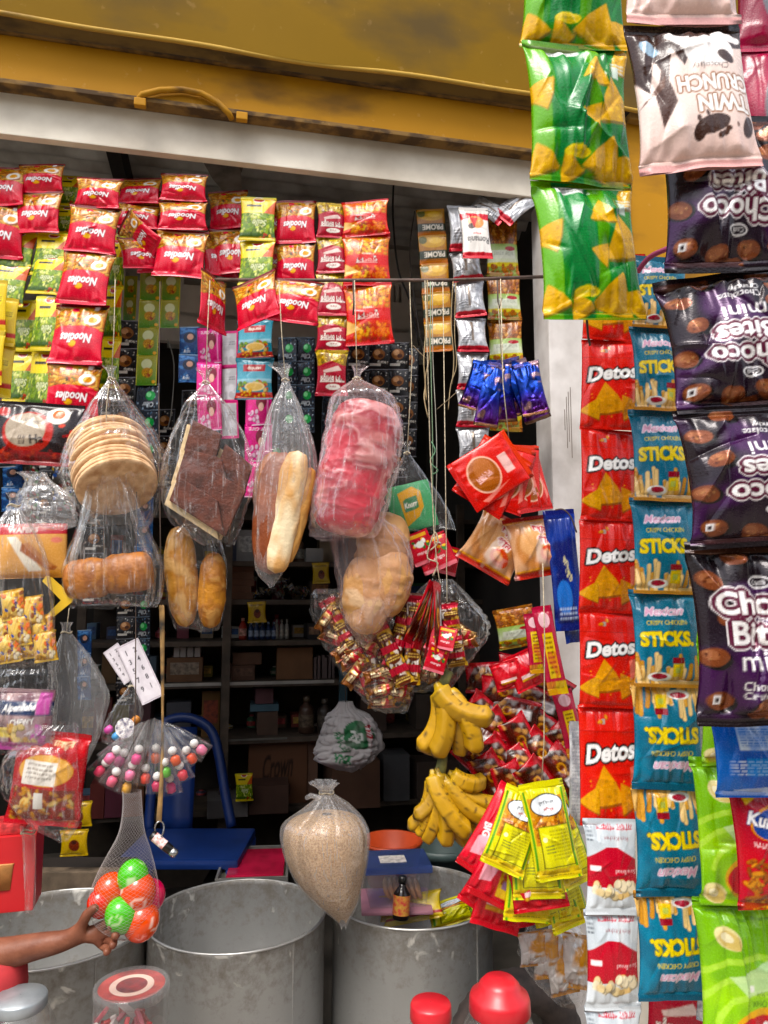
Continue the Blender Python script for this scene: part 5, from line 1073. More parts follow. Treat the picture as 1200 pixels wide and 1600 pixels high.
# aluminium drums
def mat_alu():
    m = bpy.data.materials.new('worn_aluminium'); nt, n, l, b = nodes(m)
    tc = n.new('ShaderNodeTexCoord'); sep = n.new('ShaderNodeSeparateXYZ'); l.new(tc.outputs['Object'], sep.inputs[0])
    mp = n.new('ShaderNodeMapping'); mp.inputs['Scale'].default_value = (1, 1, .22); l.new(tc.outputs['Object'], mp.inputs[0])
    st = n.new('ShaderNodeTexNoise'); st.inputs['Scale'].default_value = 5; st.inputs['Detail'].default_value = 7; l.new(mp.outputs[0], st.inputs['Vector'])
    sp = n.new('ShaderNodeTexNoise'); sp.inputs['Scale'].default_value = 34; sp.inputs['Detail'].default_value = 8; sp.inputs['Roughness'].default_value = .7; l.new(tc.outputs['Object'], sp.inputs['Vector'])
    # old grime and lime flakes gather in a band below the rim
    band = n.new('ShaderNodeMapRange'); band.inputs['From Min'].default_value = .33; band.inputs['From Max'].default_value = .5; l.new(sep.outputs['Z'], band.inputs['Value'])
    ad = n.new('ShaderNodeMath'); ad.operation = 'MULTIPLY_ADD'; ad.inputs[1].default_value = .20; l.new(band.outputs[0], ad.inputs[0]); l.new(sp.outputs['Fac'], ad.inputs[2])
    gr = n.new('ShaderNodeMapRange'); gr.inputs['From Min'].default_value = .56; gr.inputs['From Max'].default_value = .80; gr.inputs['To Max'].default_value = .8; l.new(ad.outputs[0], gr.inputs['Value'])
    c1 = n.new('ShaderNodeMix'); c1.data_type = 'RGBA'; c1.inputs['A'].default_value = rgba('b4b3af'); c1.inputs['B'].default_value = rgba('7e7d7a'); l.new(st.outputs['Fac'], c1.inputs['Factor'])
    c2 = n.new('ShaderNodeMix'); c2.data_type = 'RGBA'; c2.inputs['B'].default_value = rgba('6f665a'); l.new(c1.outputs['Result'], c2.inputs['A']); l.new(gr.outputs[0], c2.inputs['Factor'])
    fl = n.new('ShaderNodeTexNoise'); fl.inputs['Scale'].default_value = 21; fl.inputs['Detail'].default_value = 9; fl.inputs['Distortion'].default_value = .6; l.new(tc.outputs['Object'], fl.inputs['Vector'])
    a2 = n.new('ShaderNodeMath'); a2.operation = 'MULTIPLY_ADD'; a2.inputs[1].default_value = .15; l.new(band.outputs[0], a2.inputs[0]); l.new(fl.outputs['Fac'], a2.inputs[2])
    fr = n.new('ShaderNodeMapRange'); fr.inputs['From Min'].default_value = .74; fr.inputs['From Max'].default_value = .82; l.new(a2.outputs[0], fr.inputs['Value'])
    c3 = n.new('ShaderNodeMix'); c3.data_type = 'RGBA'; c3.inputs['B'].default_value = rgba('cfccc4'); l.new(c2.outputs['Result'], c3.inputs['A']); l.new(fr.outputs[0], c3.inputs['Factor'])
    l.new(c3.outputs['Result'], b.inputs['Base Color'])
    mt = n.new('ShaderNodeMath'); mt.operation = 'MULTIPLY_ADD'; mt.inputs[1].default_value = -.35; mt.inputs[2].default_value = .35; mt.use_clamp = True; l.new(gr.outputs[0], mt.inputs[0]); l.new(mt.outputs[0], b.inputs['Metallic'])
    rr = n.new('ShaderNodeMapRange'); rr.inputs['To Min'].default_value = .34; rr.inputs['To Max'].default_value = .62; l.new(sp.outputs['Fac'], rr.inputs['Value']); l.new(rr.outputs[0], b.inputs['Roughness'])
    bp = n.new('ShaderNodeBump'); bp.inputs['Strength'].default_value = .3; bp.inputs['Distance'].default_value = .002; l.new(ad.outputs[0], bp.inputs['Height']); l.new(bp.outputs[0], b.inputs['Normal'])
    return m
M_ALU = mat_alu()
def drum(label, px, w, rimy, y, rot):
    c = P(px, rimy, y); r = w*mpp(rimy, y)/2; H = c.z-FLOORZ-.001
    o = empty('aluminium_drum', label, 'drum', (c.x, c.y, FLOORZ+.001), 'aluminium drums in the shop front'); o.rotation_euler = (0, 0, rot)
    n = 72; prof = [(r*.0, 0), (r*.97, 0), (r*.985, .01), (r, .05), (r*1.003, H*.5), (r*.998, H-.012), (r*1.01, H-.006), (r*1.012, H), (r*1.004, H+.003), (r*.99, H), (r*.985, H-.01), (r*.985, .012), (0.001, .012)]
    mb = MB(); vs = []
    for q, z in prof:
        for k in range(n):
            a = 2*math.pi*k/n; rr = q*(1+.006*math.sin(3*a+z*9+rot)+.004*math.sin(7*a+rot)+.003*math.sin(13*a+z*30)); vs.append((rr*math.cos(a), rr*math.sin(a), z))
    mb.add(vs, [(i*n+k, i*n+(k+1) % n, (i+1)*n+(k+1) % n, (i+1)*n+k) for i in range(len(prof)-1) for k in range(n)])
    mb.build('wall', M_ALU, o, True)
    mb = MB(); mb.box((0, -r*1.003, H*.5), (.004, .004, H*.98)); mb.build('seam', M_ALU, o, rot=(0, 0, -rot+.82))
    mb = MB(); mb.tube([(r*1.008*math.cos(a), r*1.008*math.sin(a), H+.001) for a in np.linspace(0, 2*math.pi, 73)], .0035, 6, caps=False); mb.build('rim', plain('bright_rim', 'c9c8c4', .35, metal=.7), o, True)
    return o, r, c
D1, R1, C1 = drum('aluminium drum behind the hand and the net of candy balls', 82, 290, 1447, 2.02, .4)
D2, R2, C2 = drum('empty aluminium drum in the middle with flaking white residue', 371, 270, 1427, 2.10, 2.1)
D3, R3, C3 = drum('aluminium drum holding boxes and packets under the bananas', 644, 248, 1398, 2.21, 4.4)

# timber plank and tin behind the drums
mb = MB(); a, b = P(28, 1382, 2.28), P(190, 1376, 2.28); mb.box(((a.x+b.x)/2, 2.3, a.z), (b.x-a.x, .04, .07))
tag(mb.build('wooden_plank', plain('worn_plank', '6a5a48', .8, noise=.2, nscale=20), bevel=.003), 'worn wooden plank standing behind the drum near the red box', 'plank')
mb = MB(); mb.box((P(60, 1500, 2.36).x, 2.4, .42), (.5, .16, .5)); tag(mb.build('wooden_crate', plain('dark_crate', '2a221c', .85), bevel=.004), 'dark wooden crate in the shade behind the plank', 'crate')

ty = 2.56
tin = empty('metal_tin', 'square metal tin tray with a glossy pink red sheet on top', 'tin', P(398, 1372, ty))
a, b = P(346, 1360, ty), P(452, 1360, ty); W = b.x-a.x; H = .055
M_TIN = plain('olive_tin', '8a8a76', .4, metal=.5, noise=.2, nscale=20)
tin.rotation_euler = (0, 0, .1)
mb = MB(); mb.box((0, 0, H/2-.02), (W, .3, H)); mb.build('body', M_TIN, tin, bevel=.004)
for (cx, cy_, dx, dyy) in ((0, -.147, W, .008), (0, .147, W, .008), (-W/2+.004, 0, .008, .285), (W/2-.004, 0, .008, .285)):
    mb = MB(); mb.box((cx, cy_, H-.015), (dx, dyy, .03)); mb.build('tray_edge', plain('tin_edge', 'a3a09a', .35, metal=.6), tin, bevel=.001)
mb = MB(); mb.box((.008, 0, H-.008), (W*.8, .25, .012)); mb.build('pink_sheet', plain('glossy_pink_sheet', 'b8183e', .25, coat=.4, noise=.15), tin, bevel=.004)
mb = MB(); mb.box((0, -.153, .018), (W*.96, .004, .008)); mb.build('green_line', plain('green_stripe', '8aa04a', .5), tin)
# a stool carries the tin
mb = MB(); p = P(398, 1372, ty); mb.box((p.x, ty+.02, p.z-.04), (.36, .3, .03)); st = mb.build('low_table', plain('dark_table', '241f1c', .7), bevel=.004)
tag(st, 'low dark table under the metal tin behind the empty drum', 'table')
for sx in (-.15, .15):
    for sy in (-.12, .12):
        mb = MB(); mb.tube([(p.x+sx, ty+.02+sy, p.z-.056), (p.x+sx, ty+.02+sy, FLOORZ)], .015, 8); mb.build('leg', _mats['dark_table'], st)

# things inside the third drum
def inner(px, py, y): return P(px, py, y)
bx = empty('food_container', 'clear plastic food box with a blue lid and biscuits inside', 'container', P(618, 1404, 2.16))
bx.rotation_euler = (0, 0, .12)
w = 98*mpp(1380, 2.16); d = .14; hh = .09
M_BOXP = clear('clear_box_plastic', haze=.13, rough=.18, gain=1.5, bump=.05)
mb = MB(); vs = [(-w*.44, -d*.44, 0), (w*.44, -d*.44, 0), (w*.44, d*.44, 0), (-w*.44, d*.44, 0), (-w/2, -d/2, hh), (w/2, -d/2, hh), (w/2, d/2, hh), (-w/2, d/2, hh)]
mb.add(vs, [(3, 2, 1, 0), (0, 1, 5, 4), (1, 2, 6, 5), (2, 3, 7, 6), (3, 0, 4, 7)]); mb.build('box_wall', M_BOXP, bx, bevel=.004)
mb = MB(); mb.box((0, 0, hh+.008), (w*1.06, d*1.06, .018)); mb.build('lid', clear('blue_lid_plastic', (.30, .42, .85), .25, .25, 1.2, (.2, .34, .75), bump=.05), bx, bevel=.005)
mb = MB(); mb.box((-.01, -.01, hh+.0185), (w*.42, d*.4, .001)); mb.build('paper_label', plain('paper_label', 'c9c2bc', .7, noise=.2, nscale=90), bx)
M_BISC = plain('baked_biscuit', 'b9814c', .8, noise=.18, nscale=60, bump=.4, bscale=120)
for i in range(7):
    mb = MB(); mb.lathe([(.001, -.005), (.026, -.005), (.03, 0), (.026, .005), (.001, .006)], 24)
    o = mb.build('round_biscuit', M_BISC, None, True, loc=bx.location+Vector((-.02+i*.0135, -.012, .033)), rot=(1.2, .25, 1.15+.05*i)); tag(o, ORD[i]+' round biscuit in the row inside the clear food box', 'biscuit', 'biscuits in the food box')
bx2 = empty('food_container', 'second clear plastic food box with a pinkish rim under the blue one', 'container', P(618, 1404, 2.16)+Vector((.0, .0, -.066)))
bx2.rotation_euler = (0, 0, .05)
mb = MB(); mb.add([(x*1.02, y_*1.1, z*.66) for x, y_, z in vs], [(3, 2, 1, 0), (0, 1, 5, 4), (1, 2, 6, 5), (2, 3, 7, 6), (3, 0, 4, 7)]); mb.build('box_wall', M_BOXP, bx2, bevel=.004)
mb = MB(); mb.box((0, 0, hh*.66), (w*1.1, d*1.2, .008)); mb.build('rim', plain('pink_rim', 'b07a88', .4), bx2, bevel=.003)
tub = empty('plastic_tub', 'orange plastic tub behind the blue lidded food box', 'tub', P(612, 1325, 2.36)+Vector((0, 0, -.04)))
r = 46*mpp(1310, 2.36); mb = MB(); mb.lathe([(r*.8, -.06), (r, .055), (r*1.06, .058), (r*1.06, .066), (r*.95, .066), (r*.78, -.055), (.001, -.055)], 36); mb.build('bowl', plain('orange_plastic', 'b8441c', .4, noise=.08), tub, True)
bk = empty('plastic_bucket', 'dull green plastic bucket behind the third drum', 'bucket', P(690, 1345, 2.62)+Vector((0, 0, -.3)))
r = 52*mpp(1320, 2.62); mb = MB(); mb.lathe([(r*.78, -.1), (r*.97, .33), (r*1.05, .335), (r*1.05, .36), (r*.98, .36), (r*.78, -.09), (.001, -.09)], 36); mb.build('wall', plain('grey_green_plastic', '4a5c5a', .45, noise=.12), bk, True)
bt = empty('small_bottle', 'small dark bottle with a red and black label leaning on the food boxes', 'bottle', P(626, 1436, 2.06)); bt.rotation_euler = (-.12, .06, 0)
r = 13*mpp(1400, 2.06); mb = MB(); mb.lathe([(r*.9, 0), (r, .004), (r, .062), (r*.6, .075), (r*.42, .08), (r*.42, .09)], 20); mb.build('glass', plain('dark_bottle', '1c1412', .2), bt, True)
mb = MB(); mb.lathe([(r*.5, .088), (r*.5, .104), (r*.2, .106)], 16); mb.build('cap', plain('bottle_cap_black', '141414', .35), bt, True)
mb = MB(); mb.lathe([(r*1.03, .012), (r*1.03, .06)], 20, caps=False); mb.build('label_band', plain('bottle_label_red', 'a02a2a', .4, noise=.5, nscale=120, col2='c9a23a'), bt, True)
for i, (k, a, b, w_, t, lb) in enumerate((('yellowp', (640, 1398), (650, 1440), 92, -8, 'yellow packet lying on the rim of the third drum under the small bottle'), ('goldchoc', (612, 1400), (610, 1440), 34, 10, 'brown and yellow packet beside the small bottle'), ('spice', (700, 1405), (708, 1444), 70, 12, 'pale yellow packet lying inside the third drum by the bananas'), ('soup', (726, 1400), (740, 1432), 34, -20, 'green and white packet wedged at the rim of the third drum'))):
    o = place('packet', k, a, b, w_, 2.14+.02*i, tilt=-40, turn=t); tag(o, lb, 'packet')


# ================================================================ bags and what is in them
def catmull(nodes, rows):
    N = np.array(nodes, float); t = np.linspace(0, len(N)-1, rows); out = []
    for q in t:
        i = min(int(q), len(N)-2); f = q-i
        p0, p1, p2, p3 = N[max(i-1, 0)], N[i], N[i+1], N[min(i+2, len(N)-1)]
        out.append(.5*(2*p1+(p2-p0)*f+(2*p0-5*p1+4*p2-p3)*f*f+(3*p1-p0-3*p2+p3)*f**3))
    return np.array(out)
def bagmesh(name, nodes, y, ratio=.5, n=96, rows=72, pleat=.2, reach=.35, crumple=.05, flat=True, seed=1, knot=1, dmin=.0):
    """a gathered film bag: nodes = photo (x, y, half width) from the tuft above the knot down to the bottom seam"""
    rng = np.random.default_rng(seed); Q = catmull(nodes, rows); Q[:, 2] = np.maximum(Q[:, 2], 1.2)
    tk = knot/(len(nodes)-1); t = np.linspace(0, 1, rows)
    th = np.linspace(0, 2*math.pi, n, endpoint=False)-math.pi/2*-1
    C = np.array([P(q[0], q[1], y) for q in Q]); a = np.array([max(q[2], 1)*mpp(q[1], y) for q in Q])
    below = np.clip((t-tk)/(1-tk), 0, 1)
    rt = ratio*np.ones(rows)
    if flat: rt = ratio*np.clip((1-below)/.22, 0, 1)**.6+.01
    rt = np.where(below < .12, ratio+(1-ratio)*(1-below/.12)*.6, rt) if ratio < 1 else rt
    b = np.maximum(a*rt, np.minimum(dmin*np.clip(below*6, 0, 1)*np.clip((1-below)/.2, .03, 1), a*2))
    amp = pleat*np.exp(-below/reach)+.015; amp = np.where(t < tk, pleat*1.3, amp)
    pl = np.zeros((rows, n))
    for f in (5, 8, 11, 15, 21, 28):
        ph = rng.uniform(0, 6.28); dr = rng.uniform(-1.2, 1.2)
        pl += rng.uniform(.5, 1)*np.cos(f*th[None]+ph+dr*below[:, None])/2.2
    T, TH = np.meshgrid(t, np.linspace(0, 1, n), indexing='ij')
    cr = vnoise(TH, T, 9, 7, rng)-.5; rd = 1-np.abs(2*vnoise(TH, np.clip(T+.15*TH, 0, 1), 13, 11, rng)-1); rd2 = 1-np.abs(2*vnoise(TH, T, 24, 16, rng)-1)
    rad = 1+amp[:, None]*pl+crumple*(1.2*cr-1.0*rd**4-.55*rd2**4)*np.clip(below*5, .2, 1)[:, None]
    X = C[:, 0:1]+a[:, None]*np.cos(th)[None]*rad; Y = C[:, 1:2]+b[:, None]*np.sin(th)[None]*rad; Z = C[:, 2:3]+0*rad+.012*(cr)*np.clip((below-.8)*5, 0, 1)[:, None]
    return npmesh(name, np.stack([X, Y, Z], -1), wrapgrid(rows, n))
def bag(name, label, cat, nodes, y, mat, hang=None, tie=None, group=None, **kw):
    me = bagmesh(name, nodes, y, **kw); me.materials.append(mat)
    k = kw.get('knot', 1); p = P(nodes[k][0], nodes[k][1], y)
    root = empty(name, label, cat, p, group)
    o = mobj('film', me, None, root); o.location = -p
    if hang:
        mb = MB(); mb.tube([p]+[P(x, yy, y+.01) for x, yy in hang], .0011, 5); s = mb.build('string', STRING, root, True); s.location = -p
    if nodes[k][2] > 12: return root
    mb = MB(); r = max(nodes[k][2]*mpp(nodes[k][1], y)*1.15, .004)
    mb.tube([(r*math.cos(q), r*math.sin(q), .002*math.sin(3*q)) for q in np.linspace(0, 6.283, 17)], .0016, 5, caps=False); mb.build('tie', STRING, root, True)
    return root
CLEAR = clear('clear_polythene', haze=.03, rough=.09, gain=.6, bump=.5, streak=.28)
CLEAR2 = clear('milky_polythene', haze=.13, rough=.13, gain=.7, bump=.6, streak=.3)
PINKISH = clear('pinkish_polythene', (.97, .93, .94), haze=.11, rough=.12, gain=.7, streak=.3, hazecol=(.85, .72, .74), bump=.6)

def loaf(name, label, cat, a, b, w, y, c0, c1, depth=.8, pw=2.4, taper=.0, bend=0., bump=.05, seed=1, score=0, group=None, c2=None, nu=56, nv=40, twist=0, mat=None, crink=0.):
    """a baked roll lying along a-b (photo points), w photo pixels thick; colours run c0 (pale) to c1 (crust)"""
    rng = np.random.default_rng(seed); A, B = P(a[0], a[1], y), P(b[0], b[1], y)
    L = (A-B).length; W = w*mpp((a[1]+b[1])/2, y)/2; ax = (A-B).normalized(); sd = Vector((0, 1, 0)).cross(ax).normalized(); fr = ax.cross(sd)
    V = []; C = []; t = np.linspace(0, 1, nv); k0, k1 = lin(c0), lin(c1); k2 = lin(c2) if c2 else k1*.6
    U, T = np.meshgrid(np.linspace(0, 1, nu, endpoint=False), t)
    nz = vnoise(U, T, 5, 5, rng)*.6+vnoise(U, T, 13, 11, rng)*.4
    rg = (1-np.abs(2*vnoise(U, np.clip(T+.2*U, 0, 1), 9, 9, rng)-1))**3*.6+(1-np.abs(2*vnoise(U, T, 17, 15, rng)-1))**3*.5
    mid = (A+B)/2
    for j in range(nv):
        s = 2*t[j]-1; pr = max(1-abs(s)**pw, 0)**(1/pw)*(1+taper*s)
        for i in range(nu):
            th = 2*math.pi*i/nu; r = W*pr*(1+bump*2*(nz[j, i]-.5)+crink*(rg[j, i]-.3))
            x = r*math.cos(th); yy = r*math.sin(th)*depth
            if score and math.sin(th) < 0: yy += W*.18*math.exp(-(x/(W*.12))**2)*pr
            p = mid+ax*(-s*L/2)+sd*(x+bend*W*(1-s*s))+fr*yy
            V.append(tuple(p)); q = min(max((nz[j, i]-.3)*2.2+.25*abs(s), 0), 1); col = k0*(1-q)+k1*q
            if q > .8: col = col*(1-(q-.8)*2)+k2*(q-.8)*2
            if crink: q = min(max((rg[j, i]-.5)*1.6, 0), .5)*(nz[j, i] > .42); col = col*(1-q)+lin('eec8c4')*q
            C.append(col)
    p = mid; V = np.array(V)-np.array(p)
    me = npmesh(name, V, wrapgrid(nv, nu), C); me.materials.append(mat or CRUST)
    return tag(mobj(name, me, None, None, p), label, cat, group)
CRUST = printed('bread_crust', rough=.5, coat=.12, bump=.7, bscale=110)
CRUMB = printed('soft_cream', rough=.7, coat=0, bump=.5, bscale=120)
TOPW = YF

# biscuits bag
by = 1.62
bag('biscuit_bag', 'clear bag of round flat biscuits tied at its top beside the noodle strip', 'bag',
    [(170, 572, 9), (174, 592, 5), (176, 640, 34), (176, 690, 66), (176, 745, 80), (178, 795, 66), (186, 824, 44)], by, CLEAR, ratio=.62, pleat=.16, reach=.4, seed=4, hang=[(178, 520), (180, 436)], flat=False, dmin=.05)
mb = MB(); R = 62*mpp(730, by)
mb.lathe([(.001, -.0045), (R*.93, -.0055), (R*.99, -.002), (R*.98, .004), (R*.88, .0065), (R*.8, .0055), (R*.3, .006), (.001, .006)], 40)
bme = mb.mesh('flat_biscuit', True); bme.materials.append(plain('pale_biscuit', 'dcb88e', .75, noise=.1, nscale=45, bump=.5, bscale=110, col2='b98a5c'))
for i in range(13):
    t = i/12; r = random.Random(i*5)
    ax = Vector((.40+r.uniform(-.05, .05), -.50+r.uniform(-.05, .05), -.77)).normalized(); c = P(176, 728, by)+Vector((.40, -.50, -.77)).normalized()*(.0122*(i-6.2))+Vector((r.uniform(-.006, .006), 0, r.uniform(-.004, .004))); e = ax.to_track_quat('Z', 'Y').to_euler()
    tag(mobj('flat_biscuit', bme, None, None, c, e, (.98, .98, 1.0)),
        ORD[i]+' round flat biscuit from the top of the stack in the biscuit bag', 'biscuit', 'biscuits in the clear bag')
# orange bread rolls bag below it
bag('bread_bag', 'clear pleated bag holding a glossy orange brown bread under the biscuits', 'bag',
    [(166, 686, 8), (166, 704, 5), (170, 760, 30), (172, 830, 52), (174, 880, 72), (174, 925, 72), (176, 948, 66)], 1.575, CLEAR, ratio=.4, pleat=.22, reach=.8, seed=9, hang=[(166, 640), (170, 600)], crumple=.04, dmin=.04)
for i, (a, b) in enumerate((((102, 908), (172, 900)), ((162, 900), (238, 890)))):
    loaf('bread_roll', ['glossy brown bread roll at the seam of the pleated bag', 'glossy brown bread roll joined to its neighbour in the pleated bag'][i], 'bread', a, b, 62, 1.575, 'b06c26', '7e4416', depth=.62, pw=4.5, bump=.07, seed=20+i, c2='cf9048')
# chocolate cake bag
cyy = 1.60
bag('cake_bag', 'clear bag with chocolate topped cake slices hanging from the bar', 'bag', [(318, 576, 12), (322, 598, 5), (324, 640, 36), (325, 690, 62), (325, 750, 74), (322, 810, 60), (340, 852, 26)], cyy, CLEAR, ratio=.5, pleat=.14, reach=.35, seed=13, hang=[(324, 520), (328, 438)], flat=False, dmin=.05)
M_CHOC = plain('chocolate_cake', '5a2816', .6, noise=.25, nscale=30, bump=.6, bscale=150, spec=.3); M_SPONGE = plain('cream_sponge', 'd9bd8e', .8, noise=.1, nscale=60, bump=.5, bscale=150)
def slab(label, corners, dy, tz=.03):
    """one slice: photo outline of its brown face, cream sponge behind"""
    pts = [P(x, yy, cyy+dy) for x, yy in corners]; c = sum(pts, Vector())/4
    o = empty('cake_slice', label, 'cake', c)
    back = Vector((-.016, 1, .004))
    def prism(nm, d0, d1, mat, grow=1.0, shift=Vector()):
        vs = [tuple((p-c)*grow+back*d0+shift) for p in pts]+[tuple((p-c)*grow+back*d1+shift) for p in pts]
        mb = MB(); mb.add(vs, [(3, 2, 1, 0), (4, 5, 6, 7)]+[(k, (k+1) % 4, 4+(k+1) % 4, 4+k) for k in range(4)]); mb.build(nm, mat, o, bevel=.003)
    prism('chocolate_top', 0, .012, M_CHOC); prism('sponge', .0125, tz, M_SPONGE, 1.0, Vector((-.014, 0, -.007)))
slab('chocolate cake slice at the top of the cake bag', [(300, 655), (346, 678), (330, 745), (287, 703)], .012)
slab('chocolate cake slice leaning over to the cream bun bag', [(352, 693), (394, 727), (382, 768), (334, 742)], .02)
slab('long chocolate cake slice across the middle of the cake bag', [(290, 700), (346, 716), (364, 800), (274, 750)], -.004)
slab('lower chocolate cake slice with a cream edge in the cake bag', [(338, 738), (384, 766), (352, 838), (322, 806)], -.012)
slab('lowest chocolate cake slice lying across the bottom corner of the bag', [(278, 744), (340, 782), (350, 838), (264, 782)], -.022)
# two rolls bag
bag('bread_bag', 'clear bag with two long brown rolls under the chocolate cake', 'bag', [(306, 800, 14), (304, 812, 12), (304, 850, 44), (305, 900, 50), (306, 945, 46), (308, 985, 34)], 1.66, CLEAR, ratio=.5, pleat=.1, reach=.3, seed=17, crumple=.05, dmin=.04)
loaf('bread_roll', 'taller brown bread roll with a pale split in the two roll bag', 'bread', (278, 822), (290, 980), 50, 1.655, 'cf9e5c', '925c26', depth=.85, seed=31, c2='e8c890', bump=.09, score=1)
loaf('bread_roll', 'shorter glossy brown bread roll in the two roll bag', 'bread', (334, 862), (328, 982), 44, 1.65, 'b9803c', '80491c', depth=.85, seed=32, c2='dcb070', bump=.09)
# cream bun bag
bag('bread_bag', 'tall clear bag with a long cream filled bun hanging from the bar', 'bag', [(436, 570, 16), (446, 594, 5), (446, 640, 24), (448, 700, 42), (445, 760, 48), (432, 830, 36), (422, 892, 22), (424, 915, 4)], 1.60, CLEAR2, ratio=.62, pleat=.15, reach=.4, seed=23, hang=[(440, 520), (436, 438)], flat=False, crumple=.04)
loaf('cream_bun', 'long brown bun split open with white cream inside the tall bag', 'bread', (446, 706), (422, 898), 74, 1.605, '9a5530', '6e3620', depth=.7, seed=41, c2='8a4a28', bump=.08)
loaf('cream_filling', 'thick pale cream filling running down the split bun', 'cream', (466, 704), (430, 896), 42, 1.578, 'e8d6b4', 'c89a66', depth=.6, seed=42, bump=.2, pw=3.6, c2='c89a66', mat=CRUMB)
loaf('cream_filling', 'pale crumbly bun half beside the cream in the tall bag', 'cream', (486, 730), (448, 880), 26, 1.588, 'c89a62', 'a8703c', depth=.7, seed=43, bump=.2, pw=3.6, mat=CRUMB)
loaf('bread_roll', 'brown crust half of the split bun sticking out on the side of the cake', 'bread', (432, 706), (410, 800), 46, 1.625, 'b06a36', '8a4a24', depth=.6, seed=45, bump=.06)
# red wrapped bread
bag('bread_bag', 'large pinkish bag holding bread in red crinkled wrap', 'bag', [(562, 572, 12), (558, 592, 6), (566, 620, 46), (570, 660, 58), (562, 720, 64), (548, 775, 64), (540, 822, 60), (536, 842, 50)], 1.60, PINKISH, ratio=.5, pleat=.16, reach=.3, seed=29, hang=[(556, 520), (554, 438)], crumple=.07, dmin=.06)
loaf('wrapped_bread', 'loaf in crinkled red and pink wrap inside the large bag', 'bread', (580, 626), (532, 836), 114, 1.605, 'c03a48', '8e1c2a', depth=.5, pw=3.4, seed=61, c2='e6aca4', bump=.16, crink=.10, nu=130, nv=110, mat=printed('crinkled_red_film', rough=.3, coat=.1, bump=1.0, bscale=38))
# lower bread bag
bag('bread_bag', 'pinkish clear bag with a pale brown bread hanging below the red loaf', 'bag', [(565, 770, 10), (568, 790, 8), (574, 830, 52), (586, 880, 62), (586, 930, 54), (572, 975, 34), (572, 1004, 8)], 1.66, PINKISH, ratio=.55, pleat=.2, reach=.6, seed=33, hang=[(562, 740), (560, 700)], flat=False, crumple=.06, dmin=.05)
for i, (a, b, w_, dy, lb) in enumerate((((608, 800), (586, 905), 84, .012, 'upper pale brown roll in the lower pinkish bag'), ((612, 856), (596, 965), 76, -.004, 'middle pale roll pressed against the side of the lower pinkish bag'), ((570, 868), (572, 992), 72, -.012, 'lowest pale roll at the tip of the lower pinkish bag'))):
    loaf('bread_roll', lb, 'bread', a, b, w_, 1.66+dy, 'd2a878', 'a87848', depth=.7, seed=51+i, c2='ecd6b8', bump=.13)
# green sachet bag
bag('sachet_bag', 'clear bag with a green and yellow soup card hanging by a knot', 'bag', [(634, 690, 8), (636, 708, 4), (640, 745, 26), (652, 790, 46), (660, 830, 52)], 1.74, CLEAR, ratio=.25, pleat=.14, reach=.3, seed=37, hang=[(640, 640), (644, 560), (640, 440)], crumple=.03)
tag(place('soup_card', 'greencard', (634, 756), (652, 828), 66, 1.74, tilt=0), 'green soup card with a yellow badge in the small clear bag', 'card')
# red sachets tied on the strings
fan('sachet_bunch', 'small red sachets tied to the dangling strings', 'sachets', [('sachetred', (700, 852), (690, 896), 44, 20), ('sachetred', (668, 838), (690, 890), 52, 0), ('sachetred', (648, 832), (668, 880), 38, 10)], 1.72, part='sachet')
# candy bags
by = 1.70
bag('candy_bag', 'clear bag of wrapped red and gold candies below the pale brown bread', 'bag', [(515, 920, 22), (540, 935, 52), (556, 975, 66), (582, 1030, 62), (600, 1080, 46), (612, 1112, 26)], by, CLEAR, ratio=.28, pleat=.05, seed=41, crumple=.12, knot=1, dmin=.03)
bag('candy_bag', 'second clear candy bag spreading away to the bananas', 'bag', [(690, 905, 16), (690, 930, 40), (700, 975, 66), (690, 1030, 50), (672, 1080, 30)], by+.03, CLEAR, ratio=.28, pleat=.06, seed=43, crumple=.12, knot=1, dmin=.03)
def d_candy():
    A = Art(8, 4, '7c4a24', 30, 71); A.rect(1.6, 0, 4.2, 4, '5a2418').rect(4.2, 0, 6.4, 4, 'b81c30').mottle('dcc080', .8, 3, .55, .68).small(2, 1.2, 5.4, 2.8, 2, 'e8d8b0'); return A
design('candy', d_candy, 4, dep=.5, pinch=.05, wr=2.4, seal=.12, mat=FOIL)
fan('candy_strip_bunch', 'shiny brown and red candy strips slanting down in the clear bag under the pale bread', 'candy strips', [('candystrip', (556, 926), (618, 1092), 34, 20), ('candystrip', (538, 930), (600, 1096), 34, -20), ('candystrip', (520, 934), (590, 1088), 32, 10), ('candystrip', (506, 934), (566, 1040), 28, -10), ('candystrip', (640, 930), (606, 1060), 28, -15), ('candystrip', (652, 926), (640, 1070), 28, 15), ('candystrip', (575, 940), (634, 1070), 30, 0), ('candystrip', (700, 940), (716, 1042), 30, 10)], 1.705, part='candy_strip')
r = random.Random(5)
for i in range(74):
    t = r.random(); s = r.uniform(-1, 1)
    if i < 52: x, yy = 518+82*t+s*30+18*(1-t), 948+150*t-s*20; y_ = by+r.uniform(-.018, .012)
    else: x, yy = 715-40*t+s*26, 985+70*t; y_ = by+.03+r.uniform(-.015, .015)
    o = mobj('wrapped_candy', pick('candy'), None, None, P(x, yy, y_), (r.uniform(-.5, .5), r.uniform(-1.6, 1.6), r.uniform(-.4, .4)), (.066, .055, .06))
    tag(o, 'gold brown and red wrapped candy heaped in the two clear bags', 'candy', 'wrapped candies in the clear bags')
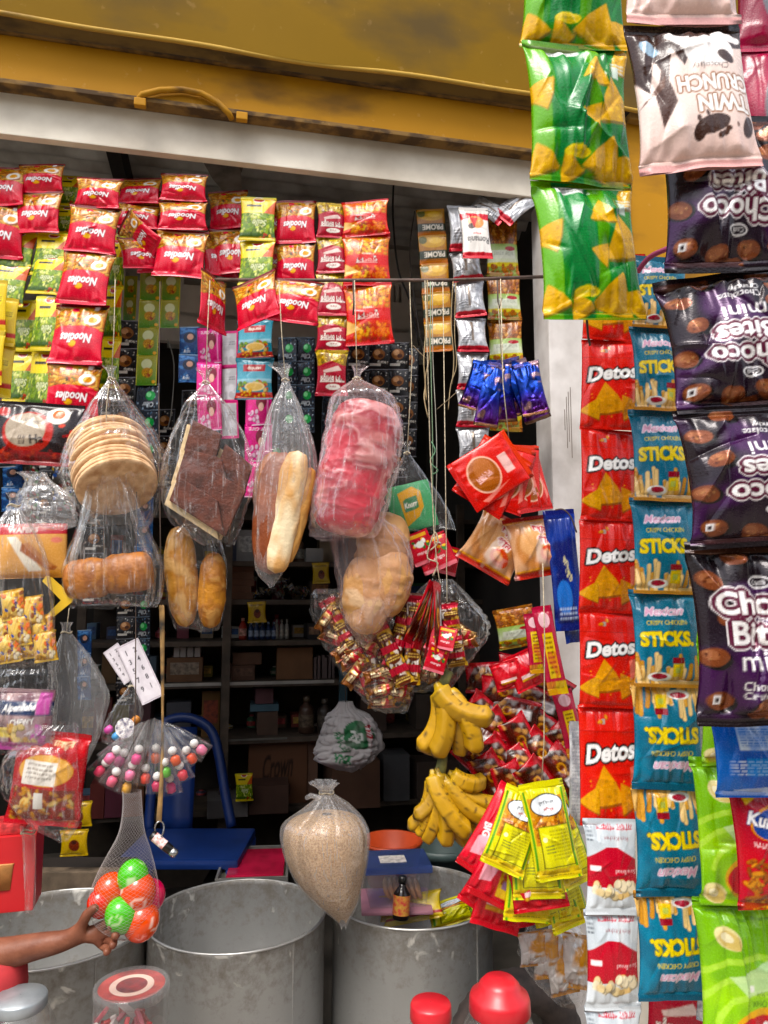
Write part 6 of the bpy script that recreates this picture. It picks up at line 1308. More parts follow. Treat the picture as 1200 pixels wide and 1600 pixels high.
fan('sachet_bunch', 'bunch of narrow brown sachets and pink cards hanging over the candy bags', 'sachets',
    [('rsachet', (684, 912), (632, 1002), 26, 50), ('rsachet', (686, 910), (648, 1014), 24, 55), ('rsachet', (688, 910), (662, 1026), 22, 60), ('rsachet', (690, 910), (678, 1022), 22, 55), ('sachetred', (694, 985), (676, 1020), 32, -14), ('sachetred', (688, 1012), (676, 1050), 32, 10), ('sachetred', (700, 980), (694, 1015), 30, -30)], 1.66, part='sachet', step=-.005, cord=[(688, 914), (684, 890), (678, 830), (672, 700), (668, 560), (664, 438)])

# red biscuit packets, bun packets, blue packet
fan('biscuit_packet_bunch', 'fan of red biscuit packets hanging by their corners near the doorpost', 'biscuit packets',
    [('redbis', (812, 698), (836, 800), 60, 20), ('redbis', (804, 694), (806, 796), 78, 12), ('redbis', (800, 692), (772, 796), 80, 6), ('redbis', (796, 700), (742, 790), 82, 4), ('redbis', (812, 706), (720, 766), 82, 0)], 1.64, step=-.008, cord=[(796, 694), (786, 600), (782, 436)])
fan('bun_packet_bunch', 'two orange trimmed bun packets with red lettering below the red biscuit fan', 'bun packets', [('bun', (800, 812), (752, 892), 88, -10), ('bun', (828, 806), (846, 902), 84, 8)], 1.68, step=-.02)
fan('biscuit_packet_bunch', 'crumpled blue packet hanging on the doorpost', 'biscuit packets', [('bluewrap', (876, 800), (902, 1004), 38, 20), ('bluewrap', (872, 796), (893, 985), 46, 0)], 1.66, step=-.02)
strip('cookie_packet_strip', 'maroon and yellow tube packets hanging under the bun packets', 'cookie packets', [(846, 950, 26), (872, 1082, 32)], 'cookietube', 1.63, tilt=4)
strip('cookie_packet_strip', 'second maroon and yellow tube packet hanging further back', 'cookie packets', [(832, 960, 24), (842, 1050, 28)], 'cookietube', 1.68, tilt=4)
strip('cookie_packet_strip', 'maroon tube packet by the doorpost beside the brown sachets', 'cookie packets', [(878, 1080, 28), (902, 1180, 34)], 'cookietube', 1.68, tilt=4)
strip('snack_packet_strip', 'olive green snack packet in the shade above the brown sachets', 'snack packet', [(800, 950, 60), (812, 1010, 60)], 'puff', 1.92, tilt=4)
q = []
r = random.Random(9)
for i, (x, yy, a) in enumerate(((820, 1050, 8), (770, 1058, -4), (850, 1068, 30), (790, 1082, 6), (838, 1098, 18), (880, 1120, 40), (760, 1120, 40), (800, 1112, 10), (850, 1140, 36), (778, 1150, 60), (745, 1150, 30), (888, 1170, 50), (815, 1160, 62), (850, 1180, 44), (780, 1190, 52), (750, 1188, 40), (880, 1206, 54), (818, 1206, 60), (770, 1218, 60), (840, 1222, 50), (800, 1234, 70))):
    L = 46; c, s = math.cos(math.radians(a)), math.sin(math.radians(a))
    q.append(('rsachet', (x+s*24, yy-c*24), (x-s*24, yy+c*24), 82, r.uniform(-25, 25)))
fan('date_sachet_bunch', 'thick cluster of brown and red sachets with white labels behind the bananas', 'sachets', q, 1.80, part='sachet', step=-.006)
fan('snack_packet_bunch', 'maroon packet with white script above the brown sachets', 'snack packets', [('redtail', (812, 1018), (836, 1072), 58, 10), ('redtail', (786, 1034), (800, 1076), 44, -10)], 1.72)
strip('snack_packet_strip', 'silver striped packet against the doorpost beside the red chip strip', 'snack packet', [(905, 1130, 30), (905, 1300, 34)], 'silvercol', 1.55, tilt=0)
# spice bunch
fan('spice_packet_bunch', 'big bunch of yellow and red spice packets hanging by a cord', 'spice packets',
    [('redtail', (800, 1330), (742, 1420), 70, 10), ('redtail', (800, 1330), (770, 1450), 72, 0), ('redtail', (830, 1340), (850, 1440), 80, 5), ('spice', (850, 1290), (892, 1448), 66, 20), ('spice', (840, 1300), (872, 1440), 70, 10),
     ('masala', (822, 1244), (748, 1370), 82, -6), ('masala', (826, 1270), (766, 1410), 84, 0), ('spice', (836, 1260), (820, 1438), 70, 6), ('spice', (862, 1236), (900, 1380), 60, 24), ('redtail', (832, 1336), (846, 1420), 82, 0), ('spice', (828, 1262), (842, 1402), 74, -8), ('spice', (826, 1238), (782, 1358), 66, -6), ('spice', (846, 1222), (872, 1372), 68, 4)],
    1.60, step=-.0075, cord=[(846, 1228), (850, 1160), (851, 1000), (848, 880)], tilt=6)
# wafers bag under it
wy = 1.66
bag('wafer_bag', 'clear bag of golden and silver wrapped wafers under the spice packets', 'bag', [(868, 1440, 24), (866, 1452, 40), (866, 1490, 54), (876, 1530, 44), (890, 1568, 20)], wy, CLEAR, ratio=.5, pleat=.1, seed=51, flat=False, crumple=.08, dmin=.04)
for i, (a, b) in enumerate((((830, 1455), (836, 1510)), ((850, 1452), (858, 1530)), ((880, 1455), (872, 1530)), ((902, 1460), (896, 1545)), ((866, 1480), (884, 1555)))):
    tag(place('wafer', 'wafer', a, b, 44, wy+.008*(i % 3)-.01, tilt=0), ORD[i]+' golden and silver wafer counted from the drum side of the wafer bag', 'wafer', 'wafers in the clear bag')

# ---- left side hangings
tag(place('ramen_packet', 'ramen', (62, 628), (52, 728), 128, YF(55, .0), tilt=-6, turn=6), 'dark ramen packet with a round white picture beside the biscuit bag', 'noodle packet')
bag('clear_bag', 'crumpled empty clear bag above the wafer box', 'bag', [(50, 738, 18), (62, 752, 16), (70, 775, 40), (74, 800, 48), (70, 826, 46)], 1.57, CLEAR2, ratio=.35, pleat=.2, reach=.6, seed=61, crumple=.14)
tag(place('wafer_box', 'waferbox', (48, 818), (46, 904), 104, 1.60, tilt=0, turn=6), 'orange wafer box with a red top and a brown bar picture', 'box')
fr = empty('yellow_frame', 'yellow cardboard display corner sticking out under the wafer box', 'card', P(85, 930, 1.57))
mb = MB(); o_ = [(72, 900), (80, 902), (113, 932), (113, 940), (78, 968), (68, 966), (95, 938), (66, 908)]
vs = [tuple(P(x, yy, 1.57)-fr.location) for x, yy in o_]; vs += [tuple(Vector(v)+Vector((0, .004, 0))) for v in vs]; n = len(o_)
mb.add(vs, [tuple(range(n))[::-1], tuple(range(n, 2*n))]+[(k, (k+1) % n, n+(k+1) % n, n+k) for k in range(n)]); mb.build('card', plain('yellow_card', 'd8ae1c', .5, noise=.05), fr)
bag('candy_bag', 'clear bag of gold wrapped toffees at the picture edge', 'bag', [(20, 770, 10), (22, 790, 8), (24, 850, 40), (30, 930, 52), (32, 1000, 54), (32, 1026, 52)], 1.54, CLEAR, ratio=.4, pleat=.12, reach=.5, seed=67, crumple=.06, dmin=.04)
for i, (x, yy) in enumerate(((20, 945), (50, 955), (66, 985), (30, 985), (8, 985), (48, 1005), (14, 1012), (70, 1010))):
    tag(place('toffee', 'goldchoc', (x-2, yy-24), (x+3, yy+24), 36, 1.545+.006*(i % 3), tilt=0), ORD[i]+' gold wrapped toffee counted from the top of the clear bag at the picture edge', 'toffee', 'toffees in the clear bag')
bag('candy_bag', 'clear bag over a purple chewy candy pack with dark blue lettering band', 'bag', [(40, 1018, 36), (40, 1030, 38), (38, 1080, 46), (38, 1140, 50), (36, 1176, 46)], 1.55, CLEAR, ratio=.4, pleat=.08, seed=71, crumple=.1, dmin=.035)
tag(place('candy_packet', 'candybag', (40, 1076), (32, 1172), 92, 1.555, tilt=0), 'purple chewy candy packet with white lettering in the clear bag', 'candy packet')
bag('clear_bag', 'tall empty clear bag tied at its neck left of the paper cards', 'bag', [(104, 972, 9), (104, 988, 7), (112, 1030, 30), (124, 1080, 42), (118, 1140, 38), (104, 1200, 26), (98, 1216, 20)], 1.62, CLEAR2, ratio=.4, pleat=.16, reach=.8, seed=73, hang=[(108, 950)], crumple=.06)
bag('snack_bag', 'clear bag around a red snack mix packet hanging above the red box', 'bag', [(92, 1130, 26), (80, 1145, 40), (66, 1190, 62), (66, 1240, 62), (84, 1280, 42), (98, 1312, 10)], 1.56, CLEAR, ratio=.4, pleat=.06, seed=79, crumple=.07, flat=False, dmin=.045)
tag(place('snack_packet', 'redsnack', (86, 1142), (66, 1290), 112, 1.565, tilt=0), 'red snack mix packet with a white panel in the clear bag', 'snack packet')
# paper cards
fan('number_cards', 'pale perforated number cards tied together above the lollipops', 'cards', [('lollycard', (172, 1012), (206, 1062), 26, 0), ('lollycard', (198, 1004), (240, 1094), 34, 10)], 1.60, part='card', step=-.004)

# white carrier bag with green print hanging at the back
wyy = YF(540, .9)
def d_carrier():
    return None
def crumpled_sack(name, label, cat, nodes, y, mat, ratio, colf, seed, n=110, rows=80, crumple=.1, pleat=.12, knot=1):
    me = bagmesh(name, nodes, y, ratio=ratio, n=n, rows=rows, pleat=pleat, reach=.35, crumple=crumple, flat=False, seed=seed, knot=knot)
    co = np.zeros(len(me.vertices)*3, np.float32); me.vertices.foreach_get('co', co); co = co.reshape(-1, 3)
    p = P(nodes[-1][0], nodes[-1][1], y)
    C = colf(co)
    at = me.color_attributes.new('Col', 'FLOAT_COLOR', 'POINT'); at.data.foreach_set('color', np.concatenate([C, np.ones((len(C), 1))], 1).astype(np.float32).ravel())
    me.materials.append(mat); root = empty(name, label, cat, p); o = mobj('sack', me, None, root); o.location = -p
    return root
def carrier_col(co):
    a, b = P(488, 1107, wyy), P(593, 1200, wyy)
    A = Art(10, 9, 'b4b0b0', 70, 80); A.ell(7, 3.6, 2.3, 2.0, '2f6a44', 30).poly([(7.6, 1.2), (8.6, 1.4), (9.2, 5.2), (8.6, 5.6)], 'd8cfd0').text('FAIR', 8.5, 3.3, .8, 'b03a42', 70, 0, 3.4, .03).text('20', 6.6, 3.8, 1.6, 'dfe4df', 20, 0, 2, .04).text('SHOP', 4.6, 4.6, 1.2, '3a7a50', 60, 0, 3.4, .03).text('VNK', 4.8, 7, 1.4, '3a7a50', 12, 0, 2.8, .04).mottle('8e8a88', .4, 4, .5, .7)
    u = np.clip((co[:, 0]-a.x)/(b.x-a.x), 0, .999); v = np.clip((a.z-co[:, 2])/(a.z-b.z), 0, .999)
    C = A.a[(v*A.H).astype(int), (u*A.W).astype(int)]
    C = np.where((co[:, 1] < wyy)[:, None], C, lin('b4b0b0')); return C
crumpled_sack('carrier_bag', 'crumpled white carrier bag with green and red print at the back of the shop', 'bag', [(540, 1096, 10), (540, 1107, 16), (545, 1118, 34), (548, 1140, 46), (546, 1165, 53), (538, 1186, 48), (545, 1202, 20)], wyy, MATTE, .7, carrier_col, 5, crumple=.13)
mb = MB(); mb.tube([P(540, 1102, wyy), P(538, 900, wyy+.02), P(536, 700, wyy+.1)], .0016, 5); tag(mb.build('hanging_cord', DARKSTRING, None, True), 'dark cord carrying the white carrier bag', 'cord')

# bag of puffed rice wedged between the drums
ry = 1.93
RICE = [(505, 1222, 22), (510, 1238, 10), (514, 1262, 38), (508, 1292, 68), (510, 1335, 66), (516, 1378, 52), (528, 1415, 30), (536, 1440, 9), (537, 1450, 4)]
rb = bag('puffed_rice_bag', 'milky bag full of puffed rice with a knotted top between two drums', 'bag', RICE, ry, clear('cloudy_polythene', (.98, .97, .96), haze=.25, rough=.2, gain=.6, streak=.16, hazecol=(.88, .87, .88), bump=.6), ratio=.85, pleat=.10, reach=.16, seed=91, flat=False, crumple=.012)
mb = MB(); mb.tube([P(478, 1247, ry), P(486, 1243, ry-.006), P(498, 1246, ry-.01), P(508, 1240, ry)], [.005, .007, .006, .004], 8); o = mb.build('knot_loop', _mats['cloudy_polythene'], rb, True); o.location = -rb.location
me = bagmesh('puffed_rice', [(511, 1272, 8), (511, 1274, 40), (508, 1294, 63), (510, 1336, 63.5), (516, 1377, 49.5), (528, 1413, 28.5), (535.5, 1438, 6)], ry, ratio=.82, pleat=.0, crumple=.0, flat=False, seed=92, knot=0)
mm = plain('puffed_rice_grains', 'cdaa7c', .85, noise=.1, nscale=240, bump=1.0, bscale=300, col2='98703f'); me.materials.append(mm)
p = P(512, 1380, ry); o = mobj('puffed_rice', me, None, None); tag(o, 'heap of tan puffed rice filling the milky bag', 'rice', kind='stuff')

# ---- bananas
M_BAN = printed('banana_skin', rough=.45, coat=.05, bump=.2, bscale=90)
def banana_mesh(seed, L=.13, R=.0176, curve=1.25, ripe=0):
    rng = np.random.default_rng(seed); n = 20; m = 34; V = []; C = []
    t = np.linspace(0, 1, m); U, T = np.meshgrid(np.linspace(0, 1, n, endpoint=False), t)
    sp = vnoise(U, T, 6, 14, rng); sp2 = vnoise(U, T, 14, 30, rng)
    base = lin('bc9238')*(1-.12*ripe); green = lin('9a9430'); dark = lin('2c1c10')
    ang = curve*1.1
    for j in range(m):
        q = t[j]; a = ang*(q-.5)
        cx, cz = (L/ang)*(math.cos(a)-math.cos(ang/2)), (L/ang)*math.sin(a)
        r = R*min(1, (q/.16+.22), ((1-q)/.13+.22))
        if q < .1: r = R*(.30+q*2.0)
        for i in range(n):
            th = 2*math.pi*i/n; k = 1+.085*math.cos(5*th)
            V.append((cx+r*k*math.cos(th)*math.cos(a), r*k*math.sin(th), cz+r*k*math.cos(th)*math.sin(a)))
            c = base*(.9+.25*sp[j, i])
            c = c*(1-max(0, .3-q)*1.2)+green*max(0, .3-q)*1.2
            d = max(0, (sp2[j, i]-.76)*7)*(sp[j, i] > .35)+max(0, (sp[j, i]-.84)*4)
            if q > .955 or q < .02: d = 1
            d = min(d, .9); C.append(c*(1-d)+dark*d)
    me = npmesh('banana', V, wrapgrid(m, n)[:, ::-1], C); me.materials.append(M_BAN)
    return me
BAN = [banana_mesh(s, ripe=s % 3) for s in range(5)]
def bananas(label, stem, items, y):
    root = empty('banana_bunch', label, 'bananas', P(stem[0][0], stem[0][1], y))
    for i, (a, b, bow, dy, fat) in enumerate(items):
        A, B = P(a[0], a[1], y+dy*.3), P(b[0], b[1], y+dy); d = (B-A); L = d.length; z = d.normalized()
        x = Vector((z.z, 0, -z.x)).normalized()*(1 if bow > 0 else -1); x = (x-z*x.dot(z)).normalized(); yv = z.cross(x)
        # bow turned partly towards the viewer
        x2 = (x*abs(bow)+Vector((0, -1, 0))*(1-abs(bow))); x2 = (x2-z*x2.dot(z)).normalized(); yv = z.cross(x2)
        R = Matrix((x2, yv, z)).transposed().to_4x4(); s = L/.103
        o = mobj('banana', BAN[i % 5], None, root); o.matrix_basis = Matrix.Translation((A+B)/2-root.location) @ R @ Matrix.Diagonal((s*fat, s*fat, s, 1))
    mb = MB(); mb.tube([P(x, yy, y+.005)-root.location for x, yy in stem], [.009, .012, .013, .007][:len(stem)], 10); mb.build('stem', plain('banana_stem', '6a6a34', .7, noise=.25, nscale=60), root, True)
yb_ = 1.66
bananas('upper bunch of spotted yellow bananas hanging beside the brown sachets', [(702, 1048), (694, 1066), (688, 1080)],
        [((716, 1112), (748, 1160), .4, .03, .95), ((686, 1078), (664, 1168), -.7, .022, .9), ((700, 1088), (716, 1172), -.3, .016, .9), ((680, 1078), (654, 1164), -.85, .01, 1.0), ((684, 1080), (678, 1174), -.6, -.008, 1.0), ((696, 1084), (738, 1170), -.5, -.018, .95), ((688, 1070), (766, 1114), .7, -.028, 1.12)], yb_)
bananas('lower bunch of riper bananas with black marks above the third drum', [(694, 1168), (690, 1196), (686, 1212), (684, 1220)],
        [((704, 1206), (752, 1216), .4, .03, 1.5), ((672, 1212), (640, 1288), -.7, .02, .85), ((696, 1214), (748, 1300), .4, .018, .8), ((684, 1220), (664, 1306), -.4, .014, .82), ((700, 1216), (784, 1252), .6, .03, .85), ((660, 1250), (652, 1300), -.6, .012, 1.2), ((696, 1250), (732, 1312), .3, .02, 1.0), ((680, 1204), (648, 1272), -.95, -.004, 1.05), ((676, 1226), (692, 1314), -.5, -.004, .92), ((700, 1216), (768, 1278), .6, -.012, .82), ((680, 1210), (732, 1296), .5, -.026, .85)], yb_)
mb = MB(); mb.tube([P(696, 1180, 1.655), P(700, 1050, 1.67), P(698, 900, 1.7), P(692, 440, 1.72)], .001, 5); tag(mb.build('banana_string', STRING, None, True), 'thin string carrying both banana bunches from the bar', 'string')

# ---- iron bar, wires and dangling strings
mb = MB(); mb.tube([P(326, 437, 1.74), P(500, 438, 1.73), P(700, 438, 1.73), P(856, 432, 1.74)], .0045, 8); mb.tube([P(327, 437, 1.74), P(326, 470, 1.742), P(325, 515, 1.745)], .003, 6)
bar = mb.build('iron_bar', plain('rusty_iron', '5a463c', .7, noise=.25, nscale=40), None, True); tag(bar, 'thin rusty iron bar across the opening carrying the bread bags', 'bar')
mb = MB(); mb.tube([P(552, 438, 1.725), P(553, 470, 1.72), P(552, 492, 1.72)], .0022, 6); tag(mb.build('wire_hook', DARKSTRING, None, True), 'short dark wire hook on the bar by the mustard banded strip', 'hook')
mb = MB(); mb.tube([P(777, 438, 1.72), P(778, 470, 1.715), P(780, 482, 1.712), P(784, 466, 1.712)], .002, 6); tag(mb.build('wire_hook', DARKSTRING, None, True), 'short dark wire hook on the bar near the doorpost', 'hook')
r = random.Random(3)
SL = ['tan string with a knot hanging from the bar left of the green thread', 'pale green thread running down past the red sachets', 'grey thread beside the green one in the bundle of strings', 'twisted brown string hanging in front of the orange brown strip', 'loose tan fibre hanging by the silver strip', 'frayed tan string next to the silver strip', 'thin fibre crossing the dark gap by the silver strip', 'bent twig like fibre sticking out beside the strings']
for i, (pts, rad, col) in enumerate((([(668, 438), (667, 500), (662, 560), (665, 600), (663, 622), (668, 652)], .0016, 'a08c68'), ([(672, 440), (673, 560), (676, 700), (676, 780), (680, 870), (678, 900)], .0010, '7f9a7a'), ([(676, 440), (676, 560), (681, 660), (682, 740), (678, 880)], .0010, 'a8a598'),
                                       ([(664, 470), (670, 520), (671, 560), (664, 590), (666, 625)], .0018, '8f7a58'), ([(708, 440), (705, 500), (709, 560), (706, 600)], .0013, 'a08c68'), ([(712, 442), (710, 520), (713, 570), (704, 600), (700, 640)], .0012, '9a8664'), ([(682, 640), (700, 625), (722, 605)], .0009, '7a6a50'), ([(646, 540), (660, 555), (668, 562)], .0014, '6a5a44'))):
    mb = MB(); p = [P(x+r.uniform(-.6, .6), yy, 1.715+r.uniform(-.006, .006)) for x, yy in pts]; mb.tube(smoothpts(p), rad, 5)
    tag(mb.build('dangling_string', plain('fibre_'+col, col, .9), None, True), SL[i], 'string')
mb = MB(); mb.tube(smoothpts([P(674, 690, 1.71), P(680, 705, 1.705), P(672, 722, 1.705), P(684, 735, 1.708), P(674, 742, 1.71)]), .0016, 5); tag(mb.build('knotted_thread', plain('green_thread', '5f8a68', .9), None, True), 'knotted tuft of green thread on the dangling strings', 'thread')
mb = MB(); mb.tube(smoothpts([P(672, 860, 1.705), P(684, 848, 1.70), P(680, 832, 1.70), P(672, 850, 1.70), P(668, 872, 1.70), P(684, 880, 1.70), P(676, 900, 1.705)]), .002, 6); tag(mb.build('knotted_thread', STRING, None, True), 'knotted white string above the bunch of narrow brown sachets', 'thread')
for i, (pts, rad, lb) in enumerate((([(615, 285), (614, 340), (622, 420), (640, 470), (655, 540)], .003, 'dark electric cable sagging behind the strings'), ([(648, 330), (640, 400), (652, 500), (664, 560)], .002, 'thin grey cable hanging down by the orange brown strip'), ([(262, 530), (272, 570), (268, 640), (262, 670)], .0015, 'thin white cord hanging in the dark gap beside the tea sachets'))):
    mb = MB(); mb.tube(smoothpts([P(x, yy, YF(x, .3)) for x, yy in pts]), rad, 6); tag(mb.build('cable', plain('cable_%d' % i, ['2a2624', '6a6460', '8a8880'][i], .6), None, True), lb, 'cable')
mb = MB(); mb.tube(smoothpts([P(996, 425, 1.1), P(1015, 402, 1.08), P(1044, 388, 1.06), P(1080, 372, 1.05)]), .004, 8); tag(mb.build('pink_rope', plain('pink_rope', 'a83a6a', .7), None, True), 'short pink rope between the green and purple packets', 'rope')
mb = MB(); mb.tube(smoothpts([P(917, 500, 1.05), P(919, 525, 1.05), P(922, 540, 1.05)]), .0018, 6); tag(mb.build('wire_hook', DARKSTRING, None, True), 'dark wire end below the green chip packets', 'wire')
mb = MB(); mb.tube(smoothpts([P(868, 797, 1.63), P(880, 796, 1.62), P(892, 808, 1.62), P(901, 832, 1.625)]), .0018, 6); tag(mb.build('wire_hook', DARKSTRING, None, True), 'bent dark wire holding the blue packet on the doorpost', 'wire')
# rods over the picture that the front strips hang from
zt = P(900, -120, 1.02).z
for i, (y, z, x0, x1, lb) in enumerate(((1.0, zt+.02, .1, 1.5, 'bamboo pole above the front snack strips'), (1.34, P(960, -40, 1.34).z, .3, 1.5, 'second bamboo pole behind the front snack strips'))):
    mb = MB(); mb.tube([(x0+(x1-x0)*k/12, y+.004*math.sin(k), z) for k in range(13)], .014, 10); tag(mb.build('bamboo_pole', plain('bamboo', '9a7a48', .6, noise=.2, nscale=18), None, True), lb, 'pole')
for i, y in enumerate((1.0, 1.34)):
    mb = MB(); mb.tube([(1.5, y, 0), (1.5, y, zt+.2)], .03, 10); tag(mb.build('bamboo_pole', _mats['bamboo'], None, True), ['upright bamboo carrying the front pole', 'upright bamboo carrying the second pole'][i], 'pole')

# ---- lollipop pouches, lanyard, lighter, net of candy balls
ly = 1.585
for i, (x, yy, c) in enumerate(((160, 1200, 'd82a5a'), (178, 1215, 'e05a7a'), (190, 1185, 'c83a8a'), (205, 1205, 'e87aa0'), (215, 1180, 'e04a8a'), (228, 1210, 'd84a3a'), (243, 1178, 'e8622a'), (258, 1200, '6ac03a'), (272, 1182, 'e05a2a'), (283, 1205, 'd83a4a'), (296, 1180, 'e8522a'), (310, 1168, 'e07a9a'), (200, 1225, 'd8a03a'), (245, 1222, 'c82a5a'), (176, 1180, 'e86a9a'), (266, 1225, 'd83a7a'))):
    rr = random.Random(i); y = ly+rr.uniform(-.02, .015); top = P(240+(x-240)*.25, 1120+abs(x-240)*.12, y); b = P(x, yy, y)
    o = empty('lollipop_pouch', ORD[i]+' of the candy pouches in the fan above the net' if i < 16 else '', 'candy pouch', b, 'candy pouches fanned out on one string')
    d = (top-b); L = d.length; q = d.to_track_quat('Z', 'X').to_matrix().to_4x4()
    n, m = 16, 12; V = []
    for j in range(m):
        t = j/(m-1)
        for k in range(n):
            th = 2*math.pi*k/n; w = .021*(1-t)**.7*(1+.15*math.sin(4*th+i))+.0015; e = .35+.5*min(1, t*3)
            V.append((w*math.cos(th), w*math.sin(th)*e, -.022+t*(L+.02)))
    f = mobj('film', npmesh('film', V, wrapgrid(m, n)), CLEAR, o); f.matrix_basis = q
    mb = MB(); mb.lathe([(.001, -.009), (.007, -.006), (.0095, 0), (.007, .006), (.001, .009)], 16); s = mb.build('white_ball', plain('white_candy', 'd8d4d0', .35, noise=.05), o, True); s.matrix_basis = q @ Matrix.Translation((.002, -.002, .012))
    mb = MB(); mb.lathe([(.001, -.02), (.009, -.017), (.0105, -.004), (.006, .002)], 14); s = mb.build('coloured_end', plain('candy_'+c, c, .35, noise=.15), o, True); s.matrix_basis = q
# small pouch with round badge
o = bag('toy_pouch', 'small clear pouch with a round patterned badge beside the paper cards', 'pouch', [(208, 1060, 5), (208, 1072, 6), (200, 1105, 22), (190, 1138, 30), (182, 1160, 24)], 1.60, CLEAR, ratio=.4, seed=101, crumple=.08)
A = Art(6, 6, 'cfcac4', 40, 90); A.ell(3, 3, 2.9, 2.9, 'd8d4d0').bits((.8, .8, 5.2, 5.2), 26, ['4a4a5a', '7a6a8a', '8a8a9a'], .15, .4)
mb = MB(); mb.lathe([(.001, 0), (15*mpp(1135, 1.6), 0), (15*mpp(1135, 1.6), .004), (.001, .004)], 24)
tag(mb.build('round_badge', plain('patterned_badge', 'c9c4c0', .5, noise=.5, nscale=160, col2='55506a'), None, False, loc=P(196, 1137, 1.585), rot=(math.pi/2, 0, 0)), 'round patterned badge in the small clear pouch', 'badge')
for i, (x, yy, c) in enumerate(((170, 1140, 'c84a9a'), (182, 1150, '4a9ad0'), (212, 1125, 'b8742a'))):
    mb = MB(); mb.lathe([(.001, -.01), (.008, -.006), (.008, .006), (.001, .01)], 12); tag(mb.build('toy_piece', plain('toy_'+c, c, .4), None, True, loc=P(x, yy, 1.592), rot=(.4, .9, .2)), ['purple', 'blue', 'brown'][i]+' plastic toy piece in the small clear pouch', 'toy')
# lanyard
mb = MB(); lp = [P(252, 945, 1.59), P(253, 965, 1.588), P(254, 1100, 1.586), P(253, 1200, 1.565), P(248, 1285, 1.575)]
lp = smoothpts(lp); vs = []
for i, p in enumerate(lp):
    a = .6+.4*math.sin(i*.5); w = .0055
    vs += [(p.x-w*a, p.y-w*(1-a), p.z), (p.x+w*a, p.y+w*(1-a), p.z), (p.x+w*a, p.y+w*(1-a)+.0012, p.z), (p.x-w*a, p.y-w*(1-a)+.0012, p.z)]
mb.add(vs, [(i*4+k, i*4+(k+1) % 4, (i+1)*4+(k+1) % 4, (i+1)*4+k) for i in range(len(lp)-1) for k in range(4)])
tag(mb.build('lanyard', plain('lanyard_cloth', '8a6a3c', .8, noise=.6, nscale=26, col2='1c1a18'), None, True), 'tan and black lanyard ribbon hanging down to the lighter', 'lanyard')
mb = MB(); mb.tube([P(252, 946, 1.59), P(250, 800, 1.595), P(248, 600, 1.66), P(250, 440, 1.73)], .0012, 5); tag(mb.build('dangling_string', DARKSTRING, None, True), 'dark string carrying the tan lanyard', 'string')
mb = MB(); c = P(249, 1296, 1.575); mb.tube([c+Vector((.009*math.cos(q), .003*math.sin(q*2), .016*math.sin(q))) for q in np.linspace(0, 6.283, 21)], .0018, 6, caps=False); tag(mb.build('key_ring', plain('chrome_ring', 'b0b0b0', .25, metal=.9), None, True), 'metal ring at the end of the lanyard', 'ring')
lg = empty('lighter', 'small black lighter with a white sticker hanging from the ring', 'lighter', P(254, 1318, 1.575)); lg.rotation_euler = (0, math.radians(128), 0)
mb = MB(); mb.lathe([(.006, -.03), (.0095, -.028), (.0095, .02), (.0085, .022)], 20); mb.build('body', plain('black_lighter', '14120f', .3), lg, True)
mb = MB(); mb.lathe([(.0085, .0222), (.0085, .034), (.004, .037)], 16); mb.build('metal_top', _mats['chrome_ring'], lg, True)
mb = MB(); mb.lathe([(.0098, -.022), (.0098, .006)], 20, caps=False); mb.build('sticker', plain('lighter_sticker', 'd0c8c4', .5, noise=.3, nscale=140, col2='c05a4a'), lg, True)
# candy balls in a net
nyb = 1.57
BALLS = [(208, 1370, 24, 'g', 0), (172, 1392, 25, 'o', .01), (216, 1394, 27, 'o', -.004), (157, 1412, 20, 'r', -.006), (190, 1430, 25, 'g', -.022), (234, 1400, 24, 'p', .022), (221, 1440, 27, 'o', -.008), (205, 1415, 24, 'o', .028)]
BN = {'g': ('4fb82a', 'b9d8a0'), 'o': ('dd4a1a', 'f0c8b8'), 'r': ('d83a2a', 'f0c0b8'), 'p': ('cc3a5c', 'f0b8c4')}
BL = ['small green candy ball at the top of the net', 'plain orange candy ball behind the fingers', 'orange candy ball with white marks in the middle of the net', 'red candy ball nearest to the thumb', 'shiny green candy ball in front', 'pink candy ball at the far side of the net', 'orange candy ball with writing at the bottom of the net', 'orange candy ball hidden in the middle of the net']
for i, (x, yy, rp, k, dy) in enumerate(BALLS):
    rr = rp*mpp(yy, nyb); rng = np.random.default_rng(i); n, m = 32, 24; V = []; C = []
    c0, c1 = lin(BN[k][0]), lin(BN[k][1]); U, T = np.meshgrid(np.linspace(0, 1, n, endpoint=False), np.linspace(0, 1, m)); nz = vnoise(U, T, 7, 5, rng)
    for j in range(m):
        ph = math.pi*j/(m-1)
        for q in range(n):
            th = 2*math.pi*q/n; V.append((rr*math.sin(ph)*math.cos(th), rr*math.sin(ph)*math.sin(th), rr*1.12*math.cos(ph)*-1))
            C.append(c1 if (.66 < nz[j, q] < .8 and .25 < j/m < .8 and i in (2, 4, 6, 0)) else c0)
    o = mobj('candy_ball', npmesh('candy_ball', V, wrapgrid(m, n), C), printed('glossy_candy_shell', rough=.15, coat=.5, bump=.0), None, P(x, yy, nyb+dy), (random.uniform(-.3, .3), random.uniform(-.4, .4), random.uniform(0, 6)))
    tag(o, BL[i], 'candy ball', 'candy balls in the net')
NET = [(206, 1236, 14), (207, 1262, 15), (206, 1300, 20), (202, 1335, 34), (197, 1370, 47), (194, 1405, 54), (198, 1436, 50), (204, 1458, 30), (206, 1466, 6)]
me = bagmesh('net', NET, nyb, ratio=.8, n=30, rows=48, pleat=.0, crumple=.01, flat=False, seed=7, knot=0)
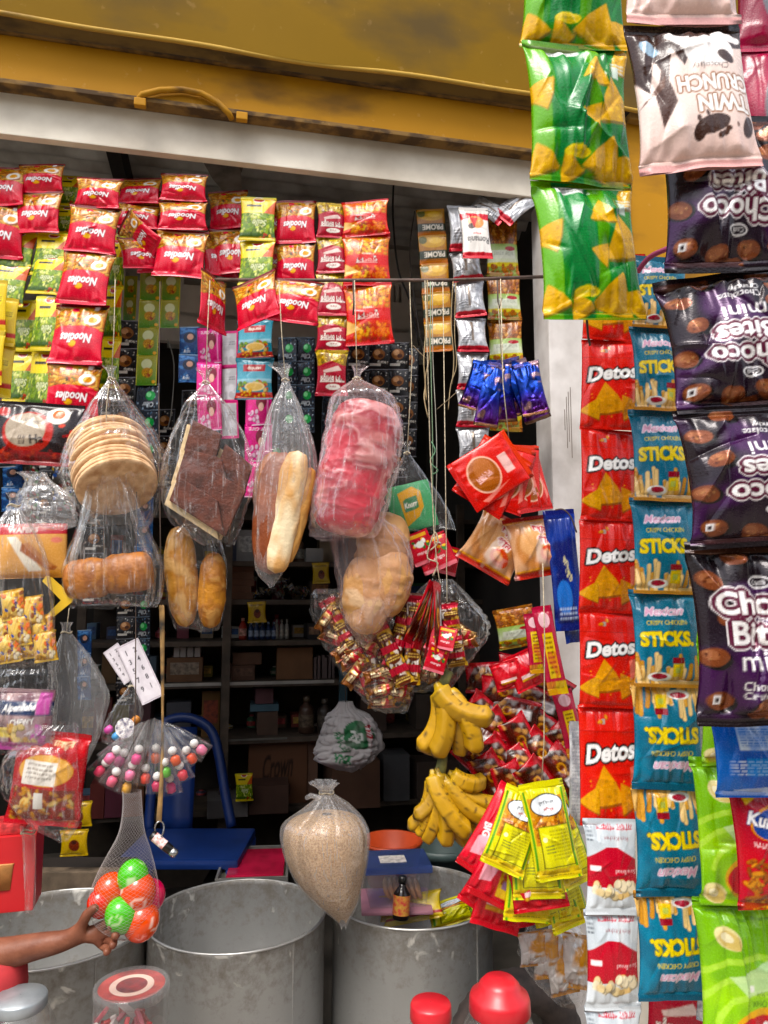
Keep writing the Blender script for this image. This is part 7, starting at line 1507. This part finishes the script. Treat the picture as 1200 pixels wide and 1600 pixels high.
# turn the quads into diamonds: shift every other ring by half a step
bm = bmesh.new(); bm.from_mesh(me); bmesh.ops.poke(bm, faces=bm.faces[:]); 
old = [e for e in bm.edges if min(len(v.link_edges) for v in e.verts) > 4]
bmesh.ops.dissolve_edges(bm, edges=old, use_verts=False); bm.to_mesh(me); bm.free()
net = empty('net_bag', 'fine white net bag full of candy balls hanging over the drum', 'net', P(206, 1240, nyb)); o = mobj('net', me, plain('white_net', 'b0a6a4', .7, noise=.05), net); o.location = -net.location
md = o.modifiers.new('wire', 'WIREFRAME'); md.thickness = .00035; md.use_even_offset = False
mb = MB(); mb.tube([P(206, 1240, nyb), P(208, 1180, nyb+.004), P(212, 1100, nyb+.006), P(212, 950, nyb+.02), P(214, 700, 1.62)], .0012, 5); o = mb.build('cord', DARKSTRING, net, True); o.location = -net.location

# ---- the arm and hand reaching for the net
def skin_obj(name, chains, mat, parent=None, sub=2):
    """chains = lists of (point, radius); each chain's first point is welded to the index given"""
    vs, es, rs = [], [], []
    idx = {}
    for key, base, pts in chains:
        prev = idx[base] if base else None
        for j, (p, r) in enumerate(pts):
            vs.append(tuple(p)); rs.append(r); i = len(vs)-1
            if prev is not None: es.append((prev, i))
            prev = i; idx['%s%d' % (key, j)] = i
    me = bpy.data.meshes.new(name); me.from_pydata(vs, es, []); o = mobj(name, me, mat, parent)
    sk = o.modifiers.new('skin', 'SKIN'); sk.branch_smoothing = .6; sk.use_smooth_shade = True
    for i, r in enumerate(rs):
        d = me.skin_vertices[0].data[i]; d.radius = (r, r)
    me.skin_vertices[0].data[0].use_root = True
    s = o.modifiers.new('sub', 'SUBSURF'); s.levels = sub; s.render_levels = sub
    return o
M_SKIN = plain('brown_skin', '7a4a35', .5, noise=.1, nscale=30, bump=.25, bscale=140, col2='6a3c2a', spec=.35)
hy = 1.55
def H(x, y, d=0): return P(x+(8 if x > 90 else 0), y, hy+d)
E = Vector((-.93, 1.45, .80)); SH = Vector((-1.14, 1.33, 1.02)); PV = Vector((-1.30, 1.28, .62))
chains = [('c', None, [(PV, .115), (PV+Vector((.01, 0, .16)), .11), (PV+Vector((.02, .01, .34)), .115), (PV+Vector((.03, .02, .455)), .05), (PV+Vector((.04, .04, .50)), .048), (PV+Vector((.05, .06, .585)), .085), (PV+Vector((.05, .055, .66)), .075)]),
          ('s', 'c2', [(SH, .052), (SH.lerp(E, .5), .046), (E, .038), (H(-60, 1500), .038), (H(10, 1490), .032), (H(60, 1478), .026), (H(96, 1470), .022)]),
          ('p', 's6', [(H(122, 1462), .021), (H(142, 1458, .002), .019)]),
          ('t', 'p0', [(H(121, 1444, -.012), .0125), (H(128, 1428, -.018), .0105), (H(139, 1419, -.02), .0092), (H(146, 1417, -.02), .0075)]),
          ('i', 'p1', [(H(155, 1444, .006), .0105), (H(166, 1438, -.006), .0092), (H(168, 1446, -.022), .0085), (H(162, 1452, -.03), .0072)]),
          ('m', 'p1', [(H(160, 1456, .006), .0108), (H(173, 1454, -.008), .0095), (H(174, 1462, -.026), .0085), (H(166, 1466, -.033), .0074)]),
          ('r', 'p1', [(H(158, 1468, .004), .0105), (H(170, 1470, -.01), .0092), (H(170, 1477, -.026), .0084), (H(162, 1479, -.032), .0072)]),
          ('l', 'p1', [(H(152, 1478, .0), .0095), (H(162, 1483, -.012), .0083), (H(160, 1488, -.024), .0075), (H(153, 1488, -.028), .0066)]),
          ('o', 'c2', [(PV+Vector((-.13, -.03, .38)), .048), (PV+Vector((-.17, -.04, .2)), .04), (PV+Vector((-.18, .0, .04)), .03), (PV+Vector((-.18, .02, -.03)), .026)])]
for k, sx in (('x', .07), ('y', -.07)):
    chains.append((k, 'c0', [(PV+Vector((sx, 0, -.08)), .075), (PV+Vector((sx*1.1, .01, -.30)), .052), (PV+Vector((sx*1.1, 0, -.55)), .036), (PV+Vector((sx*1.1, .05, -.595)), .03), (PV+Vector((sx*1.2, .11, -.60)), .022)]))
person = empty('person', 'bare brown forearm and hand reaching in to hold the net of candy balls', 'person', (PV.x, PV.y, 0))
o = skin_obj('body', chains, M_SKIN, person); o.location = -person.location
def wrap(nm, rows, mat):
    n = 28; V = []
    for p, rx, ry in rows:
        for k in range(n):
            q = 2*math.pi*k/n; w = 1+.03*math.sin(5*q+p.z*20); V.append((p.x+rx*math.cos(q)*w, p.y+ry*math.sin(q)*w, p.z))
    g = mobj(nm, npmesh(nm, V, wrapgrid(len(rows), n)), mat, person); g.location = -person.location
wrap('shirt', [(PV+Vector((0, 0, -.02)), .165, .145), (PV+Vector((.01, 0, .16)), .16, .14), (PV+Vector((.02, .01, .34)), .17, .14), (PV+Vector((.02, .015, .42)), .13, .1), (PV+Vector((.03, .02, .455)), .065, .06)], plain('faded_blue_shirt', '3c5a86', .85, noise=.12, nscale=20))
wrap('shorts', [(PV+Vector((0, 0, .02)), .15, .135), (PV+Vector((0, 0, -.12)), .18, .13), (PV+Vector((0, 0, -.27)), .185, .12)], plain('dark_shorts', '2a2a30', .85))
wrap('hair', [(PV+Vector((.05, .05, .79)), .01, .01), (PV+Vector((.05, .05, .77)), .06, .06), (PV+Vector((.05, .045, .71)), .092, .092), (PV+Vector((.05, .035, .65)), .094, .094), (PV+Vector((.05, .025, .60)), .08, .075)], plain('black_hair', '14100e', .6, bump=.5))
# ---- red box at the picture edge
rby = 1.62
box = empty('gift_box', 'bright red carton with a cup picture standing open at the picture edge', 'box', P(10, 1425, rby)); box.rotation_euler = (0, 0, .25)
a, b = P(-60, 1360, rby), P(47, 1360, rby); W = b.x-a.x; Hh = (P(20, 1306, rby)-P(20, 1425, rby)).z
M_REDC = plain('red_carton', 'c01c22', .45, noise=.06, nscale=10)
mb = MB(); mb.box((-.02, .04, Hh/2), (W, .09, Hh)); mb.build('body', M_REDC, box, bevel=.002)
mb = MB(); mb.add([(.05, -.004, Hh), (.05, .084, Hh), (.064, .084, Hh+.05), (.058, -.004, Hh+.035), (.0515, -.004, Hh), (.0515, .084, Hh), (.0655, .084, Hh+.05), (.0595, -.004, Hh+.035)], [(0, 1, 2, 3), (7, 6, 5, 4), (0, 3, 7, 4), (1, 5, 6, 2), (3, 2, 6, 7)]); mb.build('side_flap', M_REDC, box)
mb = MB(); mb.box((-.03, .04, Hh+.012), (W*.7, .07, .024)); mb.build('red_sweets', plain('red_wrapped_sweets', 'c83a3c', .3, noise=.3, nscale=60, bump=.8, bscale=50), box, bevel=.008)
mb = MB(); mb.lathe([(.018, 0), (.022, .05), (.024, .052)], 20, Matrix.Translation((-.012, -.006, Hh*.3)) @ Matrix.Diagonal((1, .12, 1, 1))); mb.build('cup_picture', plain('cup_print', 'c98a4a', .6, noise=.15, nscale=40), box, True)
bag('clear_bag', 'thin clear sleeve hanging over the side of the red carton', 'bag', [(42, 1290, 8), (44, 1300, 9), (46, 1340, 10), (47, 1400, 9), (46, 1430, 8)], 1.60, CLEAR, ratio=.3, seed=111, crumple=.1)
# ---- jars in the foreground standing on a bench
bz = P(400, 1600, 1.46).z-.12
mb = MB(); mb.box((-.1, 1.5, bz-.02), (1.9, .26, .04)); bench = mb.build('bench', plain('bench_wood', '5a4632', .75, noise=.25, nscale=12), bevel=.004); tag(bench, 'narrow wooden bench carrying the jars in front of the drums', 'bench')
for sx in (-.95, .75):
    for sy in (1.4, 1.6):
        mb = MB(); mb.box((sx, sy, (bz-.04)/2+.002), (.05, .05, bz-.046)); mb.build('leg', _mats['bench_wood'], bench, bevel=.003)
def jar(label, px, topy, w, y, lidcol, body, prof, bodymat):
    c = P(px, topy, y); r = w*mpp(topy, y)/2
    o = empty('plastic_jar', label, 'jar', (c.x, y, bz+.001)); H_ = c.z-bz
    return o, r, H_
M_PET = clear('jar_plastic', (.95, .96, .96), haze=.06, rough=.08, gain=1.6, bump=.08)
# cylinder tub with printed top and red sweets
o, r, H_ = jar('clear tub with a red printed disc lid and red sweets inside', 206, 1541, 112, 1.5, None, None, None, None)
mb = MB(); mb.lathe([(.001, 0), (r*.96, 0), (r, .006), (r, H_-.004), (r*.985, H_)], 40, caps=False); mb.build('wall', M_PET, o, True)
mb = MB(); mb.lathe([(r*1.0, H_-.012), (r*1.025, H_-.012), (r*1.025, H_+.003), (r*.95, H_+.006), (r*.93, H_+.002), (.001, H_+.002)], 40, caps=False); mb.build('lid', clear('lid_plastic', haze=.12, rough=.1), o, True)
mb = MB(); mb.lathe([(.001, H_+.0005), (r*.9, H_+.0005)], 40, caps=False); mb.build('printed_disc', plain('red_disc', 'a83a34', .45, noise=.2, nscale=30), o)
mb = MB(); mb.lathe([(r*.42, H_+.0012), (r*.6, H_+.0012)], 40, caps=False); mb.build('disc_ring', plain('cream_ring', 'd8b8a8', .5), o)
mb = MB(); mb.lathe([(.001, H_+.0015), (r*.42, H_+.0015)], 40, caps=False); mb.build('disc_centre', plain('deep_red', '7a1014', .4, noise=.3, nscale=40), o)
M_SW = [plain('sweet_red', 'b0222a', .35), plain('sweet_white', 'd0c4c0', .4), plain('sweet_pink', 'c85a68', .35)]
rr = random.Random(2)
for i in range(34):
    a = rr.uniform(0, 6.28); q = r*.8*math.sqrt(rr.random()); mb = MB(); mb.box((0, 0, 0), (.012, .008, .042))
    tag(mb.build('candy_stick', M_SW[i % 3], None, bevel=.003, loc=o.location+Vector((q*math.cos(a), q*math.sin(a), .025+rr.random()*(H_-.07))), rot=(rr.uniform(-.7, .7), rr.uniform(-.7, .7), rr.uniform(0, 3))), 'red and white candy stick inside the clear tub', 'candy', 'candy sticks in the tub')
# glass jar with dull metal lid
o, r, H_ = jar('round glass jar with a dull silver lid at the bottom corner', 32, 1556, 78, 1.5, None, None, None, None)
mb = MB(); mb.lathe([(.001, 0), (r*1.1, 0), (r*1.35, .03), (r*1.38, H_*.6), (r*1.1, H_-.03), (r*.92, H_-.018)], 36, caps=False); mb.build('wall', M_PET, o, True)
mb = MB(); mb.lathe([(r*1.0, H_-.022), (r*1.02, H_-.02), (r*1.02, H_-.004), (r*.97, H_), (.001, H_+.001)], 36, caps=False); mb.build('lid', plain('dull_silver_lid', 'a8aeb2', .4, metal=.5, noise=.15), o, True)
# jars with red lids
def redjar(label, px, topy, w, y, dome):
    o, r, H_ = jar(label, px, topy, w, y, None, None, None, None)
    M_RL = plain('red_lid_plastic', 'c0202a', .35, noise=.06, nscale=12, coat=.1)
    if dome: pr = [(r*1.0, H_-.062), (r*1.02, H_-.06), (r*1.0, H_-.038), (r*.95, H_-.03), (r*.72, H_-.022), (r*.66, H_-.012), (r*.5, H_-.003), (.001, H_)]
    else: pr = [(r, H_-.03), (r*1.02, H_-.028), (r*1.0, H_-.006), (r*.94, H_-.001), (.001, H_)]
    mb = MB(); mb.lathe(pr, 40, caps=False); mb.build('lid', M_RL, o, True)
    t = H_-(.06 if dome else .028)
    mb = MB(); mb.lathe([(.001, 0), (r*1.1, 0), (r*1.2, .02), (r*1.2, t-.03), (r*.95, t-.004), (r*.94, t+.01)], 36, caps=False); mb.build('wall', M_PET, o, True)
redjar('plastic jar with a domed bright red lid by the tyre', 780, 1527, 94, 1.5, True)
redjar('plastic jar with a flat red lid in front of the third drum', 673, 1566, 64, 1.5, False)
tag(MB().lathe([(.02, 0), (.05, .01), (.055, .06), (.05, .11), (.02, .13)], 24).build('red_jar_cloth', plain('red_cloth', 'b02a2e', .8, noise=.2), None, True, loc=P(-6, 1590, 1.56)), 'red rounded bundle at the picture edge behind the glass jar', 'bundle')
# tyre standing by the doorpost
ty_ = empty('old_tyre', 'worn brown black tyre standing behind the red lidded jar', 'tyre', P(800, 1700, 1.95))
R0, r0 = .13, .042; n, m = 64, 16; V = []
for i in range(n):
    a = 2*math.pi*i/n
    for k in range(m):
        b = 2*math.pi*k/m; g = r0*(1+(.07 if (i % 2 and math.cos(b) > .2) else 0)); V.append(((R0+g*math.cos(b))*math.cos(a), g*1.25*math.sin(b), (R0+g*math.cos(b))*math.sin(a)))
i = np.arange(n)[:, None]; k = np.arange(m)[None]; Fq = np.stack([i*m+k, i*m+(k+1) % m, ((i+1) % n)*m+(k+1) % m, ((i+1) % n)*m+k], -1).reshape(-1, 4)
ctr = P(806, 1640, 1.86); ty_.location = ctr
o = mobj('tread', npmesh('tread', V, Fq), plain('old_rubber', '3a302c', .85, noise=.25, nscale=30, bump=.4), ty_, rot=(0, 0, .35))
mb = MB(); zt = ctr.z-.175; mb.box((ctr.x, 1.87, (zt+FLOORZ)/2), (.2, .2, zt-FLOORZ-.002)); tag(mb.build('wooden_crate', plain('dark_crate', '2a221c', .85), bevel=.004), 'dark crate under the old tyre by the doorpost', 'crate')
# dark blue cloth heap below the spice bunch
bpy.data.objects.remove(_to); bpy.data.curves.remove(_tc)
